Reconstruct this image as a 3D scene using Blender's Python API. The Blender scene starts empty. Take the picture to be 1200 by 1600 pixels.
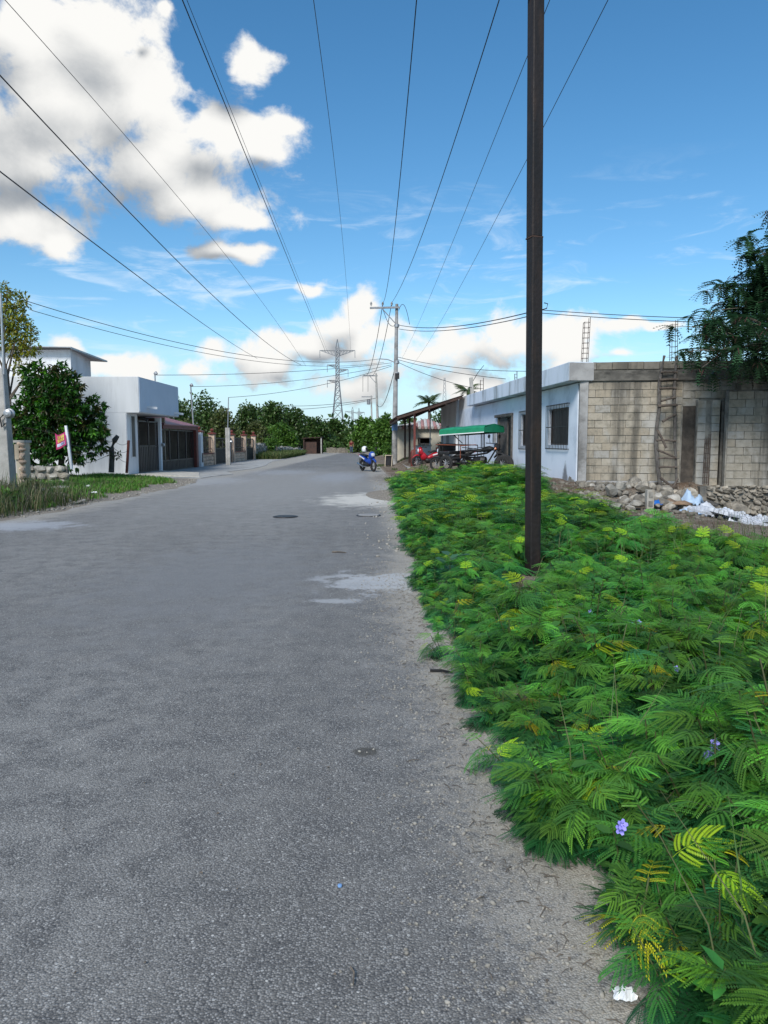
import bpy, bmesh, math, random
import numpy as np
from mathutils import Vector, Matrix, Euler

random.seed(7)
RNG = np.random.default_rng(11)
SC = bpy.context.scene
COL = SC.collection
PI = math.pi

# ------------------------------------------------------------------ camera
CAM_H = 1.5
FPX = 1130.0                      # focal length in pixels of the 1200 x 1600 photograph
PITCH = math.radians(5.56)
cd = bpy.data.cameras.new("camera")
cam = bpy.data.objects.new("camera", cd)
COL.objects.link(cam)
cam.location = (0, 0, CAM_H)
cam.rotation_euler = (math.radians(90) - PITCH, 0, 0)
cd.sensor_fit = 'VERTICAL'
cd.sensor_height = 36.0
cd.lens = 36.0 * FPX / 1600.0
cd.clip_start = 0.05
cd.clip_end = 5000
SC.camera = cam


def ray(px, py):
    u = (px - 600) / FPX
    v = (800 - py) / FPX
    return Vector((u, math.cos(PITCH) + v * math.sin(PITCH), -math.sin(PITCH) + v * math.cos(PITCH)))


def at(px, py, Y):
    """world point at distance Y that is seen at photo pixel px, py"""
    d = ray(px, py)
    s = Y / d.y
    return Vector((d.x * s, Y, CAM_H + d.z * s))


def G(px, py, z=0.0):
    """world point on the level z seen at photo pixel px, py"""
    d = ray(px, py)
    s = (z - CAM_H) / d.z
    return Vector((d.x * s, d.y * s, z))


# ------------------------------------------------------------------ node helpers
def nd(nt, typ, ins=None, **attrs):
    n = nt.nodes.new(typ)
    for k, v in attrs.items():
        setattr(n, k, v)
    if ins:
        for k, v in ins.items():
            s = n.inputs[k]
            if isinstance(v, bpy.types.NodeSocket):
                nt.links.new(v, s)
            else:
                if s.type == 'RGBA' and len(v) == 3:
                    v = (*v, 1)
                s.default_value = v
    return n


def mth(nt, op, a, b=None, c=None, clamp=False):
    n = nt.nodes.new('ShaderNodeMath')
    n.operation = op
    n.use_clamp = clamp
    for i, v in enumerate((a, b, c)):
        if v is None:
            continue
        if isinstance(v, bpy.types.NodeSocket):
            nt.links.new(v, n.inputs[i])
        else:
            n.inputs[i].default_value = v
    return n.outputs[0]


def vmth(nt, op, a, b=None, out=0):
    n = nt.nodes.new('ShaderNodeVectorMath')
    n.operation = op
    for i, v in enumerate((a, b)):
        if v is None:
            continue
        if isinstance(v, bpy.types.NodeSocket):
            nt.links.new(v, n.inputs[i])
        elif op == 'SCALE' and i == 1:
            n.inputs['Scale'].default_value = v
        else:
            n.inputs[i].default_value = v
    return n.outputs['Value'] if out == 'v' else n.outputs[0]


def mixc(nt, f, a, b, blend='MIX'):
    n = nt.nodes.new('ShaderNodeMix')
    n.data_type = 'RGBA'
    n.blend_type = blend
    for s, v in ((n.inputs[0], f), (n.inputs[6], a), (n.inputs[7], b)):
        if isinstance(v, bpy.types.NodeSocket):
            nt.links.new(v, s)
        elif s.type == 'RGBA':
            s.default_value = (*v[:3], 1)
        else:
            s.default_value = v
    return n.outputs[2]


def sstep(nt, v, lo, hi, a=0.0, b=1.0):
    n = nd(nt, 'ShaderNodeMapRange', {'From Min': lo, 'From Max': hi, 'To Min': a, 'To Max': b}, interpolation_type='SMOOTHSTEP')
    nt.links.new(v, n.inputs['Value'])
    return n.outputs[0]


# ------------------------------------------------------------------ sky and sun
SUN_EL, SUN_AZ = math.radians(40), math.radians(200)      # azimuth clockwise from +Y: behind the camera
SUN_DIR = Vector((math.sin(SUN_AZ) * math.cos(SUN_EL), math.cos(SUN_AZ) * math.cos(SUN_EL), math.sin(SUN_EL)))
SKY_STRENGTH = 0.12

w = bpy.data.worlds.new("World")
SC.world = w
w.use_nodes = True
wt = w.node_tree
wt.nodes.clear()


def cloud_blobs():
    """extent of the clouds for a sky direction: soft ellipses, edges warped"""
    g = bpy.data.node_groups.new("cloud_extent", 'ShaderNodeTree')
    g.interface.new_socket("dir", in_out='INPUT', socket_type='NodeSocketVector')
    g.interface.new_socket("extent", in_out='OUTPUT', socket_type='NodeSocketFloat')
    gi = g.nodes.new('NodeGroupInput')
    go = g.nodes.new('NodeGroupOutput')
    d = vmth(g, 'NORMALIZE', gi.outputs[0])
    sep = nd(g, 'ShaderNodeSeparateXYZ', {0: d})
    az = mth(g, 'ARCTAN2', sep.outputs[0], sep.outputs[1])
    el = mth(g, 'ARCSINE', sep.outputs[2])
    wn = nd(g, 'ShaderNodeTexNoise', {'Vector': d, 'Scale': 8.0, 'Detail': 2.0, 'Roughness': 0.5})
    warp = vmth(g, 'SCALE', vmth(g, 'SUBTRACT', wn.outputs['Color'], (0.5, 0.5, 0.5)), 0.07)
    ang = nd(g, 'ShaderNodeCombineXYZ', {0: az, 1: el})
    ang = vmth(g, 'ADD', ang.outputs[0], warp)
    blobs = [  # px, py, rx, ry in the photograph -> directions
        (20, 40, 120, 90), (165, 55, 115, 85), (90, 160, 190, 150), (225, 165, 125, 105), (80, 240, 170, 75), (250, 250, 170, 90),
        (360, 215, 120, 55), (310, 305, 140, 60), (370, 335, 70, 26),
        (35, 350, 120, 62), (95, 388, 50, 34), (388, 108, 46, 36), (450, 200, 28, 18), (375, 392, 85, 24), (258, 24, 14, 16),
        (556, 482, 56, 48), (525, 505, 80, 46), (465, 535, 130, 42), (590, 530, 90, 50), (420, 575, 64, 62), (325, 545, 60, 34),
        (200, 568, 110, 36), (110, 530, 44, 28), (300, 578, 90, 42), (700, 540, 120, 60), (785, 522, 80, 60), (870, 530, 110, 46),
        (968, 512, 44, 22), (640, 565, 190, 50), (880, 565, 80, 36), (960, 566, 50, 16), (560, 600, 160, 44), (720, 605, 180, 46),
        (160, 595, 120, 26), (1030, 512, 70, 14), (485, 440, 46, 14)]
    B = None
    for (px, py, rx, ry) in blobs:
        r = ray(px, py).normalized()
        a, e = math.atan2(r.x, r.y), math.asin(r.z)
        k = math.cos(e)
        dv = vmth(g, 'SUBTRACT', ang, (a, e, 0))
        dv = vmth(g, 'MULTIPLY', dv, (FPX * k / rx, FPX / ry, 1))
        b = mth(g, 'SUBTRACT', 1.0, vmth(g, 'LENGTH', dv, out='v'))
        if B is None:
            B = b
        else:
            n = g.nodes.new('ShaderNodeMath')
            n.operation = 'SMOOTH_MAX'
            g.links.new(B, n.inputs[0]); g.links.new(b, n.inputs[1])
            n.inputs[2].default_value = 0.35
            B = n.outputs[0]
    # scattered cumulus in the rest of the sky
    big = nd(g, 'ShaderNodeTexNoise', {'Vector': d, 'Scale': 2.3, 'Detail': 1.0})
    aaz = mth(g, 'ABSOLUTE', az)
    away = sstep(g, aaz, 0.62, 0.95)
    high = sstep(g, el, 0.62, 0.8)
    off = mth(g, 'MAXIMUM', away, high)
    scat = mth(g, 'MULTIPLY_ADD', big.outputs[0], 3.4, -1.75)
    scat = mth(g, 'SUBTRACT', scat, mth(g, 'MULTIPLY', mth(g, 'SUBTRACT', 1.0, off), 3.0))
    B = mth(g, 'MAXIMUM', B, scat)
    B = mth(g, 'MAXIMUM', B, -1.2)
    g.links.new(B, go.inputs[0])
    return g


CG = cloud_blobs()


def cloud_noise(nt, d):
    n1 = nd(nt, 'ShaderNodeTexNoise', {'Vector': vmth(nt, 'MULTIPLY', d, (1, 1, 1.25)), 'Scale': 11.0, 'Detail': 10.0, 'Roughness': 0.61, 'Distortion': 0.2})
    return mth(nt, 'MULTIPLY', mth(nt, 'SUBTRACT', n1.outputs[0], 0.5), 2.3)


tc = wt.nodes.new('ShaderNodeTexCoord')
sky = nd(wt, 'ShaderNodeTexSky', sky_type='NISHITA', sun_disc=False, sun_elevation=SUN_EL, sun_rotation=SUN_AZ)
sky.altitude = 0
sky.air_density = 1.0
sky.dust_density = 0.1
sky.ozone_density = 3.0
hsv = nd(wt, 'ShaderNodeHueSaturation', {'Hue': 0.493, 'Saturation': 1.24, 'Value': 0.88, 'Color': sky.outputs[0]})
dirv = vmth(wt, 'NORMALIZE', tc.outputs['Generated'])
g1 = wt.nodes.new('ShaderNodeGroup'); g1.node_tree = CG
wt.links.new(dirv, g1.inputs[0])
LD = Vector((0.50, 0.0, 0.86)).normalized()
g2 = wt.nodes.new('ShaderNodeGroup'); g2.node_tree = CG
wt.links.new(vmth(wt, 'ADD', dirv, tuple(LD * 0.055)), g2.inputs[0])
f1 = cloud_noise(wt, dirv)
f2 = cloud_noise(wt, vmth(wt, 'ADD', dirv, tuple(LD * 0.016)))
B1, B2 = g1.outputs[0], g2.outputs[0]
sepd = nd(wt, 'ShaderNodeSeparateXYZ', {0: dirv})
D1 = mth(wt, 'SUBTRACT', mth(wt, 'ADD', B1, f1), sstep(wt, sepd.outputs[2], 0.16, 0.26, 0.40, 0.22))
alpha = sstep(wt, D1, -0.05, 0.36)
lit = mth(wt, 'MULTIPLY_ADD', mth(wt, 'SUBTRACT', B1, B2), 1.0, 0.56)
lit = mth(wt, 'ADD', lit, mth(wt, 'MULTIPLY', mth(wt, 'SUBTRACT', f1, f2), 0.33))
lit = mth(wt, 'SUBTRACT', lit, mth(wt, 'MULTIPLY', sstep(wt, D1, 0.3, 1.2), 0.10))
lit = sstep(wt, lit, 0.0, 0.95)
k = 1.0 / SKY_STRENGTH
ccol = mixc(wt, lit, (0.225 * k, 0.25 * k, 0.28 * k), (0.69 * k, 0.685 * k, 0.665 * k))
sepw = nd(wt, 'ShaderNodeSeparateXYZ', {0: dirv})
# thin high cirrus in a low band
cn = nd(wt, 'ShaderNodeTexNoise', {'Vector': vmth(wt, 'MULTIPLY', dirv, (5, 5, 24)), 'Scale': 1.6, 'Detail': 7.0, 'Roughness': 0.62, 'Distortion': 0.9})
band = mth(wt, 'MULTIPLY', sstep(wt, sepw.outputs[2], 0.06, 0.16), sstep(wt, sepw.outputs[2], 0.36, 0.22))
cir = mth(wt, 'MULTIPLY', sstep(wt, cn.outputs[0], 0.50, 0.75), band)
cir = mth(wt, 'MULTIPLY', cir, 0.55)
skyb = mixc(wt, mth(wt, 'MULTIPLY', sstep(wt, sepw.outputs[2], 0.17, 0.0), 0.8), hsv.outputs[0], (0.34 * k, 0.52 * k, 0.66 * k))
skyc = mixc(wt, cir, skyb, (0.62 * k, 0.70 * k, 0.78 * k))
below = sstep(wt, sepw.outputs[2], -0.01, 0.02)
alpha = mth(wt, 'MULTIPLY', alpha, below)
allc = mixc(wt, alpha, skyc, ccol)
bg = nd(wt, 'ShaderNodeBackground', {'Color': allc, 'Strength': SKY_STRENGTH})
wo = nd(wt, 'ShaderNodeOutputWorld', {0: bg.outputs[0]})
w.cycles.sampling_method = 'MANUAL'
w.cycles.sample_map_resolution = 256

sd = bpy.data.lights.new("sun", 'SUN')
sd.energy = 2.8
sd.angle = math.radians(18)       # the sun stands behind broken cloud: soft shadows
sd.color = (1.0, 0.97, 0.92)
sun = bpy.data.objects.new("sun", sd)
COL.objects.link(sun)
sun.rotation_euler = SUN_DIR.to_track_quat('Z', 'Y').to_euler()

SC.view_settings.view_transform = 'Standard'
SC.view_settings.look = 'None'
SC.view_settings.exposure = 0.5
SC.view_settings.gamma = 1.0
SC.view_settings.use_curve_mapping = False
SC.render.engine = 'CYCLES'
SC.cycles.max_bounces = 6
SC.cycles.diffuse_bounces = 3
SC.cycles.transparent_max_bounces = 4

# ------------------------------------------------------------------ materials
MATS = {}


def newmat(name):
    m = bpy.data.materials.new(name)
    m.use_nodes = True
    nt = m.node_tree
    b = nt.nodes['Principled BSDF']
    MATS[name] = m
    return m, nt, b


def simple(name, c1, c2=None, scale=6.0, rough=0.75, bump=0.0, bscale=40.0, metal=0.0, spec=0.4, stretch=(1, 1, 1), lo=0.35, hi=0.65, grime=None, gscale=1.2, rnd=0.0):
    """two tones of a real surface mixed by noise, optional dirt colour in patches, optional fine relief"""
    m, nt, b = newmat(name)
    c2 = c2 or tuple(x * 0.8 for x in c1)
    geo = nt.nodes.new('ShaderNodeNewGeometry')
    pos = vmth(nt, 'MULTIPLY', geo.outputs['Position'], stretch)
    n = nd(nt, 'ShaderNodeTexNoise', {'Vector': pos, 'Scale': scale, 'Detail': 6.0, 'Roughness': 0.6})
    col = mixc(nt, sstep(nt, n.outputs[0], lo, hi), c1, c2)
    if rnd:
        oi = nt.nodes.new('ShaderNodeObjectInfo')
        h = nd(nt, 'ShaderNodeHueSaturation', {'Color': col})
        nt.links.new(mth(nt, 'MULTIPLY_ADD', oi.outputs['Random'], rnd, 1 - rnd / 2), h.inputs['Value'])
        col = h.outputs[0]
    if grime:
        gn = nd(nt, 'ShaderNodeTexNoise', {'Vector': pos, 'Scale': gscale, 'Detail': 8.0, 'Roughness': 0.65})
        col = mixc(nt, mth(nt, 'MULTIPLY', sstep(nt, gn.outputs[0], 0.48, 0.70), 0.75), col, grime)
    nt.links.new(col, b.inputs['Base Color'])
    b.inputs['Roughness'].default_value = rough
    b.inputs['Metallic'].default_value = metal
    b.inputs['Specular IOR Level'].default_value = spec
    if bump:
        bn = nd(nt, 'ShaderNodeTexNoise', {'Vector': geo.outputs['Position'], 'Scale': bscale, 'Detail': 4.0})
        bp = nd(nt, 'ShaderNodeBump', {'Strength': bump, 'Distance': 0.02, 'Height': bn.outputs[0]})
        nt.links.new(bp.outputs[0], b.inputs['Normal'])
    return m


def leafmat(name, trans=0.28, rough=0.45, hue_var=0.03, val_var=0.5):
    """leaf surface: colour comes from the leaf's own age attribute, varied a little plant by plant"""
    m, nt, b = newmat(name)
    at_ = nd(nt, 'ShaderNodeAttribute', attribute_name='leafcol')
    oi = nt.nodes.new('ShaderNodeObjectInfo')
    h = nd(nt, 'ShaderNodeHueSaturation', {'Color': at_.outputs['Color']})
    nt.links.new(mth(nt, 'MULTIPLY_ADD', oi.outputs['Random'], hue_var, 0.5 - hue_var / 2), h.inputs['Hue'])
    nt.links.new(mth(nt, 'MULTIPLY_ADD', oi.outputs['Random'], val_var, 1 - val_var / 2), h.inputs['Value'])
    nt.links.new(h.outputs[0], b.inputs['Base Color'])
    b.inputs['Roughness'].default_value = rough
    b.inputs['Specular IOR Level'].default_value = 0.35
    tr = nd(nt, 'ShaderNodeBsdfTranslucent')
    h2 = nd(nt, 'ShaderNodeHueSaturation', {'Color': h.outputs[0], 'Saturation': 1.1, 'Value': 1.5})
    nt.links.new(h2.outputs[0], tr.inputs[0])
    mx = nd(nt, 'ShaderNodeMixShader', {0: trans, 1: b.outputs[0], 2: tr.outputs[0]})
    nt.links.new(mx.outputs[0], nt.nodes['Material Output'].inputs[0])
    return m


# ------------------------------------------------------------------ object helpers
OFF = {}


def tag(o, label=None, cat=None, group=None, kind=None):
    for kk, v in (('label', label), ('category', cat), ('group', group), ('kind', kind)):
        if v:
            o[kk] = v
    return o


def thing(name, label, cat, loc=(0, 0, 0), rz=0.0, group=None):
    o = bpy.data.objects.new(name, None)
    o.empty_display_size = 0.2
    COL.objects.link(o)
    o.location = loc
    o.rotation_euler = (0, 0, rz)
    OFF[o.name] = Vector(loc)
    return tag(o, label, cat, group)


class MB:
    """collects simple solids into one mesh"""

    def __init__(s):
        s.v, s.f = [], []

    def add(s, vs, fs):
        n = len(s.v)
        s.v.extend([tuple(x) for x in vs])
        s.f.extend([tuple(i + n for i in f) for f in fs])
        return s

    def box(s, c, d, rz=0.0, rot=None):
        hx, hy, hz = d[0] / 2, d[1] / 2, d[2] / 2
        M = rot if rot is not None else Matrix.Rotation(rz, 3, 'Z')
        c = Vector(c)
        vs = [c + M @ Vector((x * hx, y * hy, z * hz)) for x in (-1, 1) for y in (-1, 1) for z in (-1, 1)]
        return s.add(vs, [(0, 1, 3, 2), (4, 6, 7, 5), (0, 4, 5, 1), (2, 3, 7, 6), (0, 2, 6, 4), (1, 5, 7, 3)])

    def bar(s, a, b, wx, wz):
        """rectangular bar between two points"""
        a, b = Vector(a), Vector(b)
        d = (b - a)
        q = d.to_track_quat('X', 'Z').to_matrix()
        return s.box((a + b) / 2, (d.length, wx, wz), rot=q)

    def tube(s, pts, r, n=8, cap=True):
        pts = [Vector(p) for p in pts]
        rr = r if isinstance(r, (list, tuple)) else [r] * len(pts)
        base = len(s.v)
        up = Vector((0, 0, 1))
        for i, p in enumerate(pts):
            t = (pts[min(i + 1, len(pts) - 1)] - pts[max(i - 1, 0)])
            t.normalize()
            a = up if abs(t.z) < 0.95 else Vector((1, 0, 0))
            x = t.cross(a).normalized()
            y = x.cross(t)
            for k2 in range(n):
                an = 2 * PI * (k2 + .5) / n
                s.v.append(tuple(p + (x * math.cos(an) + y * math.sin(an)) * rr[i]))
        for i in range(len(pts) - 1):
            for k2 in range(n):
                a0 = base + i * n + k2
                a1 = base + i * n + (k2 + 1) % n
                s.f.append((a0, a1, a1 + n, a0 + n))
        if cap:
            s.f.append(tuple(base + k2 for k2 in range(n))[::-1])
            e = base + (len(pts) - 1) * n
            s.f.append(tuple(e + k2 for k2 in range(n)))
        return s

    def lathe(s, c, prof, n=16, axis='Z'):
        """prof: list of (r, h)"""
        c = Vector(c)
        base = len(s.v)
        for (r, h) in prof:
            for k2 in range(n):
                an = 2 * PI * k2 / n
                p = Vector((r * math.cos(an), r * math.sin(an), h))
                if axis == 'Y':
                    p = Vector((p.x, p.z, p.y))
                if axis == 'X':
                    p = Vector((p.z, p.x, p.y))
                s.v.append(tuple(c + p))
        for i in range(len(prof) - 1):
            for k2 in range(n):
                a0 = base + i * n + k2
                a1 = base + i * n + (k2 + 1) % n
                s.f.append((a0, a1, a1 + n, a0 + n))
        s.f.append(tuple(base + k2 for k2 in range(n))[::-1])
        e = base + (len(prof) - 1) * n
        s.f.append(tuple(e + k2 for k2 in range(n)))
        return s

    def prism(s, poly, ax, h0, h1):
        """poly in a plane, extruded; ax: function (u, v, h) -> point"""
        n = len(poly)
        vs = [ax(u, v, h0) for u, v in poly] + [ax(u, v, h1) for u, v in poly]
        fs = [tuple(range(n))[::-1], tuple(range(n, 2 * n))]
        fs += [(i, (i + 1) % n, n + (i + 1) % n, n + i) for i in range(n)]
        return s.add(vs, fs)

    def mesh(s, name, smooth=False):
        me = bpy.data.meshes.new(name)
        me.from_pydata(s.v, [], s.f)
        me.validate()
        bm = bmesh.new()
        bm.from_mesh(me)
        bmesh.ops.recalc_face_normals(bm, faces=bm.faces)
        bm.to_mesh(me)
        bm.free()
        if smooth:
            me.shade_smooth() if hasattr(me, 'shade_smooth') else None
        return me


def root_off(p):
    while p is not None:
        if p.name in OFF:
            return OFF[p.name]
        p = p.parent
    return Vector((0, 0, 0))


def obj(name, mb, mat, parent=None, world=True, smooth=False, bevel=0.0):
    """link one mesh object; world=True: the mesh was given in world coordinates"""
    if world and parent is not None:
        o3 = root_off(parent)
        mb.v = [(a - o3.x, b - o3.y, c - o3.z) for a, b, c in mb.v]
    me = mb.mesh(name, smooth)
    o = bpy.data.objects.new(name, me)
    COL.objects.link(o)
    if mat is not None:
        me.materials.append(mat)
    if parent is not None:
        o.parent = parent
    if bevel:
        bv = o.modifiers.new('bevel', 'BEVEL')
        bv.width = bevel
        bv.segments = 2
        bv.limit_method = 'ANGLE'
    return o


def copyobj(o, loc, rot=None, scale=None, parent=None):
    c = o.copy()
    COL.objects.link(c)
    c.location = loc
    if rot is not None:
        c.rotation_euler = rot
    if scale is not None:
        c.scale = scale
    if parent is not None:
        c.parent = parent
    return c


def linkmesh(name, me, mat=None, parent=None, loc=(0, 0, 0), rot=(0, 0, 0), scale=(1, 1, 1), world=True):
    o = bpy.data.objects.new(name, me)
    COL.objects.link(o)
    if mat is not None and not me.materials:
        me.materials.append(mat)
    l = Vector(loc)
    if parent is not None:
        o.parent = parent
        if world:
            l = l - root_off(parent)
    o.location = l
    o.rotation_euler = rot
    o.scale = scale
    return o


def npmesh(name, V, F, mat=None, cols=None, colname='leafcol'):
    """mesh from numpy arrays: V (n,3), F (m,4) or (m,3); cols per face RGB"""
    me = bpy.data.meshes.new(name)
    V = np.asarray(V, dtype=np.float32)
    F = np.asarray(F, dtype=np.int32)
    me.vertices.add(len(V))
    me.vertices.foreach_set('co', V.ravel())
    k2 = F.shape[1]
    me.loops.add(F.size)
    me.loops.foreach_set('vertex_index', F.ravel())
    me.polygons.add(len(F))
    me.polygons.foreach_set('loop_start', np.arange(0, F.size, k2, dtype=np.int32))
    me.polygons.foreach_set('loop_total', np.full(len(F), k2, dtype=np.int32))
    me.update(calc_edges=True)
    if cols is not None:
        a = me.attributes.new(colname, 'FLOAT_COLOR', 'FACE')
        c4 = np.ones((len(F), 4), dtype=np.float32)
        c4[:, :3] = cols
        a.data.foreach_set('color', c4.ravel())
    if mat is not None:
        me.materials.append(mat)
    return me


def fbm(x, y, seed=0):
    """cheap smooth 2-D noise for ground shapes"""
    r = 0
    for i, (f, a) in enumerate(((0.35, 1), (0.9, .55), (2.1, .3), (4.7, .16))):
        r = r + a * np.sin(f * x * 1.7 + 1.3 * seed + i * 2.1 + 1.9 * np.sin(f * y * 1.1 + i + seed)) * np.cos(f * y * 1.5 + .7 * seed + i * 1.7 + 1.4 * np.sin(f * x * .9 + 2 * i))
    return r / 2.0

# ------------------------------------------------------------------ ground and road
EDGE_PX = [(1010, 1590), (985, 1500), (925, 1400), (840, 1290), (805, 1180), (745, 1090), (690, 1000), (655, 930), (650, 900), (640, 830), (624, 775), (612, 745)]
EP = sorted([(G(a, b).y, G(a, b).x) for a, b in EDGE_PX])
EY = np.array([-30, 0.0] + [p[0] for p in EP] + [26, 30, 60, 120])
EX = np.array([2.0, 0.92] + [p[1] for p in EP] + [0.3, 0.15, -1.0, -2.6])


def field_edge(y):
    return np.interp(y, EY, EX)


def road_left(y):
    return np.interp(y, [-30, 10, 13.5, 20, 25, 30, 60, 80, 110], [-6.3, -7.0, -7.15, -6.9, -6.75, -7.6, -8.6, -8.9, -10.5])


def sm(x, a, b):
    t = np.clip((x - a) / (b - a), 0, 1)
    return t * t * (3 - 2 * t)


def H(x, y):
    x = np.asarray(x, float); y = np.asarray(y, float)
    n = fbm(x * 2.2, y * 2.2, 1)
    n2 = fbm(x * .6, y * .6, 2)
    e = field_edge(y)
    right = sm(x, e - 0.1, e + 0.9)
    z = right * (0.03 + 0.05 * n + 0.07 * n2 * sm(x, e, e + 2))
    # the raised strip the white house stands on, its bank, and the dip by the rubble foundation
    face = 5.2 - 0.081 * (y - 19.4)
    bank = sm(y, 15.6, 18.7) * sm(x, face - 3.2, face - 0.9) * (1 - sm(x, 7.8, 8.3) * (1 - sm(y, 18.55, 18.8)))
    z = z + 0.36 * bank
    pit = sm(x, 6.0, 8.0) * sm(y, 11.5, 14.8) * (1 - sm(y, 18.5, 18.8))
    z = z - 0.42 * pit
    # caliche heap beside the road
    hp = G(625, 770)
    z = z + 0.16 * np.exp(-(((x - hp.x - .15) / .75) ** 2 + ((y - 20.5) / 1.6) ** 2))
    z = z + sm(y, 33, 36) * sm(x, 0.6, 1.4) * 0.16 * (1 - sm(y, 60, 70))
    lf = road_left(y)
    left = sm(-x, -lf + 0.1, -lf + 2.2)
    verge = 1 - sm(y, 27.5, 30)
    z = z + left * verge * (0.14 + 0.05 * n + 0.06 * n2) + sm(-x, -lf + 2.0, -lf + 5) * verge * 0.12
    z = z + left * sm(y, 61, 66) * (0.18 + .06 * n)
    onroad = (1 - sm(x, e - 0.25, e + 0.0)) * (1 - sm(-x, -lf - 0.2, -lf + 0.05)) * (1 - sm(y, 93, 97))
    z = z - 0.012 * onroad
    return z


def Hs(x, y):
    return float(H(x, y))


# --- road material: worn chip-seal with pale limestone chips, dust along its edge, cement and caliche stains, far sheen put in as colour
m, nt, b = newmat('road')
geo = nt.nodes.new('ShaderNodeNewGeometry')
P = geo.outputs['Position']
sp = nd(nt, 'ShaderNodeSeparateXYZ', {0: P})
X, Y = sp.outputs[0], sp.outputs[1]
big = nd(nt, 'ShaderNodeTexNoise', {'Vector': vmth(nt, 'MULTIPLY', P, (1.0, 0.35, 1)), 'Scale': 0.55, 'Detail': 5.0, 'Roughness': 0.6})
mid = nd(nt, 'ShaderNodeTexNoise', {'Vector': P, 'Scale': 5.0, 'Detail': 6.0, 'Roughness': 0.7})
vor = nd(nt, 'ShaderNodeTexVoronoi', {'Vector': P, 'Scale': 150.0, 'Randomness': 1.0})
vor2 = nd(nt, 'ShaderNodeTexVoronoi', {'Vector': P, 'Scale': 75.0, 'Randomness': 1.0})
c = mixc(nt, sstep(nt, big.outputs[0], 0.32, 0.68), (0.145, 0.139, 0.129), (0.225, 0.217, 0.202))
c = mixc(nt, sstep(nt, mid.outputs[0], 0.35, 0.7), c, (0.110, 0.107, 0.103))
sv = nd(nt, 'ShaderNodeSeparateColor', {0: vor.outputs['Color']})
chip = sstep(nt, sv.outputs[0], 0.30, 1.0)
body = sstep(nt, vor.outputs['Distance'], 0.75, 0.25)
c = mixc(nt, mth(nt, 'MULTIPLY', mth(nt, 'MULTIPLY', chip, body), 0.75), c, (0.40, 0.39, 0.37))
dark = sstep(nt, vor.outputs['Distance'], 0.5, 0.95)
c = mixc(nt, mth(nt, 'MULTIPLY', dark, 0.7), c, (0.035, 0.036, 0.04))
sv2 = nd(nt, 'ShaderNodeSeparateColor', {0: vor2.outputs['Color']})
chip2 = mth(nt, 'MULTIPLY', sstep(nt, sv2.outputs[1], 0.90, 0.97), sstep(nt, vor2.outputs['Distance'], 0.42, 0.25))
c = mixc(nt, mth(nt, 'MULTIPLY', chip2, 0.8), c, (0.50, 0.49, 0.46))
# dust on the edge: distance from the line of the right-hand edge
eat = nd(nt, 'ShaderNodeAttribute', attribute_name='edge')
e = mth(nt, 'MAXIMUM', mth(nt, 'ADD', X, mth(nt, 'MULTIPLY_ADD', Y, 0.037, -0.56)), mth(nt, 'ADD', eat.outputs['Fac'], 0.22))
dn = nd(nt, 'ShaderNodeTexNoise', {'Vector': P, 'Scale': 2.6, 'Detail': 8.0, 'Roughness': 0.68})
dn2 = nd(nt, 'ShaderNodeTexNoise', {'Vector': P, 'Scale': 26.0, 'Detail': 5.0, 'Roughness': 0.7})
ee = mth(nt, 'ADD', e, mth(nt, 'MULTIPLY_ADD', dn.outputs[0], 0.9, -0.45))
ee = mth(nt, 'ADD', ee, mth(nt, 'MULTIPLY_ADD', dn2.outputs[0], 1.3, -0.65))
dust = sstep(nt, ee, -0.24, 0.14)
dustc = mixc(nt, sstep(nt, dn2.outputs[0], 0.35, 0.65), (0.47, 0.435, 0.375), (0.29, 0.265, 0.225))
grit = mixc(nt, mth(nt, 'MULTIPLY', mth(nt, 'MULTIPLY', chip, body), 0.55), dustc, (0.46, 0.44, 0.40))
grit = mixc(nt, mth(nt, 'MULTIPLY', dark, 0.45), grit, (0.09, 0.08, 0.07))
c = mixc(nt, mth(nt, 'MULTIPLY', dust, 0.82), c, grit)
# left-hand edge dust
lf = mth(nt, 'ADD', X, mth(nt, 'MULTIPLY_ADD', Y, -0.012, 7.15))
lfe = mth(nt, 'ADD', lf, mth(nt, 'MULTIPLY_ADD', dn.outputs[0], 1.6, -0.8))
c = mixc(nt, mth(nt, 'MULTIPLY', sstep(nt, lfe, 0.75, 0.1), 0.75), c, dustc)


def stain_sheen(c, cx, cy, rx, ry, colr, amt, soft=0.35, ns=0.9, fine=1.5):
    dx = mth(nt, 'DIVIDE', mth(nt, 'SUBTRACT', X, cx), rx)
    dy = mth(nt, 'DIVIDE', mth(nt, 'SUBTRACT', Y, cy), ry)
    r = mth(nt, 'SQRT', mth(nt, 'ADD', mth(nt, 'MULTIPLY', dx, dx), mth(nt, 'MULTIPLY', dy, dy)))
    r = mth(nt, 'ADD', r, mth(nt, 'MULTIPLY_ADD', dn.outputs[0], ns * 2, -ns))
    r = mth(nt, 'ADD', r, mth(nt, 'MULTIPLY_ADD', dn2.outputs[0], fine, -fine / 2))
    return mixc(nt, mth(nt, 'MULTIPLY', sstep(nt, r, 1.0, 1.0 - soft), amt), c, colr)


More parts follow.
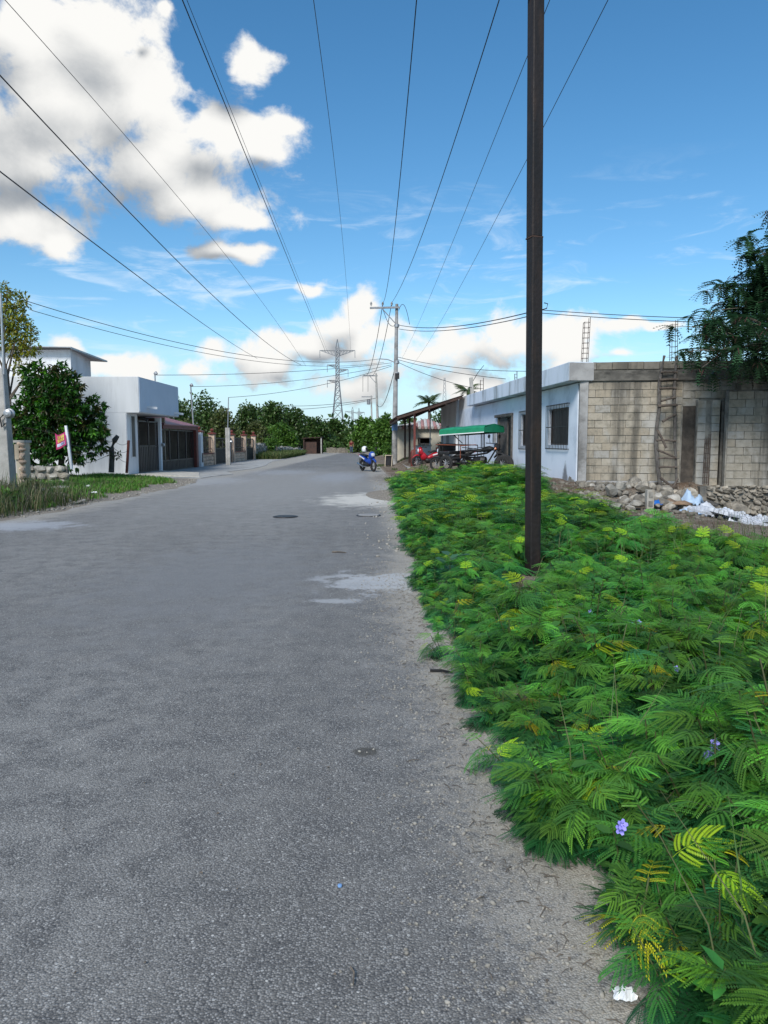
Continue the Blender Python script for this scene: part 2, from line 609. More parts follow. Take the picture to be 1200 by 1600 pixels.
q = G(250, 830); c = stain_sheen(c, q.x, q.y + 14, 6.5, 20, mixc(nt, mid.outputs[0], (0.33, 0.322, 0.305), (0.25, 0.244, 0.232)), 0.72, 0.8, 0.5, 0.6)  # far road paler: grazing-angle brightness put into the colour
q = G(578, 912); c = stain_sheen(c, q.x + .1, q.y + .1, 0.78, 0.66, (0.44, 0.45, 0.46), 0.85, 0.5, 1.6, 1.2)
q = G(515, 940); c = stain_sheen(c, q.x, q.y, 0.30, 0.12, (0.42, 0.43, 0.44), 0.7, 0.6, 1.2)
q = G(565, 783); c = stain_sheen(c, q.x + .1, q.y + .5, 1.55, 2.9, (0.56, 0.535, 0.48), 0.95, 0.7, 0.9, 0.7)
q = G(530, 745); c = stain_sheen(c, q.x, q.y, 1.6, 6, (0.29, 0.305, 0.33), 0.6, 0.7, 0.9)
q = G(440, 738); c = stain_sheen(c, q.x, q.y, 2.2, 4, (0.31, 0.32, 0.335), 0.6, 0.7, 0.9)
q = G(30, 822); c = stain_sheen(c, q.x, q.y, 1.3, 1.0, (0.36, 0.375, 0.40), 0.8, 0.6, 0.8)
q = G(330, 752); c = stain_sheen(c, q.x, q.y, 1.8, 4.0, (0.33, 0.335, 0.34), 0.65, 0.7, 0.8)
q = G(572, 1176); c = stain_sheen(c, q.x, q.y, 0.07, 0.05, (0.06, 0.055, 0.045), 0.75, 0.4, 0.5)
q = G(330, 900); c = stain_sheen(c, q.x, q.y, 2.0, 4.0, (0.20, 0.203, 0.207), 0.6, 0.9, 0.9)
q = G(600, 745); c = stain_sheen(c, q.x + .3, q.y - 1, 1.3, 5.0, (0.16, 0.135, 0.11), 0.7, 0.6, 0.8)
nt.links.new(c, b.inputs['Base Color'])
b.inputs['Roughness'].default_value = 0.78
b.inputs['Specular IOR Level'].default_value = 0.35
hgt = mth(nt, 'ADD', mth(nt, 'MULTIPLY', vor.outputs['Distance'], -0.6), mth(nt, 'MULTIPLY', mid.outputs[0], 0.8))
bp = nd(nt, 'ShaderNodeBump', {'Strength': 0.75, 'Distance': 0.006, 'Height': hgt})
nt.links.new(bp.outputs[0], b.inputs['Normal'])

# --- soil material: caliche dust, brown litter and stones
m, nt, b = newmat('soil')
geo = nt.nodes.new('ShaderNodeNewGeometry')
P = geo.outputs['Position']
n1 = nd(nt, 'ShaderNodeTexNoise', {'Vector': P, 'Scale': 1.1, 'Detail': 8.0, 'Roughness': 0.65})
n2 = nd(nt, 'ShaderNodeTexNoise', {'Vector': P, 'Scale': 22.0, 'Detail': 6.0, 'Roughness': 0.7})
v1 = nd(nt, 'ShaderNodeTexVoronoi', {'Vector': P, 'Scale': 32.0})
c = mixc(nt, sstep(nt, n1.outputs[0], 0.38, 0.62), (0.14, 0.095, 0.066), (0.29, 0.245, 0.19))
c = mixc(nt, sstep(nt, n2.outputs[0], 0.40, 0.66), c, (0.075, 0.058, 0.044))
s3 = nd(nt, 'ShaderNodeSeparateColor', {0: v1.outputs['Color']})
st = mth(nt, 'MULTIPLY', sstep(nt, s3.outputs[0], 0.72, 0.86), sstep(nt, v1.outputs['Distance'], 0.45, 0.25))
c = mixc(nt, st, c, (0.40, 0.375, 0.33))
eat = nd(nt, 'ShaderNodeAttribute', attribute_name='edge')
ed = mth(nt, 'ADD', eat.outputs['Fac'], mth(nt, 'MULTIPLY_ADD', n2.outputs[0], 0.5, -0.25))
nn = nd(nt, 'ShaderNodeTexNoise', {'Vector': P, 'Scale': 2.6, 'Detail': 8.0, 'Roughness': 0.68})
ed = mth(nt, 'ADD', ed, mth(nt, 'MULTIPLY_ADD', nn.outputs[0], 0.5, -0.25))
c = mixc(nt, mth(nt, 'MULTIPLY', sstep(nt, ed, 0.32, 0.0), 0.8), c, mixc(nt, sstep(nt, n2.outputs[0], 0.35, 0.65), (0.34, 0.31, 0.265), (0.21, 0.185, 0.155)))
nt.links.new(c, b.inputs['Base Color'])
b.inputs['Roughness'].default_value = 0.95
b.inputs['Specular IOR Level'].default_value = 0.15
hh = mth(nt, 'SUBTRACT', n2.outputs[0], mth(nt, 'MULTIPLY', v1.outputs['Distance'], 0.5))
bp = nd(nt, 'ShaderNodeBump', {'Strength': 0.8, 'Distance': 0.03, 'Height': hh})
nt.links.new(bp.outputs[0], b.inputs['Normal'])

simple('concrete', (0.40, 0.395, 0.375), (0.30, 0.295, 0.28), scale=2.5, rough=0.85, bump=0.25, bscale=60, grime=(0.17, 0.165, 0.15), gscale=0.9)
simple('caliche', (0.52, 0.49, 0.43), (0.40, 0.37, 0.32), scale=6, rough=0.95, bump=0.5, bscale=40)


def grid_coords(lo, hi, fine_lo, fine_hi, step, grow=1.22):
    a = list(np.arange(fine_lo, fine_hi + 1e-6, step))
    s = step
    x = fine_hi
    while x < hi:
        s *= grow
        x += s
        a.append(min(x, hi))
    s = step
    x = fine_lo
    while x > lo:
        s *= grow
        x -= s
        a.insert(0, max(x, lo))
    return np.array(a)


gx = grid_coords(-900, 900, -15, 13, 0.14)
gy = grid_coords(-60, 1800, 0, 31, 0.16)
XX, YY = np.meshgrid(gx, gy)
ZZ = H(XX, YY)
V = np.stack([XX, YY, ZZ], -1).reshape(-1, 3)
ny, nx = XX.shape
i = np.arange((ny - 1) * (nx - 1))
r, cc = i // (nx - 1), i % (nx - 1)
F = np.stack([r * nx + cc, r * nx + cc + 1, (r + 1) * nx + cc + 1, (r + 1) * nx + cc], -1)
me = npmesh('ground', V, F, MATS['soil'])
ea = me.attributes.new('edge', 'FLOAT', 'POINT')
ea.data.foreach_set('value', np.clip(V[:, 0] - field_edge(V[:, 1]), -9, 9).astype(np.float32))
me.polygons.foreach_set('use_smooth', np.ones(len(F), bool))
ground = linkmesh('ground', me)
tag(ground, kind='structure', label='bare brown and pale stony soil around the road')

ys = np.concatenate([np.arange(-30, 30, 0.25), np.arange(30, 98.1, 1.0)])
rows = []
NXR = 30
for y in ys:
    xl = float(road_left(y)) + 0.12 * math.sin(y * 1.7) + 0.07 * math.sin(y * 4.1 + 1)
    xr = float(field_edge(y)) + 0.10 + 0.05 * math.sin(y * 3.3)
    for k2 in range(NXR):
        t = 1 - (1 - k2 / (NXR - 1)) ** 1.9
        x = xl + (xr - xl) * t
        rows.append((x, y, 0.004 + 0.02 * math.sin(PI * t) * 0 + 0.006 * math.sin(y * 2.3 + x) * min(t, 1 - t)))
V = np.array(rows)
ny = len(ys)
i = np.arange((ny - 1) * (NXR - 1))
r, cc = i // (NXR - 1), i % (NXR - 1)
F = np.stack([r * NXR + cc, r * NXR + cc + 1, (r + 1) * NXR + cc + 1, (r + 1) * NXR + cc], -1)
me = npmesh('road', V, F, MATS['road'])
ea = me.attributes.new('edge', 'FLOAT', 'POINT')
ea.data.foreach_set('value', (V[:, 0] - field_edge(V[:, 1])).astype(np.float32))
me.polygons.foreach_set('use_smooth', np.ones(len(F), bool))
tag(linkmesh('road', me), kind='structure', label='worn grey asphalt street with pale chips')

# cross street at the far end
tag(obj('cross_street', MB().box((0, 101.5, -0.03), (150, 7, 0.07)), MATS['road']), kind='structure')
# concrete forecourt in front of the houses across the street
mb = MB()
pts = []
for y in (29.4, 31, 33, 36, 40, 45, 50, 55, 60, 62.5):
    pts.append((float(road_left(y)) + 0.4 + (0.4 * math.sin(y)), y))
poly = [(-10.95, 30.6), (-10.95, 62.5)] + pts[::-1]
mb.prism(poly, lambda u, v, h: (u, v, h), -0.05, 0.021)
tag(obj('forecourt', mb, MATS['concrete']), kind='structure', label='pale concrete forecourt before the gates')
mb = MB()
mb.prism([(-10.94, 31.2), (-10.94, 35.4), (-8.7, 34.0), (-7.7, 30.2), (-9.6, 31.0)], lambda u, v, h: (u, v, h * (0.35 + 0.65 * min(1, max(0, (-u - 7.7) / 2)))), 0.0, 0.10)
tag(obj('ramp', mb, MATS['caliche']), kind='structure', label='pale concrete ramp up to the brown gate')

# ------------------------------------------------------------------ shared materials
simple('blue_white_paint', (0.56, 0.66, 0.80), (0.50, 0.60, 0.75), scale=0.9, rough=0.8, bump=0.15, bscale=30, grime=(0.36, 0.40, 0.46), gscale=0.7)
m = simple('damp_paint', (0.71, 0.77, 0.86), (0.65, 0.72, 0.82), scale=0.9, rough=0.8, bump=0.15, bscale=30, grime=(0.40, 0.45, 0.52), gscale=0.7)
nt = m.node_tree
bs = nt.nodes['Principled BSDF']
c_in = bs.inputs['Base Color'].links[0].from_socket
gq = nt.nodes.new('ShaderNodeNewGeometry')
sq_ = nd(nt, 'ShaderNodeSeparateXYZ', {0: gq.outputs['Position']})
wn_ = nd(nt, 'ShaderNodeTexNoise', {'Vector': gq.outputs['Position'], 'Scale': 3.5, 'Detail': 8.0, 'Roughness': 0.7})
zz_ = mth(nt, 'SUBTRACT', sq_.outputs[2], 0.3)
# damp rising from the ground: a peaked blotch near the corner and a dirty foot all along
dy_ = mth(nt, 'ABSOLUTE', mth(nt, 'SUBTRACT', sq_.outputs[1], 20.45))
pk_ = mth(nt, 'MULTIPLY_ADD', dy_, -1.9, 0.80)
d_ = mth(nt, 'SUBTRACT', pk_, zz_)
d_ = mth(nt, 'ADD', d_, mth(nt, 'MULTIPLY_ADD', wn_.outputs[0], 0.8, -0.4))
ft_ = mth(nt, 'ADD', mth(nt, 'SUBTRACT', 0.16, zz_), mth(nt, 'MULTIPLY_ADD', wn_.outputs[0], 0.6, -0.3))
mk_ = mth(nt, 'MAXIMUM', sstep(nt, d_, 0.0, 0.35), sstep(nt, ft_, 0.0, 0.2))
nt.links.new(mixc(nt, mth(nt, 'MULTIPLY', mk_, 0.8), c_in, (0.10, 0.10, 0.10)), bs.inputs['Base Color'])
simple('white_paint', (0.74, 0.75, 0.76), (0.66, 0.67, 0.68), scale=1.0, rough=0.8, bump=0.12, bscale=30, grime=(0.52, 0.52, 0.51), gscale=0.5, stretch=(1, 1, .5))
simple('sky_shade_tint', (0.50, 0.57, 0.66), (0.46, 0.53, 0.62), scale=1.0, rough=0.8, bump=0.1)  # overhang front: bluish sky-lit shade put into the base colour
simple('grey_render', (0.60, 0.61, 0.615), (0.52, 0.53, 0.535), scale=0.7, rough=0.85, bump=0.15, bscale=30, grime=(0.37, 0.375, 0.37), gscale=1.0, stretch=(1.6, 1.6, .22))
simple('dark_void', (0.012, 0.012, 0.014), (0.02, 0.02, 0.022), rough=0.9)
simple('black_iron', (0.018, 0.018, 0.02), (0.03, 0.028, 0.027), rough=0.5, metal=0.3)
simple('brown_gate', (0.035, 0.026, 0.024), (0.05, 0.038, 0.034), scale=4, rough=0.45, metal=0.2)
simple('red_roof', (0.27, 0.09, 0.10), (0.22, 0.07, 0.085), rough=0.5)
simple('red_column', (0.16, 0.035, 0.025), (0.11, 0.03, 0.022), rough=0.6)
simple('galvanised', (0.42, 0.43, 0.44), (0.33, 0.34, 0.35), rough=0.45, metal=0.6)
simple('post_concrete', (0.42, 0.40, 0.37), (0.32, 0.31, 0.28), scale=3, rough=0.85, bump=0.3, grime=(0.2, 0.19, 0.17))
simple('grey_concrete', (0.36, 0.355, 0.345), (0.26, 0.255, 0.25), scale=2, rough=0.88, bump=0.3, grime=(0.08, 0.076, 0.07), gscale=1.3)
simple('rust', (0.075, 0.04, 0.028), (0.04, 0.026, 0.022), scale=5, rough=0.8, bump=0.3)
simple('old_wood', (0.13, 0.105, 0.085), (0.075, 0.058, 0.048), scale=9, rough=0.9, bump=0.5, bscale=60)
simple('grey_wood', (0.115, 0.105, 0.095), (0.065, 0.058, 0.052), scale=9, rough=0.9, bump=0.5, bscale=60)
simple('bark', (0.17, 0.14, 0.11), (0.09, 0.075, 0.06), scale=10, rough=0.95, bump=0.6, bscale=30)
simple('cable', (0.012, 0.012, 0.014), rough=0.6)
simple('steel_grey', (0.27, 0.285, 0.30), (0.2, 0.21, 0.22), rough=0.6, metal=0.2)
simple('tan_wall', (0.42, 0.36, 0.27), (0.34, 0.29, 0.22), scale=2, rough=0.85, grime=(0.2, 0.17, 0.13))
simple('stone', (0.33, 0.295, 0.24), (0.19, 0.17, 0.14), scale=7, rough=0.95, bump=0.7, bscale=25, rnd=0.7, grime=(0.07, 0.065, 0.058), gscale=2.5)
simple('white_stone', (0.42, 0.395, 0.345), (0.27, 0.25, 0.215), scale=7, rough=0.95, bump=0.7, bscale=25, rnd=0.5, grime=(0.16, 0.15, 0.13), gscale=3)
simple('flagstone', (0.56, 0.42, 0.31), (0.44, 0.33, 0.25), scale=9, rough=0.9, bump=0.4, rnd=0.4)
simple('mortar', (0.31, 0.29, 0.25), (0.20, 0.185, 0.16), scale=5, rough=0.95, bump=0.4, grime=(0.05, 0.047, 0.042), gscale=1.4)

# concrete block: tan to grey block by block, with dark water runs down the wall
for bname, t0_, t1_, t2_, t3_ in (('block', (0.335, 0.29, 0.225), (0.385, 0.345, 0.28), (0.345, 0.295, 0.225), (0.34, 0.325, 0.295)),
                                  ('grey_block', (0.29, 0.26, 0.21), (0.34, 0.315, 0.27), (0.315, 0.275, 0.215), (0.33, 0.32, 0.295))):
    m, nt, b = newmat(bname)
    geo = nt.nodes.new('ShaderNodeNewGeometry')
    P = geo.outputs['Position']
    oi = nt.nodes.new('ShaderNodeObjectInfo')
    n1 = nd(nt, 'ShaderNodeTexNoise', {'Vector': P, 'Scale': 7.0, 'Detail': 7.0, 'Roughness': 0.65})
    c0 = nd(nt, 'ShaderNodeValToRGB', {0: oi.outputs['Random']})
    cr = c0.color_ramp
    cr.elements[0].color = (*t0_, 1); cr.elements[0].position = 0.0
    cr.elements[1].color = (*t3_, 1); cr.elements[1].position = 1.0
    e_ = cr.elements.new(0.4); e_.color = (*t1_, 1)
    e_ = cr.elements.new(0.7); e_.color = (*t2_, 1)
    c = mixc(nt, sstep(nt, n1.outputs[0], 0.4, 0.75), c0.outputs[0], (0.21, 0.19, 0.15))
    run = nd(nt, 'ShaderNodeTexNoise', {'Vector': vmth(nt, 'MULTIPLY', P, (2.1, 2.1, 0.13)), 'Scale': 1.0, 'Detail': 7.0, 'Roughness': 0.6})
    c = mixc(nt, mth(nt, 'MULTIPLY', sstep(nt, run.outputs[0], 0.51, 0.68), 0.78), c, (0.075, 0.07, 0.06))
    spz = nd(nt, 'ShaderNodeSeparateXYZ', {0: P})
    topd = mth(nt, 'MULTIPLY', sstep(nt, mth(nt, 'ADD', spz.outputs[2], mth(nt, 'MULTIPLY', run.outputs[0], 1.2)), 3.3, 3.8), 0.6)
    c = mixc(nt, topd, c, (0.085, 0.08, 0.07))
    lime = nd(nt, 'ShaderNodeTexNoise', {'Vector': vmth(nt, 'MULTIPLY', P, (1.4, 1.4, 0.8)), 'Scale': 1.0, 'Detail': 6.0})
    c = mixc(nt, mth(nt, 'MULTIPLY', sstep(nt, lime.outputs[0], 0.55, 0.7), 0.6), c, (0.44, 0.43, 0.40))
    nt.links.new(c, b.inputs['Base Color'])
    b.inputs['Roughness'].default_value = 0.92
    b.inputs['Specular IOR Level'].default_value = 0.2
    bn = nd(nt, 'ShaderNodeTexNoise', {'Vector': P, 'Scale': 45.0, 'Detail': 5.0})
    bp = nd(nt, 'ShaderNodeBump', {'Strength': 0.5, 'Distance': 0.015, 'Height': bn.outputs[0]})
    nt.links.new(bp.outputs[0], b.inputs['Normal'])


# plinth paint with damp patches for the white house, lower wall
# ------------------------------------------------------------------ the white and block house on the right
A = Vector((5.2, 19.4, 0))                        # street corner
FD = Vector((-0.081, 1.0, 0)).normalized()        # along the street front, away
FN = Vector((-FD.y, FD.x, 0))                     # out of the street front, towards the road
ED = Vector((1.0, -0.13, 0)).normalized()         # along the end wall
EN = Vector((ED.y, -ED.x, 0))                     # out of the end wall, towards the camera
ZB, ZW, ZT = 0.30, 3.06, 3.58
house = thing('block_house', 'long single storey house with pale blue front and bare concrete block end wall', 'house', (5.2, 19.4, ZB))


def front(s, n, z):
    p = A + FD * s + FN * n
    return Vector((p.x, p.y, z))


def endw(s, n, z):
    p = A + ED * s + EN * n
    return Vector((p.x, p.y, z))


L = 17.6
WOP = [(0.85, 2.65, 1.40, 2.46), (3.95, 5.75, 1.36, 2.42)]     # window openings s0 s1 z0 z1
DOP = (6.85, 9.0, 0.42, 2.42)


def wall_with_holes(mb, fr, s0, s1, z0, z1, holes, t):
    """wall panel split round rectangular openings; fr(s, n, z)"""
    ss = sorted(set([s0, s1] + [h[0] for h in holes] + [h[1] for h in holes]))
    zs = sorted(set([z0, z1] + [h[2] for h in holes] + [h[3] for h in holes]))
    def solid(a, c_):
        return not any(h[0] < a < h[1] and h[2] < c_ < h[3] for h in holes)
    for i in range(len(ss) - 1):
        run0 = None
        for j in range(len(zs) - 1):
            if solid((ss[i] + ss[i + 1]) / 2, (zs[j] + zs[j + 1]) / 2):
                if run0 is None:
                    run0 = zs[j]
                if j == len(zs) - 2 or not solid((ss[i] + ss[i + 1]) / 2, (zs[j + 1] + zs[j + 2]) / 2):
                    p = [fr(ss[i], 0, run0), fr(ss[i + 1], 0, run0), fr(ss[i + 1], 0, zs[j + 1]), fr(ss[i], 0, zs[j + 1])]
                    q = [fr(ss[i], -t, run0), fr(ss[i + 1], -t, run0), fr(ss[i + 1], -t, zs[j + 1]), fr(ss[i], -t, zs[j + 1])]
                    mb.add(p + q, [(0, 1, 2, 3), (7, 6, 5, 4), (0, 4, 5, 1), (1, 5, 6, 2), (2, 6, 7, 3), (3, 7, 4, 0)])
                    run0 = None
            else:
                run0 = None


mb = MB()
wall_with_holes(mb, front, 0.16, L, ZB - 0.4, ZW, WOP + [DOP], 0.2)
front_wall = obj('front_wall', mb, MATS['damp_paint'], house)
# damp patch at the foot of the front wall: a skin of bare weathered render, its own irregular outline
def patch(name, fr, cs, z0, w_, h_, mat, parent, seed, n=0.006):
    rr = random.Random(seed)
    pts = []
    N = 26
    for k2 in range(N):
        a_ = 2 * PI * k2 / N
        s_ = math.cos(a_) * w_ * (0.75 + 0.35 * rr.random())
        zz = math.sin(a_)
        z_ = z0 + (zz * h_ * (0.8 + .4 * rr.random()) if zz > 0 else zz * 0.15)
        if zz > .5:
            s_ *= 0.55
        pts.append((cs + s_, z_))
    return obj(name, MB().prism(pts, lambda u, v, h: fr(u, h, v), 0.0005, n), mat, parent)


patch('damp_patch', front, 0.55, 0.28, 0.5, 0.25, MATS['mortar'], front_wall, 5, 0.008)
# parapet overhanging the front
mb = MB()
p0, p1 = front(-0.12, 0.36, 0), front(13.6, 0.36, 0)
q0, q1 = front(-0.12, -0.3, 0), front(13.6, -0.3, 0)
mb.add([(*p0.xy, ZW + .03), (*p1.xy, ZW + .03), (*q1.xy, ZW + .03), (*q0.xy, ZW + .03), (*p0.xy, ZT), (*p1.xy, ZT), (*q1.xy, ZT), (*q0.xy, ZT)],
       [(0, 1, 2, 3), (4, 5, 6, 7), (0, 4, 5, 1), (1, 5, 6, 2), (2, 6, 7, 3), (3, 7, 4, 0)])
simple('parapet_paint', (0.64, 0.70, 0.80), (0.55, 0.62, 0.70), scale=1.0, rough=0.85, bump=0.2, grime=(0.13, 0.135, 0.14), gscale=1.0, stretch=(1.6, 1.6, .35))
obj('parapet', mb, MATS['parapet_paint'], house, bevel=0.015)
obj('parapet_end', MB().bar(front(-0.125, 0.345, 3.335), front(-0.125, -0.31, 3.335), 0.03, 0.46), MATS['grey_concrete'], house)
# lower wall beyond the parapet, roof slab, back walls
mb = MB()
p = [front(13.6, -0.02, 0), front(L, -0.02, 0), front(L, -0.3, 0), front(13.6, -0.3, 0)]
mb.add([(v.x, v.y, ZW) for v in p] + [(v.x, v.y, ZT + .12) for v in p], [(0, 1, 2, 3), (4, 5, 6, 7), (0, 4, 5, 1), (1, 5, 6, 2), (2, 6, 7, 3), (3, 7, 4, 0)])
obj('upper_wall', mb, MATS['white_paint'], house)
mb = MB()
c4 = [front(0.2, -0.25, 0), front(L - .1, -0.25, 0), front(L - .1, -9, 0), endw(9.2, -0.2, 0)]
mb.add([(v.x, v.y, ZW - .05) for v in c4] + [(v.x, v.y, ZW + .1) for v in c4], [(0, 1, 2, 3), (4, 5, 6, 7), (0, 4, 5, 1), (1, 5, 6, 2), (2, 6, 7, 3), (3, 7, 4, 0)])
obj('roof_slab', mb, MATS['grey_concrete'], house)
mb = MB()
a_, b_ = front(L, -0.2, 0), front(L, -9, 0)
mb.bar((a_.x, a_.y, (ZB + ZW) / 2), (b_.x, b_.y, (ZB + ZW) / 2), 0.2, ZW - ZB)
obj('back_wall', mb, MATS['grey_render'], house)
# dark interior a metre behind the openings
mb = MB()
a_, b_ = front(0.4, -2.2, 0), front(12, -2.2, 0)
mb.bar((a_.x, a_.y, 1.7), (b_.x, b_.y, 1.7), 0.1, 2.7)
obj('inner_wall', mb, MATS['tan_wall'], house)

# windows: recessed dark shutters and a projecting black grille of thin bars
for (s0, s1, z0, z1) in WOP:
    mb = MB()
    for (a_, b2, c_, d_) in ((s0, s1, z0, z0 + .05), (s0, s1, z1 - .05, z1), (s0, s0 + .05, z0 + .05, z1 - .05), (s1 - .05, s1, z0 + .05, z1 - .05)):
        mb.bar(front(a_, -0.10, (c_ + d_) / 2), front(b2, -0.10, (c_ + d_) / 2), 0.06, d_ - c_)
    win = obj('window', mb, MATS['brown_gate'], house)
    m_ = (s0 + s1) / 2
    for (a_, b2) in ((s0 + .05, m_ - .01), (m_ + .01, s1 - .05)):
        obj('shutter', MB().bar(front(a_, -0.12, (z0 + z1) / 2), front(b2, -0.12, (z0 + z1) / 2), 0.03, z1 - z0 - .1), MATS['black_iron'], win)
    mb = MB()
    a_, b2, c_, d_ = s0 - .07, s1 + .10, z0 - .13, z1 + .12
    nb = 15
    for k2 in range(nb):
        s_ = a_ + (b2 - a_) * k2 / (nb - 1)
        mb.tube([front(s_, 0.06, c_), front(s_, 0.06, d_)], 0.0085, 5)
    for zz in (c_ + .02, (c_ + d_) / 2, d_ - .02):
        mb.bar(front(a_, 0.06, zz), front(b2, 0.06, zz), 0.012, 0.025)
    for s_ in (a_, b2):
        for zz in (c_ + .02, d_ - .02):
            mb.bar(front(s_, 0.0, zz), front(s_, 0.054, zz), 0.012, 0.02)
    gr = obj('grille', mb, MATS['black_iron'], win)
# door: frame, one leaf closed, one ajar inwards
s0, s1, z0, z1 = DOP
mb = MB()
mb.bar(front(s0 - .02, 0.02, z1 + .06), front(s1 + .35, 0.02, z1 + .06), 0.16, 0.10)
mb.bar(front(s0 + .06, 0.0, z0), front(s0 + .06, 0.0, z1), 0.14, 0.12)
mb.bar(front(s1 - .06, 0.0, z0), front(s1 - .06, 0.0, z1), 0.14, 0.12)
door = obj('door', mb, MATS['grey_wood'], house)
obj('door_leaf', MB().bar(front(s0 + .85, -0.03, (z0 + z1) / 2), front(s1 - .12, -0.03, (z0 + z1) / 2), 0.05, z1 - z0 - .04), MATS['steel_grey'] if False else MATS['grey_wood'], door)
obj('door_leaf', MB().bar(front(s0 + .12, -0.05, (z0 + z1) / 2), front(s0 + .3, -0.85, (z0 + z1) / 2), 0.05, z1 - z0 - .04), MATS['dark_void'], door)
obj('threshold', MB().bar(front(s0 - .1, 0.25, ZB + .02), front(s1 + .1, 0.25, ZB + .02), 0.5, 0.2), MATS['concrete'], door)
obj('meter_box', MB().bar(front(9.35, 0.04, 1.75), front(9.62, 0.04, 1.75), 0.12, 0.6), MATS['steel_grey'], house)

# --- end wall: every block laid on a recessed mortar core
BH, BL = 0.2, 0.40
blk = MB().box((0, 0, 0), (BL - 0.014, 0.14, BH - 0.014))
blk_me = blk.mesh('block'); blk_me.materials.append(MATS['block'])
half_me = MB().box((0, 0, 0), (BL / 2 - 0.014, 0.14, BH - 0.014)).mesh('block_half'); half_me.materials.append(MATS['block'])
gblk_me = blk_me.copy(); gblk_me.materials.clear(); gblk_me.materials.append(MATS['grey_block'])
ghalf_me = half_me.copy(); ghalf_me.materials.clear(); ghalf_me.materials.append(MATS['grey_block'])
erot = math.atan2(ED.y, ED.x)


def lay_blocks(parent, fr, s0, s1, z0, courses, n_face, seed, rz, skip=None, grey=False):
    rr = random.Random(seed)
    for r_ in range(courses):
        z = z0 + (r_ + .5) * BH
        s = s0
        first = True
        while s < s1 - 0.1:
            ln = BL
            if first and r_ % 2:
                ln = BL / 2
            if s + ln > s1 + 0.02:
                ln = BL / 2
                if s + ln > s1 + 0.02:
                    break
            first = False
            cs = s + ln / 2
            s += ln
            if skip and skip(cs, z, ln):
                continue
            p = fr(cs, n_face - 0.07 + rr.uniform(-.006, .005), z + rr.uniform(-.004, .004))
            linkmesh('block', (gblk_me if grey else blk_me) if ln == BL else (ghalf_me if grey else half_me), None, parent, p, (rr.uniform(-.012, .012), rr.uniform(-.008, .008), rz + rr.uniform(-.01, .01)))


mb = MB()
a_, b_ = endw(0.2, -0.13, 0), endw(9.5, -0.13, 0)
mb.bar((a_.x, a_.y, (ZB - .4 + ZT) / 2), (b_.x, b_.y, (ZB - .4 + ZT) / 2), 0.2, ZT - ZB + .4)
mortar = obj('mortar_core', mb, MATS['mortar'], house)
lay_blocks(house, endw, 0.2, 2.65, 0.46, 13, 0.0, 1, erot)
lay_blocks(house, endw, 2.92, 5.6, 2.62, 2, 0.0, 2, erot)
lay_blocks(house, endw, 2.62, 3.0, 2.42, 3, 0.0, 4, erot)
lay_blocks(house, endw, 0.0, 5.6, 3.385, 1, 0.04, 3, erot)      # parapet course
mb = MB()
a_, b_ = endw(0.05, 0, 3.23), endw(6.6, 0, 3.23)
mb.bar(a_, b_, 0.10, 0.27)
simple('stained_beam', (0.16, 0.15, 0.13), (0.085, 0.08, 0.07), scale=3, rough=0.92, bump=0.4, grime=(0.028, 0.027, 0.025), gscale=2.0, stretch=(1, 1, 2))
obj('bond_beam', mb, MATS['stained_beam'], house)
mb = MB()
p = endw(0.10, -0.03, 0)
mb.box((p.x, p.y, (ZB - .3 + 3.09) / 2), (0.22, 0.16, 3.09 - ZB + .3), rz=erot)
obj('corner_column', mb, MATS['grey_concrete'], house, bevel=0.01)
mb = MB()
a_, b_ = endw(0.22, 0.02, 0.30), endw(2.5, 0.02, 0.30)
mb.bar(a_, b_, 0.12, 0.32)
obj('plinth', mb, MATS['grey_concrete'], house, bevel=0.02)
# bricked-in doorway behind the ladder and the plastered pier beside it
mb = MB()
a_, b_ = endw(2.64, -0.06, 1.35), endw(2.95, -0.06, 1.35)
mb.bar(a_, b_, 0.12, 2.14)
simple('dark_boards', (0.10, 0.082, 0.066), (0.055, 0.046, 0.038), scale=6, rough=.9, bump=.4)
obj('blocked_door', mb, MATS['dark_boards'], house)
simple('lime_wash', (0.29, 0.295, 0.285), (0.21, 0.205, 0.19), scale=2.2, rough=0.9, bump=0.4, grime=(0.17, 0.165, 0.15), gscale=1.5)
mb = MB()
a_, b_ = endw(2.95, 0.02, 1.32), endw(3.42, 0.02, 1.32)
mb.bar(a_, b_, 0.26, 2.5)
obj('pier', mb, MATS['mortar'], house)
lay_blocks(house, endw, 2.96, 3.30, 0.16, 12, 0.18, 14, erot, grey=True)
# block annex on a rubble foundation
annex = thing('block_wall', 'grey block wall panel standing on a rubble stone foundation next to the blocked doorway', 'wall', endw(3.5, 0.3, -0.4))
mb = MB()
a_, b_ = endw(3.58, 0.38, 1.56), endw(6.9, 0.38, 1.56)
mb.bar(a_, b_, 0.20, 2.42)
obj('mortar_core', mb, MATS['mortar'], annex)
lay_blocks(annex, endw, 3.6, 6.9, 0.36, 12, 0.51, 9, erot, grey=True)
lay_blocks(annex, endw, 3.28, 3.5, 0.36, 11, 0.26, 12, erot)
obj('coping', MB().bar(endw(3.6, 0.38, 2.785), endw(6.9, 0.38, 2.785), 0.24, 0.035), MATS['stained_beam'], annex)  # added dark strip: shadow line along the panel top put into colour
mb = MB()
a_, b_ = endw(3.53, 0.16, 1.45), endw(3.59, 0.16, 1.45)
mb.bar(a_, b_, 0.10, 2.2)
obj('dark_joint', mb, MATS['stained_beam'], annex)
mb = MB()
a_, b_ = endw(3.0, 0.36, -0.05), endw(6.9, 0.36, -0.05)
mb.bar(a_, b_, 0.25, 0.8)
obj('foundation_core', mb, MATS['mortar'], annex)

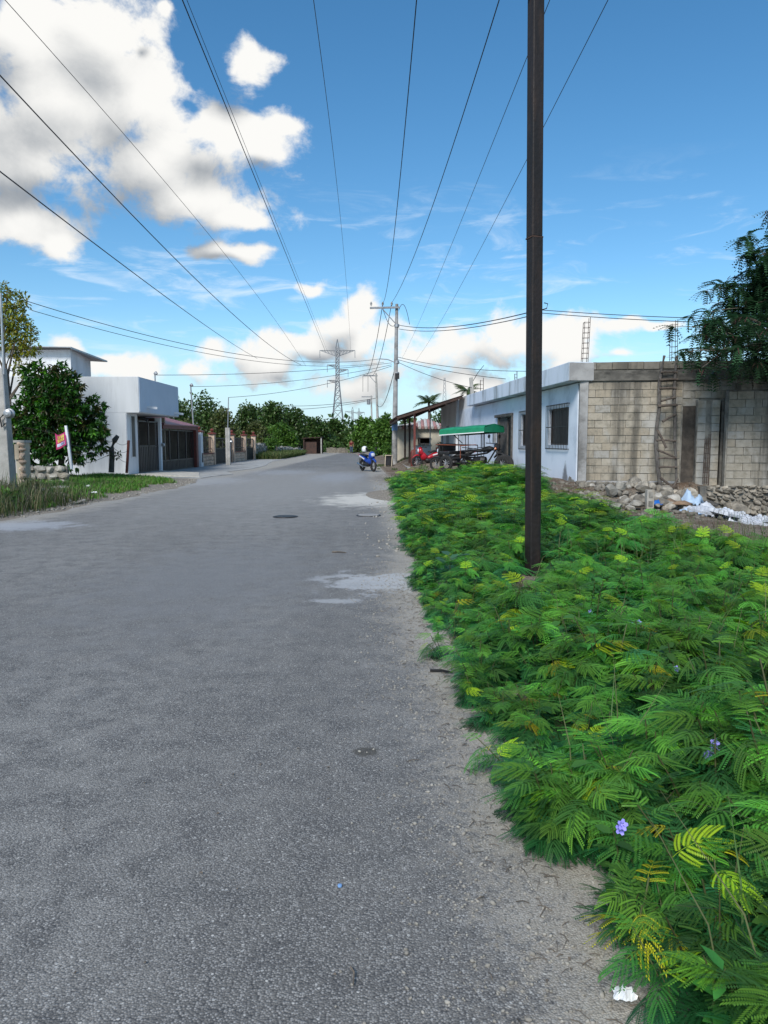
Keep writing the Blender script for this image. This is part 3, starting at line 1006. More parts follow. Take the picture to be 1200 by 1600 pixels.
# stones: a handful of shapes shared by walls and heaps
ROCKS = []
for sd_ in range(7):
    bm = bmesh.new()
    bmesh.ops.create_icosphere(bm, subdivisions=2, radius=0.5)
    rr = random.Random(100 + sd_)
    cuts = [(Vector((rr.gauss(0, 1), rr.gauss(0, 1), rr.gauss(0, 1))).normalized(), rr.uniform(.26, .42)) for _ in range(9)]
    for v in bm.verts:
        for n_, d_ in cuts:
            k3 = v.co.dot(n_) - d_
            if k3 > 0:
                v.co -= n_ * k3
        v.co *= 1 + rr.uniform(-.05, .05)
    me_ = bpy.data.meshes.new('rock')
    bm.to_mesh(me_); bm.free()
    ROCKS.append(me_)


def rock_mesh(i, mat):
    key = 'rock_%d_%s' % (i, mat)
    if key not in bpy.data.meshes:
        c_ = ROCKS[i].copy(); c_.name = key
        c_.materials.append(MATS[mat])
    return bpy.data.meshes[key]


rr = random.Random(21)
z = -0.42
row = 0
while z < 0.34:
    h_ = rr.uniform(0.07, 0.145)
    s = 3.15
    while s < 6.7:
        ln = rr.uniform(0.08, 0.27)
        p = endw(s + ln / 2, 0.50 + rr.uniform(-.02, .03), z + h_ / 2 + rr.uniform(-.02, .02))
        linkmesh('stone', rock_mesh(rr.randrange(7), 'stone'), None, annex, p, (rr.uniform(-.6, .6), rr.uniform(-.5, .5), erot + rr.uniform(-.5, .5)), (ln * 1.1, rr.uniform(.14, .24), h_ * rr.uniform(1.0, 1.3)))
        s += ln
    z += h_ * .95

# ------------------------------------------------------------------ carport beside the white house
cp = thing('carport', 'lean-to carport with rusty brown sheet roof on thin posts against the white house', 'carport', (2.4, 40, 0.2))
PLZ = 0.24
mb = MB()
mb.prism([(1.15, 35.2), (3.7, 35.2), (3.1, 45), (1.0, 45)], lambda u, v, h: (u, v, h), 0.0, PLZ)
obj('floor_slab', mb, MATS['concrete'], cp)
posts = [(1.50, 35.6), (1.40, 39.8), (1.28, 44.2)]
for i_, (px_, py_) in enumerate(posts):
    ztop = 3.02
    obj('post', MB().box((px_, py_, (PLZ + ztop) / 2), (0.11, 0.11, ztop - PLZ)), MATS['red_column'] if i_ == 0 else MATS['rust'], cp, bevel=0.01)


def roofz(x):
    return 2.72 + (x - 0.62) * 0.315


# corrugated roof sheet: waves across the slope, purlins and rafters below
mb = MB()
NY, NXs = 96, 5
vs, fs = [], []
for j in range(NY + 1):
    y = 35.25 + 9.4 * j / NY
    for i_ in range(NXs + 1):
        x = 0.60 + (3.86 - 0.60) * i_ / NXs - 0.05 * (y - 35.2) * 0.6
        vs.append((x, y, roofz(x + 0.05 * (y - 35.2) * .6) + 0.02 * math.sin(j * PI / 2)))
n0 = len(vs)
vs += [(a, b2, c_ - 0.012) for a, b2, c_ in vs]
for j in range(NY):
    for i_ in range(NXs):
        q = j * (NXs + 1) + i_
        fs += [(q, q + 1, q + NXs + 2, q + NXs + 1), (n0 + q, n0 + q + NXs + 1, n0 + q + NXs + 2, n0 + q + 1)]
mb.add(vs, fs)
obj('roof_sheet', mb, MATS['rust'], cp)
for yy in (35.3, 36.9, 38.5, 40.1, 41.7, 43.3, 44.5):
    sh = -0.03 * (yy - 35.2)
    obj('rafter', MB().bar((0.62 + sh, yy, roofz(.62) - .09), (3.80 + sh, yy, roofz(3.80) - .09), 0.05, 0.11), MATS['rust'], cp)
for xx in (0.68, 1.45, 2.2, 3.0):
    obj('purlin', MB().bar((xx, 35.28, roofz(xx) - 0.19), (xx - .28, 44.6, roofz(xx) - 0.19), 0.04, 0.08), MATS['rust'], cp)
# house side wall seen under the carport
mb = MB()
mb.bar((3.74, 37.05, 1.85), (3.38, 42.2, 1.85), 0.16, 3.5)
obj('side_wall', mb, MATS['white_paint'], cp)
obj('inner_door', MB().bar((3.52, 39.2, 1.3), (3.46, 40.1, 1.3), 0.05, 2.1), MATS['steel_grey'], cp)

# beige hut with corrugated two-tone roof behind the carport
hut = thing('tile_roof_hut', 'low beige hut with pink and white corrugated roof behind the carport', 'hut', (2.3, 47, 0.2))
mb = MB()


def hutw(s, n, z):
    return Vector((0.75 + s, 47.0 - n, z))


wall_with_holes(mb, hutw, 0, 3.5, 0.1, 2.45, [(1.45, 2.25, 1.38, 1.72)], 0.18)
mb.box((0.75, 49, 1.27), (0.18, 3.6, 2.35)); mb.box((4.2, 49, 1.27), (0.18, 3.6, 2.35)); mb.box((2.5, 50.8, 1.27), (3.3, 0.18, 2.35))
simple('beige_wall', (0.50, 0.45, 0.35), (0.42, 0.38, 0.30), scale=1.5, rough=0.9, bump=0.2, grime=(0.30, 0.27, 0.22), gscale=1)
obj('wall', mb, MATS['beige_wall'], hut)
obj('window_frame', MB().box((2.30, 46.92, 1.55), (0.06, 0.08, 0.4)).box((2.60, 46.92, 1.36), (.86, .08, .05)).box((2.60, 46.92, 1.74), (.86, .08, .05)), MATS['grey_wood'], hut)
simple('pink_sheet', (0.42, 0.22, 0.20), (0.36, 0.19, 0.17), rough=0.7)
simple('pale_sheet', (0.55, 0.52, 0.48), (0.47, 0.45, 0.42), rough=0.7)
for k2 in range(16):                     # corrugation by corrugation, alternately pink and pale
    x0 = 0.95 + k2 * 0.205
    xm = x0 + .1
    ztop = 2.92 - abs(xm - 2.75) * 0.33
    obj('roof_sheet', MB().tube([(x0 + .1, 46.65, 2.36 + .03), (x0 + .1 + (2.7 - x0 - .1) * .05, 47.9, ztop + .02)], 0.107, 6), MATS['pink_sheet' if k2 % 2 else 'pale_sheet'], hut)
mb = MB().box((2.5, 48.9, 2.5), (3.6, 4.0, 0.08))
obj('ceiling_slab', mb, MATS['rust'], hut)
obj('lean_to_roof', MB().bar((0.55, 46.2, 2.45), (2.0, 46.5, 2.7), 1.4, 0.05), MATS['pale_sheet'], hut)
# white masonry counter in front of the hut
ct = thing('counter', 'white painted masonry counter standing under the carport roof', 'counter', (2.25, 41.5, PLZ))
obj('counter_body', MB().box((2.25, 41.5, PLZ + .5), (0.85, 0.5, 1.0)), MATS['white_paint'], ct, bevel=.01)
obj('counter_top', MB().box((2.25, 41.5, PLZ + 1.025), (0.95, 0.6, 0.05)), MATS['concrete'], ct)
obj('support_pipe', MB().tube([(2.62, 41.3, PLZ), (2.62, 41.3, 3.2)], 0.035, 8), MATS['white_paint'], ct)

# ------------------------------------------------------------------ houses on the other side
lh = thing('cantilever_house', 'white flat roofed house with an overhanging upper storey whose front is tinted as sky shade', 'house', (-11, 33.5, 0.05))
mb = MB()
mb.box((-15.2, 34.0, 2.1), (9.6, 5.9, 4.3))          # upper body, front at x = -10.4
body = MB()
# lower storey set back: side wall flush with the upper side wall
V0 = [(-20, 31.0), (-10.4, 31.0), (-10.4, 36.9), (-20, 36.9)]
body.prism(V0, lambda u, v, h: (u, v, h), 2.72, 4.24)
obj('upper_storey', body, MATS['grey_render'], lh, bevel=.02)
obj('overhang_face', MB().box((-10.392, 33.95, 3.49), (0.03, 5.84, 1.44)), MATS['sky_shade_tint'], lh)
body = MB()
body.prism([(-20, 31.003), (-10.95, 31.003), (-10.95, 32.35), (-20, 32.35)], lambda u, v, h: (u, v, h), -0.1, 2.718)
obj('lower_wall', body, MATS['white_paint'], lh)
obj('side_wall', MB().box((-15.5, 30.997, 1.3), (9.06, 0.04, 2.84)), MATS['grey_render'], lh)
obj('slot_window', MB().box((-10.96, 31.72, 1.72), (0.06, 0.42, 1.75)), MATS['brown_gate'], lh)
obj('slot_frame', MB().box((-10.94, 31.45, 1.72), (0.05, 0.05, 1.85)).box((-10.94, 31.99, 1.72), (0.05, 0.05, 1.85)), MATS['white_paint'], lh)
obj('gate_post', MB().box((-10.95, 35.32, 1.3), (0.26, 0.24, 2.7)), MATS['white_paint'], lh)
obj('inner_wall', MB().box((-14.4, 34.2, 1.35), (0.2, 4.0, 2.7)).box((-12.75, 36.7, 1.35), (3.4, 0.2, 2.7)).box((-16.5, 33.2, 1.3), (.1, 1.5, 2.6)), MATS['tan_wall'], lh)
obj('electric_meter', MB().lathe((-10.80, 35.32, 1.35), [(0.0, 0), (0.09, 0), (0.09, .10), (0.06, .14)], 10, 'X'), MATS['galvanised'], lh)
for yy in (32.1, 36.2):
    obj('drain_spout', MB().bar((-10.42, yy, 2.92 + (.1 if yy < 33 else 0)), (-9.98, yy + .05, 2.86 + (.1 if yy < 33 else 0)), 0.22, 0.10), MATS['white_paint'], lh)
obj('lamp', MB().tube([(-10.8, 32.3, 2.55), (-10.6, 32.35, 2.5), (-10.5, 32.35, 2.42)], [0.05, 0.06, 0.08], 8), MATS['black_iron'], lh)


def bar_gate(root, x, y0, y1, z0, zsolid, z1, nb, mat, leaf=2):
    """sheet-metal lower half, round bars above, in leaves with a frame"""
    w_ = (y1 - y0) / leaf
    for l_ in range(leaf):
        a_, b2 = y0 + l_ * w_ + .01, y0 + (l_ + 1) * w_ - .01
        fr = MB()
        for zz in (z0 + .03, zsolid, z1 - .03):
            fr.bar((x, a_, zz), (x, b2, zz), 0.05, 0.06)
        fr.bar((x, a_ + .03, z0 + .03), (x, a_ + .03, z1), 0.05, 0.05)
        fr.bar((x, b2 - .03, z0 + .03), (x, b2 - .03, z1), 0.05, 0.05)
        leaf_o = obj('gate_leaf', fr, mat, root)
        sh = MB()
        n_ = max(4, int((b2 - a_) / .12))
        for k2 in range(n_):
            yy = a_ + .06 + (b2 - a_ - .12) * (k2 + .5) / n_
            sh.bar((x + (.012 if k2 % 2 else -.004), yy - (b2 - a_ - .12) / n_ / 2, (z0 + zsolid) / 2), (x + (.012 if k2 % 2 else -.004), yy + (b2 - a_ - .12) / n_ / 2, (z0 + zsolid) / 2), 0.02, zsolid - z0 - .08)
        obj('sheet_panel', sh, mat, leaf_o)
        bars = MB()
        for k2 in range(nb):
            yy = a_ + .06 + (b2 - a_ - .12) * (k2 + .5) / nb
            bars.tube([(x, yy, zsolid), (x, yy, z1 - .04)], 0.012, 5)
        obj('bars', bars, mat, leaf_o)


g_ = thing('entrance_gate', 'brown metal double gate with barred upper half under the overhang', 'gate', (-10.95, 33.8, 0.1))
bar_gate(g_, -10.95, 32.36, 35.18, 0.10, 1.30, 2.45, 8, MATS['brown_gate'])
# red roofed garage with a wide barred gate
gg = thing('garage_porch', 'garage porch with dark red sheet roof and red end column behind barred doors', 'garage', (-11.5, 38.7, 0))
mb = MB()
mb.add([(-10.72, 35.5, 2.36), (-10.72, 42.25, 2.40), (-14.4, 42.25, 3.35), (-14.4, 35.5, 3.35)], [(0, 1, 2, 3)])
mb.add([(-10.72, 35.5, 2.30), (-10.72, 42.25, 2.34), (-14.4, 42.25, 3.29), (-14.4, 35.5, 3.29)], [(3, 2, 1, 0)])
mb.add([(-10.72, 35.5, 2.30), (-10.72, 42.25, 2.34), (-10.72, 42.25, 2.40), (-10.72, 35.5, 2.36)], [(0, 1, 2, 3)])
obj('roof', mb, MATS['red_roof'], gg)
obj('fascia', MB().bar((-10.80, 35.5, 2.22), (-10.80, 42.2, 2.24), 0.06, 0.17), MATS['red_column'], gg)
obj('column', MB().box((-10.95, 41.95, 1.15), (0.36, 0.42, 2.4)), MATS['red_column'], gg, bevel=.01)
obj('back_wall', MB().box((-14.2, 39, 1.2), (0.2, 7, 2.6)), MATS['tan_wall'], gg)
obj('end_wall', MB().box((-12.7, 42.3, 1.1), (3.2, 0.2, 2.2)), MATS['tan_wall'], gg)
obj('back_door', MB().box((-14.05, 38.0, 1.1), (0.12, 1.1, 2.1)), MATS['brown_gate'], gg)
obj('back_dado', MB().box((-14.07, 39.6, .5), (0.10, 5.4, 0.8)), MATS['black_iron'], gg)
g2_ = thing('garage_gate', 'four leaf dark garage gate with long bars under the dark red roof', 'gate', (-10.95, 38.6, 0))
bar_gate(g2_, -10.95, 35.5, 41.7, 0.02, 0.55, 2.12, 7, MATS['brown_gate'], 4)

# stone clad front fence with railings and capped pillars
fn = thing('front_fence', 'low flagstone clad front fence with black railings and capped pillars', 'fence', (-10.95, 52, 0))
PILL = [43.0, 46.3, 52.3, 56.8, 61.0]
for i_, yy in enumerate(PILL):
    zt = 2.0 if i_ else 2.08
    pl = obj('pillar', MB().box((-10.95, yy, zt / 2 - .03), (0.36, 0.36 if i_ else .5, zt)), MATS['white_paint' if i_ == 0 else 'flagstone'], fn, bevel=.01)
    obj('cap', MB().lathe((-10.95, yy, zt - .03), [(0.30, 0), (0.30, .06), (0.14, .10), (0.05, .14), (0.05, .17), (0.11, .20), (0.13, .27), (0.08, .34), (0.01, .37)], 12), MATS['red_column'], pl)
obj('letter_slot', MB().box((-10.76, 43.0, 0.55), (0.03, 0.2, 0.55)), MATS['black_iron'], fn)
for (a_, b2) in ((43.3, 46.1), (52.5, 56.6)):
    seg = obj('low_wall', MB().box((-10.95, (a_ + b2) / 2, 0.35), (0.24, b2 - a_, 0.76)), MATS['mortar'], fn)
    rr = random.Random(int(a_))
    yy = a_
    st_me = None
    # irregular flat stones facing the wall
    zrow = 0.0
    while zrow < 0.68:
        h_ = rr.uniform(.14, .24)
        y_ = a_
        while y_ < b2 - .05:
            l_ = min(rr.uniform(.2, .45), b2 - y_)
            linkmesh('stone', rock_mesh(rr.randrange(7), 'flagstone'), None, seg, (-10.82, y_ + l_ / 2, zrow + h_ / 2), (rr.uniform(-.2, .2), 0, 0), (0.06, l_ * 1.25, min(h_, .74 - zrow) * 1.25))
            y_ += l_
        zrow += h_
    obj('coping', MB().box((-10.95, (a_ + b2) / 2, 0.76), (0.36, b2 - a_ - .02, 0.06)), MATS['red_column'], fn)
    rl = MB()
    n_ = int((b2 - a_) / .14)
    for k2 in range(n_ + 1):
        yk = a_ + .1 + (b2 - a_ - .2) * k2 / n_
        rl.tube([(-10.95, yk, .79), (-10.95, yk, 1.82)], 0.012, 5)
    for zz in (.86, 1.05, 1.74):
        rl.bar((-10.95, a_, zz), (-10.95, b2, zz), .03, .04)
    rl.bar((-10.95, a_ + (b2 - a_) * .4, .8), (-10.95, a_ + (b2 - a_) * .4, 1.8), .04, .04)
    obj('railing', rl, MATS['black_iron'], fn)
for (a_, b2) in ((46.55, 52.05), (57.05, 60.75)):
    gx_ = thing('driveway_gate', 'black sheet metal driveway gate between stone pillars' + (' behind the square concrete post' if a_ < 50 else ' at the far end of the stone fence'), 'gate', (-10.95, (a_ + b2) / 2, 0))
    bar_gate(gx_, -10.95, a_, b2, 0.03, 1.05, 1.75, 8, MATS['black_iron'], 2)
# rough grey stone walls further on
rw = thing('rubble_wall', 'low grey dry stone wall beyond the front fence', 'wall', (-10.8, 70, 0))
mb = MB()
for k2 in range(12):
    t0, t1 = k2 / 12, (k2 + 1) / 12
    p0, p1 = Vector((-11.1, 61.5, 0)).lerp(Vector((-9.7, 86, 0)), t0), Vector((-11.1, 61.5, 0)).lerp(Vector((-9.7, 86, 0)), t1)
    zz = 1.35 - t0 * 0.75 + 0.1 * math.sin(k2 * 2.1)
    mb.bar((p0.x, p0.y, zz / 2), (p1.x, p1.y, zz / 2), 0.4, zz)
core = obj('wall_core', mb, MATS['stone'], rw)
V_, F_ = [], []
mbs = MB()
rr = random.Random(5)
for k2 in range(260):
    t = rr.random()
    p = Vector((-11.1, 61.5, 0)).lerp(Vector((-9.7, 86, 0)), t)
    zz = rr.uniform(.1, 1.3 - t * .75)
    rm = ROCKS[rr.randrange(7)]
    sc = rr.uniform(.25, .5)
    n0 = len(mbs.v)
    mbs.add([(v.co.x * .3 + p.x + .2, v.co.y * sc * 1.6 + p.y, v.co.z * sc * .8 + zz) for v in rm.vertices], [tuple(f.vertices) for f in rm.polygons])
tag(obj('facing_stones', mbs, MATS['white_stone'], rw), kind='stuff')
bw = thing('yard_wall', 'weathered block wall at the back of the fenced yard', 'wall', (-16, 52, 0))
obj('wall_face', MB().box((-16.0, 53, 0.72), (0.2, 20, 1.5)), MATS['beige_wall'], bw)
obj('coping', MB().box((-16.0, 53, 1.49), (0.26, 20, 0.06)), MATS['grey_concrete'], bw)

# upper house far left behind the bush
uh = thing('tin_roof_house', 'tall white house with thin overhanging tin roof rising behind the bush', 'house', (-17, 36, 0))
c0 = at(112, 600, 37); c1 = at(131, 600, 39)
obj('wall', MB().prism([(-24, 37.0), (c0.x, 37.0), (c1.x, 40.0), (-24, 41)], lambda u, v, h: (u, v, h), 0, 6.1), MATS['white_paint'], uh)
mb = MB()
mb.add([(-24.2, 36.6, 6.33), (c0.x + .2, 36.6, 6.20), (c1.x + .7, 40.6, 5.95), (-24.2, 41.4, 6.5)], [(0, 1, 2, 3)])
mb.add([(-24.2, 36.6, 6.25), (c0.x + .2, 36.6, 6.12), (c1.x + .7, 40.6, 5.87), (-24.2, 41.4, 6.42)], [(3, 2, 1, 0)])
mb.add([(-24.2, 36.6, 6.25), (c0.x + .2, 36.6, 6.12), (c0.x + .2, 36.6, 6.20), (-24.2, 36.6, 6.33)], [(0, 1, 2, 3)])
mb.add([(c0.x + .2, 36.6, 6.12), (c1.x + .7, 40.6, 5.87), (c1.x + .7, 40.6, 5.95), (c0.x + .2, 36.6, 6.20)], [(0, 1, 2, 3)])
obj('roof', mb, MATS['galvanised'], uh)
obj('fascia', MB().bar((-24.2, 36.55, 6.22), (c0.x + .2, 36.55, 6.10), .04, .1), MATS['black_iron'], uh)

# ------------------------------------------------------------------ poles
pole = thing('timber_post', 'tall dark brown square post rising out of the green weeds', 'post', (1.69, 8.1, 0))
base = at(832, 905, 8.1); top = at(838, 0, 8.1)
dirp = (top - base).normalized()
b0 = base - dirp * 0.5
t0 = base + dirp * 8.4
q = dirp.to_track_quat('Z', 'Y').to_matrix() @ Matrix.Rotation(math.radians(20), 3, 'Z')
simple('dark_post', (0.019, 0.013, 0.011), (0.009, 0.0075, 0.007), scale=2.2, rough=0.6, bump=0.35, bscale=22, stretch=(3, 3, 0.5), grime=(0.034, 0.020, 0.013), gscale=4)
wdt = 0.134
jz = at(835, 372, 8.1)
h1 = (jz - b0).length
h2 = (t0 - jz).length
obj('lower_shaft', MB().box(b0 + dirp * h1 / 2, (wdt, wdt, h1), rot=q), MATS['dark_post'], pole, bevel=.012)
obj('upper_shaft', MB().box(jz + dirp * (h2 / 2 + .004), (wdt - .002, wdt - .002, h2), rot=q), MATS['dark_post'], pole, bevel=.012)
obj('weld_band', MB().box(jz, (wdt + .004, wdt + .004, 0.014), rot=q), MATS['rust'], pole)
ca = at(836, -9, 8.1)
obj('cross_arm', MB().bar(ca + Vector((-.16, -.03, 0)), ca + Vector((.02, 0.0, 0)), 0.07, 0.06), MATS['dark_post'], pole)
hk = at(848, 484, 8.1)
obj('hook', MB().tube([hk + Vector((-.02, .03, .0)), hk + Vector((.05, .03, .02)), hk + Vector((.06, .03, .07)), hk + Vector((.02, .03, .08))], 0.006, 6), MATS['black_iron'], pole)


def round_pole(name, label, px0, py0, py1, Y, r0, r1, arm=None, px1=None, group=None, armz=0.35):
    b_ = at(px0, py0, Y); t_ = at(px1 if px1 else px0, py1, Y)
    th = thing(name, label, 'utility pole', (b_.x, b_.y, b_.z), group=group)
    obj('shaft', MB().tube([b_ - Vector((0, 0, .3)), b_.lerp(t_, .5), t_], [r0, (r0 + r1) / 2, r1], 12), MATS['grey_concrete'] if Y < 50 else MATS['post_concrete'], th, smooth=False)
    return th, b_, t_


PX, PYY = 618, 44.6
up, pb, pt = round_pole('utility_pole', 'round grey concrete utility pole with crossarm beside the carport', 616, 729, 475, PYY, 0.19, 0.09, px1=620)
az_ = at(620, 481, PYY).z
aL, aR = at(578, 482, PYY), at(624, 481, PYY)
arm_o = obj('crossarm', MB().bar(aL + Vector((0, -.16, 0)), aR + Vector((0, -.16, 0)), 0.09, 0.11), MATS['steel_grey'], up)
for px_ in (580, 598, 612):
    p = at(px_, 480, PYY) + Vector((0, -.16, .03))
    obj('insulator', MB().lathe(p, [(0.02, 0), (0.02, .06), (0.07, .07), (0.05, .13), (0.075, .15), (0.05, .21), (0.03, .26)], 10), MATS['grey_concrete'], arm_o)
obj('brace', MB().bar(at(598, 484, PYY) + Vector((0, -.16, 0)), at(617, 505, PYY) + Vector((0, -.13, 0)), 0.05, 0.05), MATS['steel_grey'], up)
for yy in (509, 566, 584):
    p = at(620, yy, PYY)
    obj('clamp', MB().lathe(p + Vector((0, 0, -.1)), [(0.13, 0), (0.15, 0.02), (0.15, .18), (0.13, .2)], 12), MATS['galvanised'], up)
obj('bracket', MB().tube([at(618, 567, PYY) + Vector((0, -.1, 0)), at(606, 562, PYY) + Vector((0, -.1, 0)), at(594, 561, PYY) + Vector((0, -.1, 0))], 0.03, 6), MATS['galvanised'], up)
p = at(621, 585, PYY)
obj('connector_box', MB().box(p + Vector((-.02, -.2, -.12)), (.26, .14, .34)), MATS['black_iron'], up)
# painted band with a notice at eye height
zb = at(617, 668, PYY)
simple('blue_notice', (0.20, 0.36, 0.62), (0.17, 0.31, 0.55), rough=0.5)
bandr = 0.172
nb_ = obj('notice_band', MB().lathe((zb.x - .01, zb.y, zb.z - .18), [(bandr, 0), (bandr + .004, .01), (bandr + .004, .35), (bandr, .36)], 16), MATS['blue_notice'], up)
for k2, (zz, hh_) in enumerate(((-.10, .03), (-.03, .05), (.06, .03), (.11, .02))):
    obj('print_line', MB().prism([(-.6, zz), (.6, zz), (.6, zz + hh_), (-.6, zz + hh_)], lambda u, v, h: (zb.x - .01 + (bandr + h) * math.sin(u * .8), zb.y - (bandr + h) * math.cos(u * .8), zb.z + v), .003, .009), MATS['white_paint'], nb_)

fp, fb, ft = round_pole('utility_pole', 'thin leaning concrete utility pole with wide crossarm far down the street', 592, 712, 583, 78, 0.17, 0.1, px1=587.5)
obj('crossarm', MB().bar(at(567, 587, 78), at(590, 587, 78), .1, .12), MATS['steel_grey'], fp)
obj('brace', MB().bar(at(578, 588, 78), at(587, 598, 78), .06, .06), MATS['steel_grey'], fp)
for px_ in (567, 575):
    obj('dropper', MB().tube([at(px_, 587, 77.9), at(px_, 612, 77.9)], .02, 5), MATS['cable'], fp)
fp2, fb2, ft2 = round_pole('utility_pole', 'slim concrete utility pole with short crossarm in front of the far trees', 582, 704, 618, 112, 0.17, 0.1, px1=580)
obj('crossarm', MB().bar(at(565, 620, 112), at(582, 620, 112), .12, .14), MATS['steel_grey'], fp2)
obj('transformer', MB().lathe(at(576, 632, 111.6), [(.22, 0), (.25, .1), (.25, .7), (.2, .8)], 10), MATS['steel_grey'], fp2)


def mast(px, py0, py1, Y, label, r=0.022, name='service_mast', base_sq=None, cat='mast'):
    b_ = at(px[0], py0, Y); t_ = at(px[1], py1, Y)
    th = thing(name, label, cat, tuple(b_))
    obj('pipe', MB().tube([b_, t_], r, 7), MATS['galvanised'], th)
    obj('weatherhead', MB().tube([t_ - Vector((0, 0, .05)), t_ + Vector((0, 0, .05)), t_ + Vector((.06, -.06, .10)), t_ + Vector((.12, -.1, .03))], [r, r * 1.9, r * 2.2, r * 1.7], 7), MATS['galvanised'], th)
    return th, t_


m1, m1t = mast((243, 242), 612, 586, 34.5, 'short pipe mast on the roof of the overhanging house', r=.035)
m2, m2t = mast((302, 298), 664, 604, 41.5, 'thin slanting service mast above the dark red garage roof', r=.04)
sqp = thing('service_post', 'square cream concrete meter post with a thin pipe before the stone fence', 'post', (-9.9, 46.0, 0))
sq = at(357, 727, 45.9)
obj('shaft', MB().box((sq.x, sq.y, 1.17), (0.28, 0.24, 2.4)), MATS['post_concrete'], sqp, bevel=.015)
obj('groove', MB().box((sq.x - .02, sq.y - .118, 1.2), (0.03, 0.02, 2.2)), MATS['grey_concrete'], sqp)
m3t = at(357, 621, 45.9)
obj('pipe', MB().tube([(sq.x, sq.y, 2.3), m3t], 0.03, 7), MATS['galvanised'], sqp)
obj('meter', MB().lathe((sq.x + .14, sq.y, 1.5), [(0, 0), (.09, 0), (.09, .1), (.06, .13)], 10, 'X'), MATS['galvanised'], sqp)

# near post at the far left with electricity meter and pipe
np_ = thing('meter_post', 'stained cream concrete post with round electricity meter and tall pipe beside the bush', 'post', (-10, 19, .2))
b_ = at(6, 735, 19)
obj('shaft', MB().add([(b_.x - .36, 18.85, .0), (b_.x + .24, 18.85, .0), (b_.x + .24, 19.2, .0), (b_.x - .36, 19.2, .0), (b_.x - .28, 18.9, 3.32), (b_.x + .14, 18.9, 3.40), (b_.x + .14, 19.15, 3.40), (b_.x - .28, 19.15, 3.32)],
                      [(0, 3, 2, 1), (4, 5, 6, 7), (0, 1, 5, 4), (1, 2, 6, 5), (2, 3, 7, 6), (3, 0, 4, 7)]), MATS['post_concrete'], np_, bevel=.02)
mp = at(14, 646, 18.8)
obj('meter', MB().lathe(mp + Vector((0, .06, 0)), [(0.13, 0), (0.13, -.05), (0.10, -.07), (0.10, -.16), (0.04, -.18)], 14, 'Y'), MATS['galvanised'], np_)
obj('meter_cable', MB().tube([mp + Vector((-.14, .02, -.02)), mp + Vector((-.24, 0, -.12)), mp + Vector((-.20, 0, -.35)), mp + Vector((-.12, .03, -.25))], .022, 6), MATS['black_iron'], np_)
pp0, pp1 = at(6, 585, 18.8), at(1, 458, 18.8)
obj('pipe', MB().tube([pp0, pp1], .028, 8), MATS['galvanised'], np_)
obj('conduit', MB().tube([pp0 + Vector((-.02, .0, 0)), at(10, 660, 18.75)], .022, 6), MATS['steel_grey'], np_)

# ------------------------------------------------------------------ wires
def planepoint(Aw, Bw, px, py):
    """point of the vertical plane through Aw, Bw that shows at the pixel"""
    nrm = Vector((-(Bw.y - Aw.y), Bw.x - Aw.x, 0))
    d = ray(px, py)
    o_ = Vector((0, 0, CAM_H))
    t = nrm.dot(Aw - o_) / nrm.dot(d)
    return o_ + d * t


def wire(label, a, b_, mid=None, r=0.012, ext=0.0, sag=0.0, group=None, name='overhead_wire', nseg=28):
    """cable through a .. b_ (each (px, py, distance) or a world point); mid: a pixel it also passes"""
    Aw = a if isinstance(a, Vector) else at(*a)
    Bw = b_ if isinstance(b_, Vector) else at(*b_)
    D_ = Bw - Aw
    kk = -sag
    if mid:
        M_ = planepoint(Aw, Bw, *mid)
        t = (M_ - Aw).xy.dot(D_.xy) / D_.xy.length_squared
        kk = (M_.z - (Aw.z + D_.z * t)) / max(1e-6, 4 * t * (1 - t))
    pts = []
    for i_ in range(nseg + 1):
        t = -ext + (1 + ext) * i_ / nseg
        p = Aw + D_ * t
        p.z += 4 * kk * t * (1 - t)
        pts.append(p)
    o = obj(name, MB().tube(pts, r, 5), MATS['cable'])
    return tag(o, label, 'cable', group)


G1 = 'cables overhead along the street'
wire('black cable crossing from the top left corner towards the far street', (8, 0, 34), (478, 572, 130), mid=(250, 275), r=.018, ext=.35, group=G1)
wire('dark cable running from the left edge above the big cloud base', (0, 118, 30), (470, 570, 130), mid=(220, 350), r=.03, ext=.35, group=G1)
wire('dark cable passing just below the small left cloud', (0, 268, 26), (402, 560, 130), mid=(200, 420), r=.026, ext=.35, group=G1)
wire('thick black cable sagging past the small round cloud to the steel tower', (285, 0, 45), (508, 548, 221), mid=(385, 245), r=.038, ext=.25, group=G1)
wire('thinner twin of the thick cable running to the steel tower', (292, 0, 46), (512, 550, 221), mid=(397, 262), r=.02, ext=.25, group=G1)
wire('thin cable running nearly straight down to the tower crossarm end', (490, 0, 45), (548, 549, 221), mid=(522, 250), r=.024, ext=.25, group=G1)
wire('left one of the cables meeting at the concrete pole crossarm', (651, 0, 13.5), aL.lerp(aR, .44) + Vector((0, -.16, .28)), mid=(628, 250), r=.011, ext=.6, group=G1)
wire('right one of the cables meeting at the concrete pole crossarm', (780, 0, 14), aL.lerp(aR, .74) + Vector((0, -.16, .28)), mid=(702, 245), r=.011, ext=.6, group=G1)
wire('cable passing behind the dark post and on over the white house', (859, 0, 40), (628, 560, 260), mid=(745, 285), r=.022, ext=.25, group=G1)
wire('rightmost cable slanting down behind the dark post', (950, 0, 40), (640, 575, 260), mid=(797, 300), r=.022, ext=.25, group=G1)
G2 = 'cables from the concrete pole to the houses'
wire('upper service cable from the left tree to the concrete pole', (34, 468, 22), at(594, 561, PYY) + Vector((0, -.1, 0)), mid=(300, 540), r=.011, ext=.0, group=G2)
wire('lower service cable from the left tree to the concrete pole', (50, 485, 22), at(600, 566, PYY), mid=(300, 548), r=.009, group=G2)
wire('cable from the overhanging house mast to the concrete pole', m1t, at(612, 567, PYY), mid=(430, 582), r=.012, group=G2)
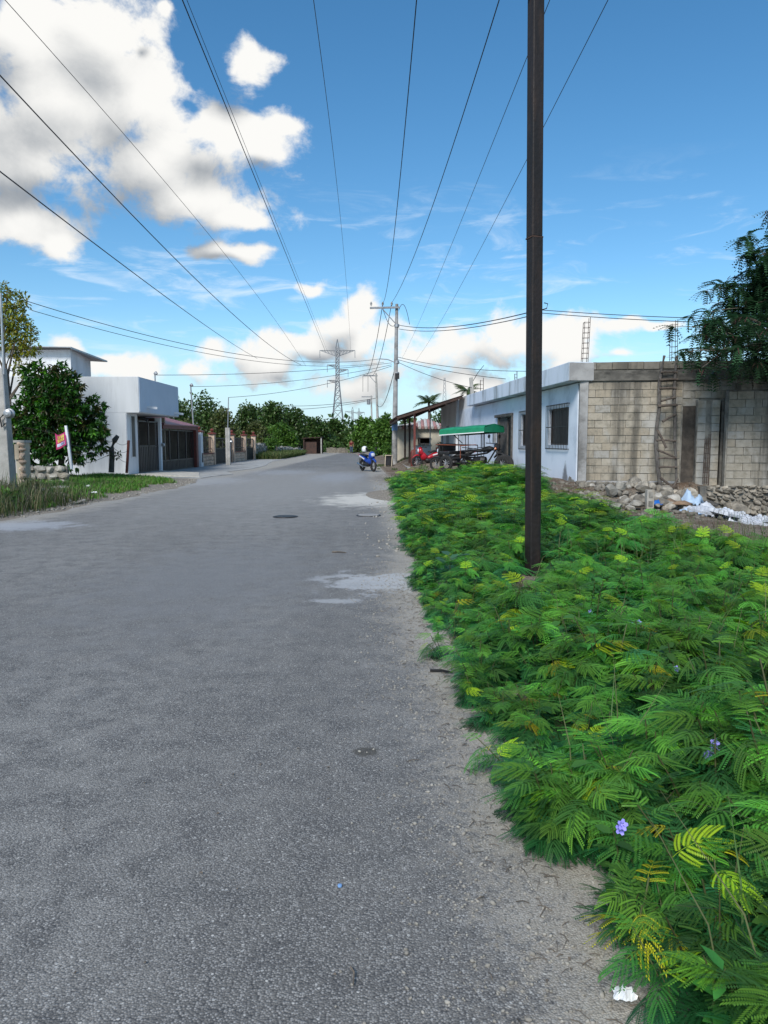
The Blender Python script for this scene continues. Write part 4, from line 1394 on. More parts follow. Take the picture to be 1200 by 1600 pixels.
wire('cable from the garage mast to the concrete pole', m2t, at(612, 570, PYY), mid=(440, 597), r=.012, group=G2)
wire('cable from the square meter post to the concrete pole', m3t, at(612, 572, PYY), mid=(480, 606), r=.013, group=G2)
sv_ = thing('service_mast', 'thin roof mast on the white house holding service cables', 'mast', tuple(at(842, 600, 22.5)))
svt = at(842, 484, 22.5)
obj('pipe', MB().tube([at(842, 612, 22.5), svt], .02, 7), MATS['galvanised'], sv_)
wire('upper sagging cable from pole top to the white house mast', at(623, 508, PYY), svt, mid=(700, 511), r=.017, group=G2)
wire('lower sagging cable from pole top to the white house mast', at(623, 514, PYY), svt - Vector((0, 0, .12)), mid=(700, 516), r=.015, group=G2)
wire('upper cable from the white house mast towards the dark tree', svt, (1180, 499, 21), sag=.05, r=.011, group=G2)
wire('lower cable from the white house mast towards the dark tree', svt - Vector((0, 0, .09)), (1180, 505, 21), sag=.06, r=.011, group=G2)
stub = thing('roof_stub', 'bare concrete column stub on the white house roof', 'column', tuple(at(737, 620, 37.5)))
sb, s_t = at(738, 622, 37.5), at(736, 590, 37.5)
obj('shaft', MB().bar(sb, s_t, .17, .17), MATS['post_concrete'], stub)
obj('rod', MB().tube([s_t + Vector((.03, 0, -.3)), s_t + Vector((.35, 0, .25)), s_t + Vector((.65, 0, .62))], .015, 5), MATS['black_iron'], stub)
for i_, (y0_, tx, ty, md, lb) in enumerate(((558, 824, 580, (720, 575), 'highest'), (562, 790, 592, (700, 580), 'middle'), (566, 737, 606, (680, 590), 'lowest'))):
    wire('%s of the service cables fanning from the pole over the white house roof' % lb, at(622, y0_, PYY), (tx, ty, 36), mid=md, r=.014, group=G2)
G3 = 'cables beyond the concrete pole'
wire('nearer span from the pole crossarm to the next pole', aL.lerp(aR, .44) + Vector((0, -.16, .28)), at(569, 586, 78), mid=(588, 535), r=.02, group=G3)
wire('second span from the pole crossarm to the next pole', aL.lerp(aR, .74) + Vector((0, -.16, .28)), at(577, 586, 78), mid=(600, 535), r=.02, group=G3)
wire('cable drooping from the connector box down to the far pole', at(617, 575, PYY), at(589, 632, 78), mid=(607, 612), r=.022, group=G3)
wire('low cable crossing from the far trees to the far pole', (400, 640, 95), at(580, 625, 112), sag=.5, r=.03, group=G3)
wire('cable crossing behind the steel tower foot', (440, 634, 95), at(588, 622, 78), sag=.3, r=.025, group=G3)
# jumper loops at the pole top
wire('jumper loop hanging from the crossarm to the pole clamp', at(598, 482, PYY) + Vector((0, -.2, 0)), at(617, 509, PYY) + Vector((0, -.2, 0)), mid=(606, 503), r=.016, name='jumper_wire', nseg=12)
wire('jumper loop curling from the pole top to the house cables', at(623, 485, PYY), at(640, 507, PYY), mid=(637, 492), r=.016, name='jumper_wire', nseg=12)

# ------------------------------------------------------------------ steel transmission towers
def lattice_tower(px, base_y, Y, ztop, wb, label, memb, arms, group=None):
    c_ = at(px, base_y, Y)
    th = thing('transmission_tower', label, 'tower', (c_.x, Y, 0))
    cx = c_.x
    def half(z):
        zw = ztop * .62
        return (wb / 2) * (1 - z / zw) + (wb * .11) * (z / zw) if z < zw else wb * .11
    mb = MB()
    lv = [0]
    while lv[-1] < ztop * .93:
        lv.append(lv[-1] + max(1.1, half(lv[-1]) * 1.9))
    lv = [z * (ztop * .95) / lv[-1] for z in lv]
    for i_ in range(len(lv) - 1):
        z0, z1 = lv[i_], lv[i_ + 1]
        h0, h1_ = half(z0), half(z1)
        cs = [(-1, -1), (1, -1), (1, 1), (-1, 1)]
        for k2 in range(4):
            a_, b2 = cs[k2], cs[(k2 + 1) % 4]
            mb.bar((cx + a_[0] * h0, Y + a_[1] * h0, z0), (cx + a_[0] * h1_, Y + a_[1] * h1_, z1), memb * 1.4, memb * 1.4)
            mb.bar((cx + a_[0] * h0, Y + a_[1] * h0, z0), (cx + b2[0] * h1_, Y + b2[1] * h1_, z1), memb * .8, memb * .8)
            mb.bar((cx + b2[0] * h0, Y + b2[1] * h0, z0), (cx + a_[0] * h1_, Y + a_[1] * h1_, z1), memb * .8, memb * .8)
            mb.bar((cx + a_[0] * h1_, Y + a_[1] * h1_, z1), (cx + b2[0] * h1_, Y + b2[1] * h1_, z1), memb * .7, memb * .7)
    tb = MB()
    obj('body', mb, MATS['steel_grey'], th)
    pk = MB()
    hh_ = half(ztop * .95)
    for sx in (-1, 1):
        for sy in (-1, 1):
            pk.bar((cx + sx * hh_, Y + sy * hh_, ztop * .95), (cx, Y, ztop * 1.04), memb, memb)
    obj('peak', pk, MATS['steel_grey'], th)
    for (z, l0, l1, drop) in arms:
        am = MB()
        h_ = half(z)
        for s_, ln in ((-1, l0), (1, l1)):
            if ln <= 0:
                continue
            tip = Vector((cx + s_ * ln, Y, z))
            for sy in (-1, 1):
                am.bar((cx + s_ * h_, Y + sy * h_, z), tip, memb, memb)
                am.bar((cx + s_ * h_, Y + sy * h_, z - drop), tip, memb, memb)
            n_ = 5
            for k2 in range(n_):
                t = (k2 + .5) / n_
                x_ = cx + s_ * (h_ + (ln - h_) * t)
                am.bar((x_, Y, z), (x_ - s_ * .4, Y, z - drop * (1 - t)), memb * .7, memb * .7)
                am.bar((x_ - s_ * .4, Y, z - drop * (1 - t)), (x_ + s_ * (ln - h_) / n_ * .5, Y, z), memb * .7, memb * .7)
            am.tube([tip, tip - Vector((0, 0, 2.2))], memb * .6, 5)
        obj('crossarm', am, MATS['steel_grey'], th)
    return th


lattice_tower(528, 690, 222, 31.0, 4.6, 'large steel lattice tower with a wide top crossarm at the end of the street', 0.15,
              [(28.9, 5.3, 5.3, 1.6), (24.6, 3.1, 0, .9), (23.2, 0, 3.2, .9), (20.0, 3.1, 0, .9)])
lattice_tower(551, 690, 520, 25, 5.5, 'small pale steel tower far away beyond the large lattice tower', 0.2, [(23, 5.2, 0, 1.6), (19, 4.6, 0, 1.4)])
lattice_tower(561, 690, 535, 25, 5.5, 'second small pale steel tower beside the other far tower', 0.2, [(23, 4.6, 4, 1.6), (18, 4.2, 4, 1.4)])
tm = thing('radio_mast', 'slim lattice radio mast far behind the carport roof', 'mast', tuple(at(694, 690, 300)))
mb = MB()
b_ = at(694, 690, 300)
zt = at(694, 590, 300).z
for k2 in range(16):
    z0, z1 = zt * k2 / 16, zt * (k2 + 1) / 16
    w0, w1 = 1.3 * (1 - z0 / zt) + .25, 1.3 * (1 - z1 / zt) + .25
    for sx in (-1, 1):
        mb.bar((b_.x + sx * w0, 300, z0), (b_.x + sx * w1, 300, z1), .16, .16)
        mb.bar((b_.x + sx * w0, 300, z0), (b_.x - sx * w1, 300, z1), .1, .1)
obj('lattice', mb, MATS['steel_grey'], tm)

# ------------------------------------------------------------------ rebar cages on the roof, ladder
def cage(px0, px1, py0, py1, Y, label, w_=0.15, n=9, lean=0.0, cells=None):
    b_ = at(px0, py0, Y); t_ = at(px1, py1, Y)
    th = thing('rebar_cage', label, 'rebar', tuple(b_))
    for sx in (-1, 1):
        for sy in (-1, 1):
            o_ = Vector((sx * w_ / 2, sy * w_ / 2, 0))
            obj('rod', MB().tube([b_ + o_, t_ + o_ * (1.0) + Vector((0, 0, .06 * sx))], .0085, 5), MATS['rust'], th)
    for k2 in range(n):
        c_ = b_.lerp(t_, (k2 + .5) / n)
        pts = [c_ + Vector((sx * w_ / 2, sy * w_ / 2, 0)) for sx, sy in ((-1, -1), (1, -1), (1, 1), (-1, 1), (-1, -1))]
        obj('stirrup', MB().tube(pts, .006, 4, cap=False), MATS['rust'], th)
    return th


cage(913, 917, 572, 500, 20.3, 'rebar cage standing on the roof corner above the pale blue front', n=9)
cage(1052, 1053, 572, 503, 20.3, 'rebar cage standing on the roof behind the stick ladder top', n=8)
cage(753, 753, 622, 592, 38, 'far thin rebar cage on the roof behind the concrete stub', n=5)
cage(806, 806, 604, 582, 33, 'small rebar cage on the roof close to the dark post', n=4, w_=.1)
cage(1102, 1106, 757, 682, 18.2, 'small rebar cage leaning against the grey block panel', n=10, w_=.1)

ld = thing('stick_ladder', 'crooked home made ladder of rough branches leaning on the block wall', 'ladder', tuple(at(1045, 765, 18.5)))


def lp(px, py):
    t = (765 - py) / 207
    return at(px, py, 18.35 + .75 * t)


lad_l = [(1036, 768), (1031, 755), (1028, 730), (1025, 695), (1026, 668), (1030, 640), (1030, 600), (1034, 575), (1038, 556)]
lad_r = [(1057, 752), (1056, 715), (1054, 690), (1055, 655), (1053, 620), (1055, 585), (1058, 556)]
obj('rail', MB().tube([lp(*p) for p in lad_l], [.055, .05, .05, .055, .045, .045, .042, .04, .036], 8), MATS['grey_wood'], ld)
obj('rail', MB().tube([lp(*p) for p in lad_r], [.03, .03, .034, .04, .042, .04, .036], 8), MATS['grey_wood'], ld)
for (a_, b2, r_) in (((1031, 582), (1057, 582), .028), ((1029, 594), (1058, 593), .03), ((1029, 607), (1056, 607), .026), ((1032, 627), (1055, 621), .028), ((1027, 635), (1057, 633), .04), ((1034, 659), (1054, 648), .03),
                     ((1024, 688), (1055, 689), .03), ((1026, 703), (1056, 716), .03), ((1027, 716), (1053, 716), .026), ((1028, 730), (1056, 730), .03), ((1030, 746), (1050, 762), .032), ((1050, 762), (1058, 748), .03), ((1026, 672), (1040, 700), .035)):
    obj('rung', MB().tube([lp(*a_) + Vector((0, -.05, 0)), (lp(*a_) + lp(*b2)) / 2 + Vector((0, -.06, .01)), lp(*b2) + Vector((0, -.05, 0))], [r_, r_ * .9, r_ * .85], 7), MATS['old_wood'], ld)

# ------------------------------------------------------------------ vegetation
leafmat('fern_leaf', trans=0.30, rough=0.5, hue_var=0.035, val_var=0.8)
leafmat('tree_leaf', trans=0.22, rough=0.42, hue_var=0.0, val_var=0.0)
leafmat('grass_blade', trans=0.25, rough=0.6, hue_var=0.0, val_var=0.0)
simple('green_stem', (0.10, 0.13, 0.04), (0.13, 0.09, 0.05), scale=12, rough=0.7)


class NB:
    """numpy mesh collector of quads with a colour per face"""

    def __init__(s):
        s.V, s.F, s.C, s.n = [], [], [], 0

    def add(s, V, F, C):
        V = np.asarray(V, float).reshape(-1, 3)
        F = np.asarray(F, int).reshape(-1, 4)
        C = np.asarray(C, float)
        if C.ndim == 1:
            C = np.tile(C, (len(F), 1))
        s.V.append(V); s.F.append(F + s.n); s.C.append(C)
        s.n += len(V)

    def mesh(s, name, mat):
        return npmesh(name, np.concatenate(s.V), np.concatenate(s.F), mat, np.concatenate(s.C))

    def tube(s, pts, r, n, col):
        m_ = MB().tube(pts, r, n, cap=False)
        s.add(m_.v, m_.f, col)


def rotmat(rx, ry, rz):
    return np.array(Euler((rx, ry, rz)).to_matrix())


YOUNG, OLD, YEL = np.array((0.15, 0.37, 0.035)), np.array((0.021, 0.115, 0.034)), np.array((0.46, 0.40, 0.02))


def bip_leaf(nb, rng, L, pairs, pinL, nleaf, col, M, org, droop=0.5, fat=1.0):
    """twice-pinnate leaf along +Y of its own frame, built leaflet by leaflet"""
    vs, fs, cs = [], [], []
    k0 = 0
    allp = []
    for i in range(pairs):
        t = 0.28 + 0.72 * i / max(1, pairs - 1)
        ang = math.radians(72 - 34 * (i / max(1, pairs - 1)))
        ln = pinL * (0.72 + 0.28 * math.sin(PI * (0.25 + 0.7 * i / max(1, pairs - 1)))) * rng.uniform(.88, 1.1)
        for sd in (-1, 1):
            d = np.array((sd * math.sin(ang), math.cos(ang)))
            ang2 = ang
            o = np.array((0.0, t * L))
            nl = max(3, int(nleaf * ln / pinL))
            s = np.linspace(0.07, 1.0, nl)
            lf = ln * 0.185 * (1 - 0.35 * np.abs(s - 0.45)) * fat
            for s2 in (-1, 1):
                a = 1.12
                ca, sa = math.cos(a * s2), math.sin(a * s2)
                dl = np.array((d[0] * ca - d[1] * sa, d[0] * sa + d[1] * ca))
                w = np.array((-dl[1], dl[0]))
                spc = ln / nl
                wid = spc * 0.5
                p = o[None] + d[None] * (s * ln)[:, None]
                b = p + dl[None] * (lf * .5)[:, None]
                q = np.stack([p, b + w * wid, p + dl[None] * lf[:, None], b - w * wid], 1)   # nl,4,2
                # height: droop of the rachis + droop of the pinna
                dist = (s * ln)[:, None] + np.array([0, .3, .6, .3])[None] * lf[:, None]
                z = -droop * ln * (dist / pinL) ** 2 * .55 + 0.12 * dist
                q3 = np.concatenate([q, z[:, :, None]], 2)
                allp.append(q3.reshape(-1, 3))
                fs.append((np.arange(nl * 4).reshape(-1, 4) + k0))
                k0 += nl * 4
                cs.append(np.tile(col * rng.uniform(.85, 1.15), (nl, 1)))
    V = np.concatenate(allp)
    F = np.concatenate(fs); C = np.concatenate(cs)
    # rachis
    w = L * 0.008
    rv, rf = [], []
    for i in range(6):
        y = L * i / 5
        rv += [(-w, y, 0), (w, y, 0)]
    for i in range(5):
        rf.append((2 * i, 2 * i + 1, 2 * i + 3, 2 * i + 2))
    V = np.concatenate([V, rv]); F = np.concatenate([F, np.array(rf) + k0]); C = np.concatenate([C, np.tile(col * .9, (5, 1))])
    V[:, 2] -= droop * L * (V[:, 1] / L) ** 2 * .6
    nb.add(V @ np.array(M).T + np.array(org), F, C)


def bip_plant(rng, height, nleaves, L, pairs, pinL, nleaf, spread=0.10, yellow=0.0, fat=1.0):
    nb = NB()
    nst = rng.integers(2, 4)
    for k in range(nst):
        az = rng.uniform(0, 2 * PI)
        lean = rng.uniform(.1, .5)
        h = height * rng.uniform(.7, 1.05)
        pts = [np.array((math.cos(az) * lean * h * t ** 1.4 + spread * math.cos(az) * .5, math.sin(az) * lean * h * t ** 1.4 + spread * math.sin(az) * .5, h * t)) for t in np.linspace(0, 1, 5)]
        nb.tube(pts, [.006, .005, .0045, .004, .003], 4, (0.10, 0.11, 0.045))
        m = max(3, int(nleaves / nst))
        for j in range(m):
            t = 0.22 + 0.78 * (j + rng.uniform(0, .6)) / m
            t = min(t, 1)
            org = pts[0] + (pts[-1] - pts[0]) * t
            org[:2] = pts[0][:2] + (pts[-1][:2] - pts[0][:2]) * t ** 1.4
            young = max(0, (t - .5) / .5) ** 1.6
            col = OLD * (1 - young) + YOUNG * young
            col = col * rng.uniform(.65, 1.4)
            if t > .8 and rng.uniform() < .09:
                col = np.array((0.34, 0.50, 0.02)) * rng.uniform(.7, 1.1)
            if rng.uniform() < yellow:
                col = YEL * rng.uniform(.6, 1.1)
            pitch = math.radians(rng.uniform(0, 35) + 22 * t)
            M = rotmat(0, 0, az + j * 2.4 + rng.uniform(-.5, .5)) @ rotmat(pitch, rng.uniform(-.4, .4), 0)
            sc = rng.uniform(.75, 1.1) * (1 - .35 * young)
            bip_leaf(nb, rng, L * sc, pairs, pinL * sc, nleaf, col, M, org, droop=rng.uniform(.45, 1.35), fat=fat)
    return nb


def weed_plant(rng, height, n, size):
    nb = NB()
    pts = [np.array((0.1 * height * math.sin(3 * t), .1 * height * t, height * t)) for t in np.linspace(0, 1, 5)]
    nb.tube(pts, [.005, .0045, .004, .003, .002], 4, (0.09, 0.12, 0.04))
    for j in range(n):
        t = .2 + .8 * j / n
        o = np.array(pts[0]) + (np.array(pts[-1]) - np.array(pts[0])) * t
        s = size * rng.uniform(.6, 1.1)
        M = rotmat(0, 0, j * 2.4 + rng.uniform(-.4, .4)) @ rotmat(math.radians(rng.uniform(-25, 30)), rng.uniform(-.3, .3), 0)
        v = np.array([(0, .1, 0), (.28, .35, .06), (.22, .75, .03), (0, 1.1, -.12), (-.22, .75, .03), (-.28, .35, .06), (0, .4, 0), (0, .75, -.03), (.0, .0, 0)]) * s
        f = [(0, 1, 2, 7), (0, 7, 4, 5), (7, 2, 3, 3), (7, 3, 3, 4)]
        f = [(0, 1, 2, 7), (7, 4, 5, 0), (7, 2, 3, 4)]
        nb.add(v @ M.T + o, f, np.array((0.05, 0.16, 0.03)) * rng.uniform(.7, 1.5))
    return nb


def proto_collection(name, meshes):
    c = bpy.data.collections.new(name)
    for i_, me in enumerate(meshes):
        o = bpy.data.objects.new('seedling_%02d' % i_, me)
        c.objects.link(o)
    return c


def scatter(name, pts, rots, scls, idxs, coll, label, mat):
    """one object that sets a plant of the collection on every point"""
    me = bpy.data.meshes.new(name)
    me.from_pydata([tuple(p) for p in pts], [], [])
    for nm, typ, data in (('rot', 'FLOAT_VECTOR', np.asarray(rots, np.float32)), ('scl', 'FLOAT', np.asarray(scls, np.float32)), ('idx', 'INT', np.asarray(idxs, np.int32))):
        a = me.attributes.new(nm, typ, 'POINT')
        a.data.foreach_set('vector' if typ == 'FLOAT_VECTOR' else 'value', data.ravel())
    o = bpy.data.objects.new(name, me)
    COL.objects.link(o)
    ng = bpy.data.node_groups.new(name, 'GeometryNodeTree')
    ng.interface.new_socket('Geometry', in_out='INPUT', socket_type='NodeSocketGeometry')
    ng.interface.new_socket('Geometry', in_out='OUTPUT', socket_type='NodeSocketGeometry')
    gi, go = ng.nodes.new('NodeGroupInput'), ng.nodes.new('NodeGroupOutput')
    ci = ng.nodes.new('GeometryNodeCollectionInfo')
    ci.inputs['Collection'].default_value = coll
    ci.inputs['Separate Children'].default_value = True
    ci.inputs['Reset Children'].default_value = True
    ip = ng.nodes.new('GeometryNodeInstanceOnPoints')
    ip.inputs['Pick Instance'].default_value = True
    L_ = ng.links.new
    L_(gi.outputs[0], ip.inputs['Points'])
    L_(ci.outputs[0], ip.inputs['Instance'])
    def attr(nm, dt):
        n = ng.nodes.new('GeometryNodeInputNamedAttribute')
        n.data_type = dt
        n.inputs['Name'].default_value = nm
        return n.outputs['Attribute']
    L_(attr('idx', 'INT'), ip.inputs['Instance Index'])
    L_(attr('rot', 'FLOAT_VECTOR'), ip.inputs['Rotation'])
    L_(attr('scl', 'FLOAT'), ip.inputs['Scale'])
    L_(ip.outputs[0], go.inputs[0])
    md = o.modifiers.new('plants', 'NODES')
    md.node_group = ng
    return tag(o, label, None, None, 'stuff')


FERN = MATS['fern_leaf']
rg = np.random.default_rng(3)
near_p = [bip_plant(rg, rg.uniform(.30, .46), 26, .155, 4, .092, 17, yellow=.006, fat=1.2).mesh('seedling_leaves', FERN) for _ in range(7)]
mid_p = [bip_plant(rg, rg.uniform(.32, .5), 24, .17, 4, .10, 10, yellow=.005, fat=1.3).mesh('seedling_leaves', FERN) for _ in range(6)]
far_p = [bip_plant(rg, rg.uniform(.32, .5), 18, .18, 4, .105, 5, yellow=.003, fat=1.6).mesh('seedling_leaves', FERN) for _ in range(5)]
weed_p = [weed_plant(rg, rg.uniform(.25, .42), n_, s_).mesh('weed_leaves', FERN) for n_, s_ in ((20, .055), (26, .045), (16, .075))]


def field_points(y0, y1, dens, rng):
    out = []
    x1 = 0.56 * y1 + 2.2
    n = int((y1 - y0) * (x1 - 0) * dens)
    x = rng.uniform(-.5, x1, n); y = rng.uniform(y0, y1, n)
    e = field_edge(y)
    keep = (x > e - 0.03 + 0.10 * fbm(x * 0 + 1, y * 3.2, 4) * 1.0) & (x < 0.56 * y + 2.2)
    # bare ground: strip along the house, bank of rubble, rubbish, patches of stones
    face = 5.2 - 0.081 * (y - 19.4)
    keep &= ~((y > 15.2) & (x > face - .9))
    keep &= y < np.interp(x / y, [0.0, .17, .20, .23, .30, .37, .43, .6], [26.5, 25.5, 20, 16, 13.2, 11.2, 9.8, 9.2]) + .6 * fbm(x * 2, y, 5)
    keep &= ~((np.abs(x - 1.62 * y / 8.1) < .26) & (y > 6.0) & (y < 8.15))
    keep &= y < 27.5
    keep &= ~((y > 24.5) & (x < 0.35))
    patchy = fbm(x * 1.3, y * 1.3, 8)
    keep &= ~((y > 10.5) & (x > 2.6) & (patchy > .38))
    keep &= ~((y > 6) & (patchy > .62))
    keep &= (patchy < .78) | (y < 4)
    x, y = x[keep], y[keep]
    if y0 < 2:      # the tongue of seedlings that reaches over the dust
        k_ = 30
        gx_ = [G(rng.uniform(835, 990), rng.uniform(1255, 1335)) for _ in range(k_)]
        x = np.concatenate([x, [p_.x for p_ in gx_]]); y = np.concatenate([y, [p_.y for p_ in gx_]])
    return x, y


def make_scatter(name, y0, y1, dens, protos, label, seed, smin, smax):
    rng = np.random.default_rng(seed)
    x, y = field_points(y0, y1, dens, rng)
    z = H(x, y) - 0.01
    n = len(x)
    e = field_edge(y)
    rise = 0.8 + 0.3 * sm(x, e, e + 0.7)
    big = np.clip(1.0 + 0.5 * fbm(x * 2.2, y * 2.2, 12), .6, 1.2)
    s = rng.uniform(smin, smax, n) * rise * big
    rot = np.stack([rng.normal(0, .12, n), rng.normal(0, .12, n), rng.uniform(0, 2 * PI, n)], -1)
    # plants on the edge lean over the road
    rot[:, 1] -= 0.25 * (1 - sm(x, e, e + .35)) * 0
    nw = sum(1 for p_ in protos if p_.name.startswith('weed'))
    nf = len(protos) - nw
    pick = np.where(rng.uniform(0, 1, n) < (.2 if nw else 0), nf + rng.integers(0, max(1, nw), n), rng.integers(0, nf, n))
    s = np.where(pick >= nf, s * 1.4, s)
    return scatter(name, np.stack([x, y, z], -1), rot, s, pick, proto_collection(name + '_kinds', protos), label, FERN)


make_scatter('fern_leaf_undergrowth', 0.7, 4.6, 40, near_p + weed_p, 'near mass of feathery green seedlings spilling onto the road edge', 1, .62, .98)
make_scatter('fern_leaf_undergrowth', 4.6, 10.5, 38, mid_p + weed_p, 'feathery green seedlings around the dark post', 2, .5, .85)
make_scatter('fern_leaf_undergrowth', 10.5, 27.5, 24, far_p, 'feathery green weeds in front of the white house', 3, .7, 1.15)


# --- individual weeds that stand out of the mass
def own_plant(name, label, nb, loc, cat='plant', group=None, rz=0, s=1.0):
    o = linkmesh(name, nb.mesh(name, FERN), None, None, loc, (0, 0, rz), (s, s, s))
    return tag(o, label, cat, group)


def big_leaf_plant(rng):
    nb = NB()
    for j in range(9):
        s = rng.uniform(.11, .17)
        M = rotmat(0, 0, j * 2.4) @ rotmat(math.radians(rng.uniform(0, 30)), 0, 0)
        st = np.array((0, 0, .10 + .02 * j))
        v = np.array([(0, .35, 0), (.30, .6, .07), (.26, 1.0, .05), (0, 1.35, -.1), (-.26, 1.0, .05), (-.30, .6, .07), (0, .95, -.01), (0, 0, 0), (.02, .35, 0)]) * s
        nb.add(v @ M.T + st, [(0, 1, 2, 6), (6, 4, 5, 0), (6, 2, 3, 4), (7, 8, 0, 7)][:3], np.array((0.055, 0.14, 0.075)) * rng.uniform(.8, 1.2))
        nb.tube([np.zeros(3), st, st + M @ np.array((0, .4 * s, 0))], [.006, .005, .004], 4, (0.09, .12, .05))
    return nb


p = G(695, 925)
own_plant('broad_leaf_weed', 'weed with big rounded blue-green leaves at the road edge', big_leaf_plant(np.random.default_rng(4)), (p.x + .05, p.y, Hs(p.x, p.y) + .08))


def flower_plant(name, label, loc, nfl, stem_h, seed, petal=0.021):
    rng = np.random.default_rng(seed)
    th = thing(name, label, 'flower', loc)
    nb = weed_plant(rng, stem_h, 9, .07)
    o = linkmesh('foliage', nb.mesh('foliage', FERN), None, th, (0, 0, 0), world=False)
    for k in range(nfl):
        mb = MB()
        c = Vector((rng.uniform(-.035, .035), rng.uniform(-.03, .03), stem_h + rng.uniform(-.03, .05))) if k else Vector((0.02, 0, stem_h + .01))
        f = Vector((rng.uniform(-.5, .5), -1, rng.uniform(.1, .7))).normalized()
        q = f.to_track_quat('Z', 'Y').to_matrix()
        for j in range(5):
            a = 2 * PI * j / 5
            r = Matrix.Rotation(a, 3, 'Z')
            pv = [Vector((0.003, 0, 0)), Vector((petal * .55, petal * .42, .006)), Vector((petal * 1.05, petal * .22, .008)), Vector((petal * 1.05, -petal * .22, .008)), Vector((petal * .55, -petal * .42, .006))]
            mb.add([c + q @ (r @ v) for v in pv], [(0, 1, 2, 3, 4)])
        fl = obj('blossom', mb, MATS['petal'], th, world=False)
        obj('tube', MB().tube([c, c - f * .03 + Vector((0, 0, -.01))], [.004, .002], 5), MATS['petal'], fl, world=False)
    return th


simple('petal', (0.26, 0.24, 0.72), (0.34, 0.30, 0.78), scale=40, rough=0.6)
p = G(955, 1420)
flower_plant('violet_flower', 'violet flower on an upright stem at the road edge near the bottom', (p.x, p.y, 0.02), 2, .24, 1, .017)
p = at(1108, 1165, 2.75)
flower_plant('violet_flower', 'cluster of four violet flowers deep in the green seedlings', (p.x, p.y, 0.12), 4, p.z - .12, 2, .018)
p = at(993, 975, 4.6)
flower_plant('violet_flower', 'pair of violet flowers halfway between the near cluster and the post', (p.x, p.y, 0.1), 2, p.z - .1, 3, .017)
p = at(918, 958, 5.2)
flower_plant('violet_flower', 'single small violet flower just right of the post foot', (p.x, p.y, 0.1), 1, p.z - .1, 4, .016)
p = at(1050, 1048, 3.7)
flower_plant('violet_flower', 'faded violet flower among the seedlings below the rubbish heap', (p.x, p.y, 0.1), 1, p.z - .1, 5, .016)

# yellowing seedlings
for i_, (px, py, Yd, lb) in enumerate(((1125, 1500, 2.05, 'seedling with bright yellow dying leaves near the bottom right corner'), (980, 1480, 2.0, 'seedling with a few yellow leaflets beside the violet flower at the road edge'),
                                       (850, 1110, 3.6, 'yellow-green seedling on the road side below the post'), (700, 950, 5.8, 'yellowish seedling hanging over the road by the broad leaf weed'))):
    rngp = np.random.default_rng(40 + i_)
    p = at(px, py, Yd)
    nb = bip_plant(rngp, max(.2, p.z), 8, .13, 4, .06, 12, yellow=.5)
    own_plant('yellow_seedling', lb, nb, (p.x, p.y, Hs(p.x, p.y)))

# --- grass and weeds on the far verge
def grass_mesh(name, xs, ys, rng, hmin, hmax, cols, w=0.012):
    n = len(xs)
    z = H(xs, ys) - .01
    h = rng.uniform(hmin, hmax, n)
    az = rng.uniform(0, 2 * PI, n)
    lean = rng.uniform(.1, 1.15, n)
    d = np.stack([np.cos(az), np.sin(az)], -1)
    wv = np.stack([-np.sin(az), np.cos(az)], -1)
    base = np.stack([xs, ys], -1)
    V = np.zeros((n, 6, 3))
    for k, (t, ww) in enumerate(((0, 1), (.55, .8), (1, .12))):
        c = base + d * (lean * h * t * t)[:, None]
        V[:, 2 * k, :2] = c - wv * w * ww
        V[:, 2 * k + 1, :2] = c + wv * w * ww
        V[:, 2 * k, 2] = V[:, 2 * k + 1, 2] = z + h * t * (1 - .25 * lean * t)
    i = np.arange(n)[:, None] * 6
    F = np.concatenate([i + np.array([[0, 1, 3, 2]]), i + np.array([[2, 3, 5, 4]])], 1).reshape(-1, 4)
    ci = rng.integers(0, len(cols), n)
    C = np.array(cols)[ci] * rng.uniform(.7, 1.3, n)[:, None]
    C = np.repeat(C, 2, 0)
    return npmesh(name, V.reshape(-1, 3), F, MATS['grass_blade'], C)


rg = np.random.default_rng(8)
n = 60000
ys = rg.uniform(11, 29.5, n); lfx = road_left(ys)
xs = lfx - rg.uniform(0.1, 6.5, n)
pat = fbm(xs * 1.6, ys * 1.2, 21)
keep = (pat > -.45) & ((lfx - xs) > .45 + .6 * (fbm(xs * 0, ys * 2, 3) + .6)) & ~((lfx - xs > 3.9) & (ys > 25.5)) & (ys < 29.2 - .9 * (xs - lfx + 3).clip(0, 3))
keep &= ~((ys > 16) & (ys < 19.5) & (lfx - xs < 2.2) & (pat < .1))
me = grass_mesh('verge_grass', xs[keep], ys[keep], rg, .05, .20, [(0.06, 0.19, 0.02), (0.085, 0.24, 0.025), (0.13, 0.24, 0.04), (0.17, 0.19, 0.07)])
tag(linkmesh('verge_grass', me), 'short green grass on the verge across the road', kind='stuff')
# tall dry grass clump at the left edge
n = 9000
ys = rg.uniform(13, 18.5, n); xs = road_left(ys) - .25 - rg.uniform(0, 1, n) ** .7 * 4.0
keep = (fbm(xs * 1.4, ys * 1.4, 30) > -.35)
me = grass_mesh('dry_weeds', xs[keep], ys[keep], rg, .2, .75, [(0.10, 0.105, 0.04), (0.06, 0.10, 0.03), (0.17, 0.15, 0.08), (0.045, 0.09, 0.025), (0.13, 0.12, 0.09)], w=.008)
tag(linkmesh('dry_weeds', me), 'tall straggly half dry weeds at the left road edge', kind='stuff')
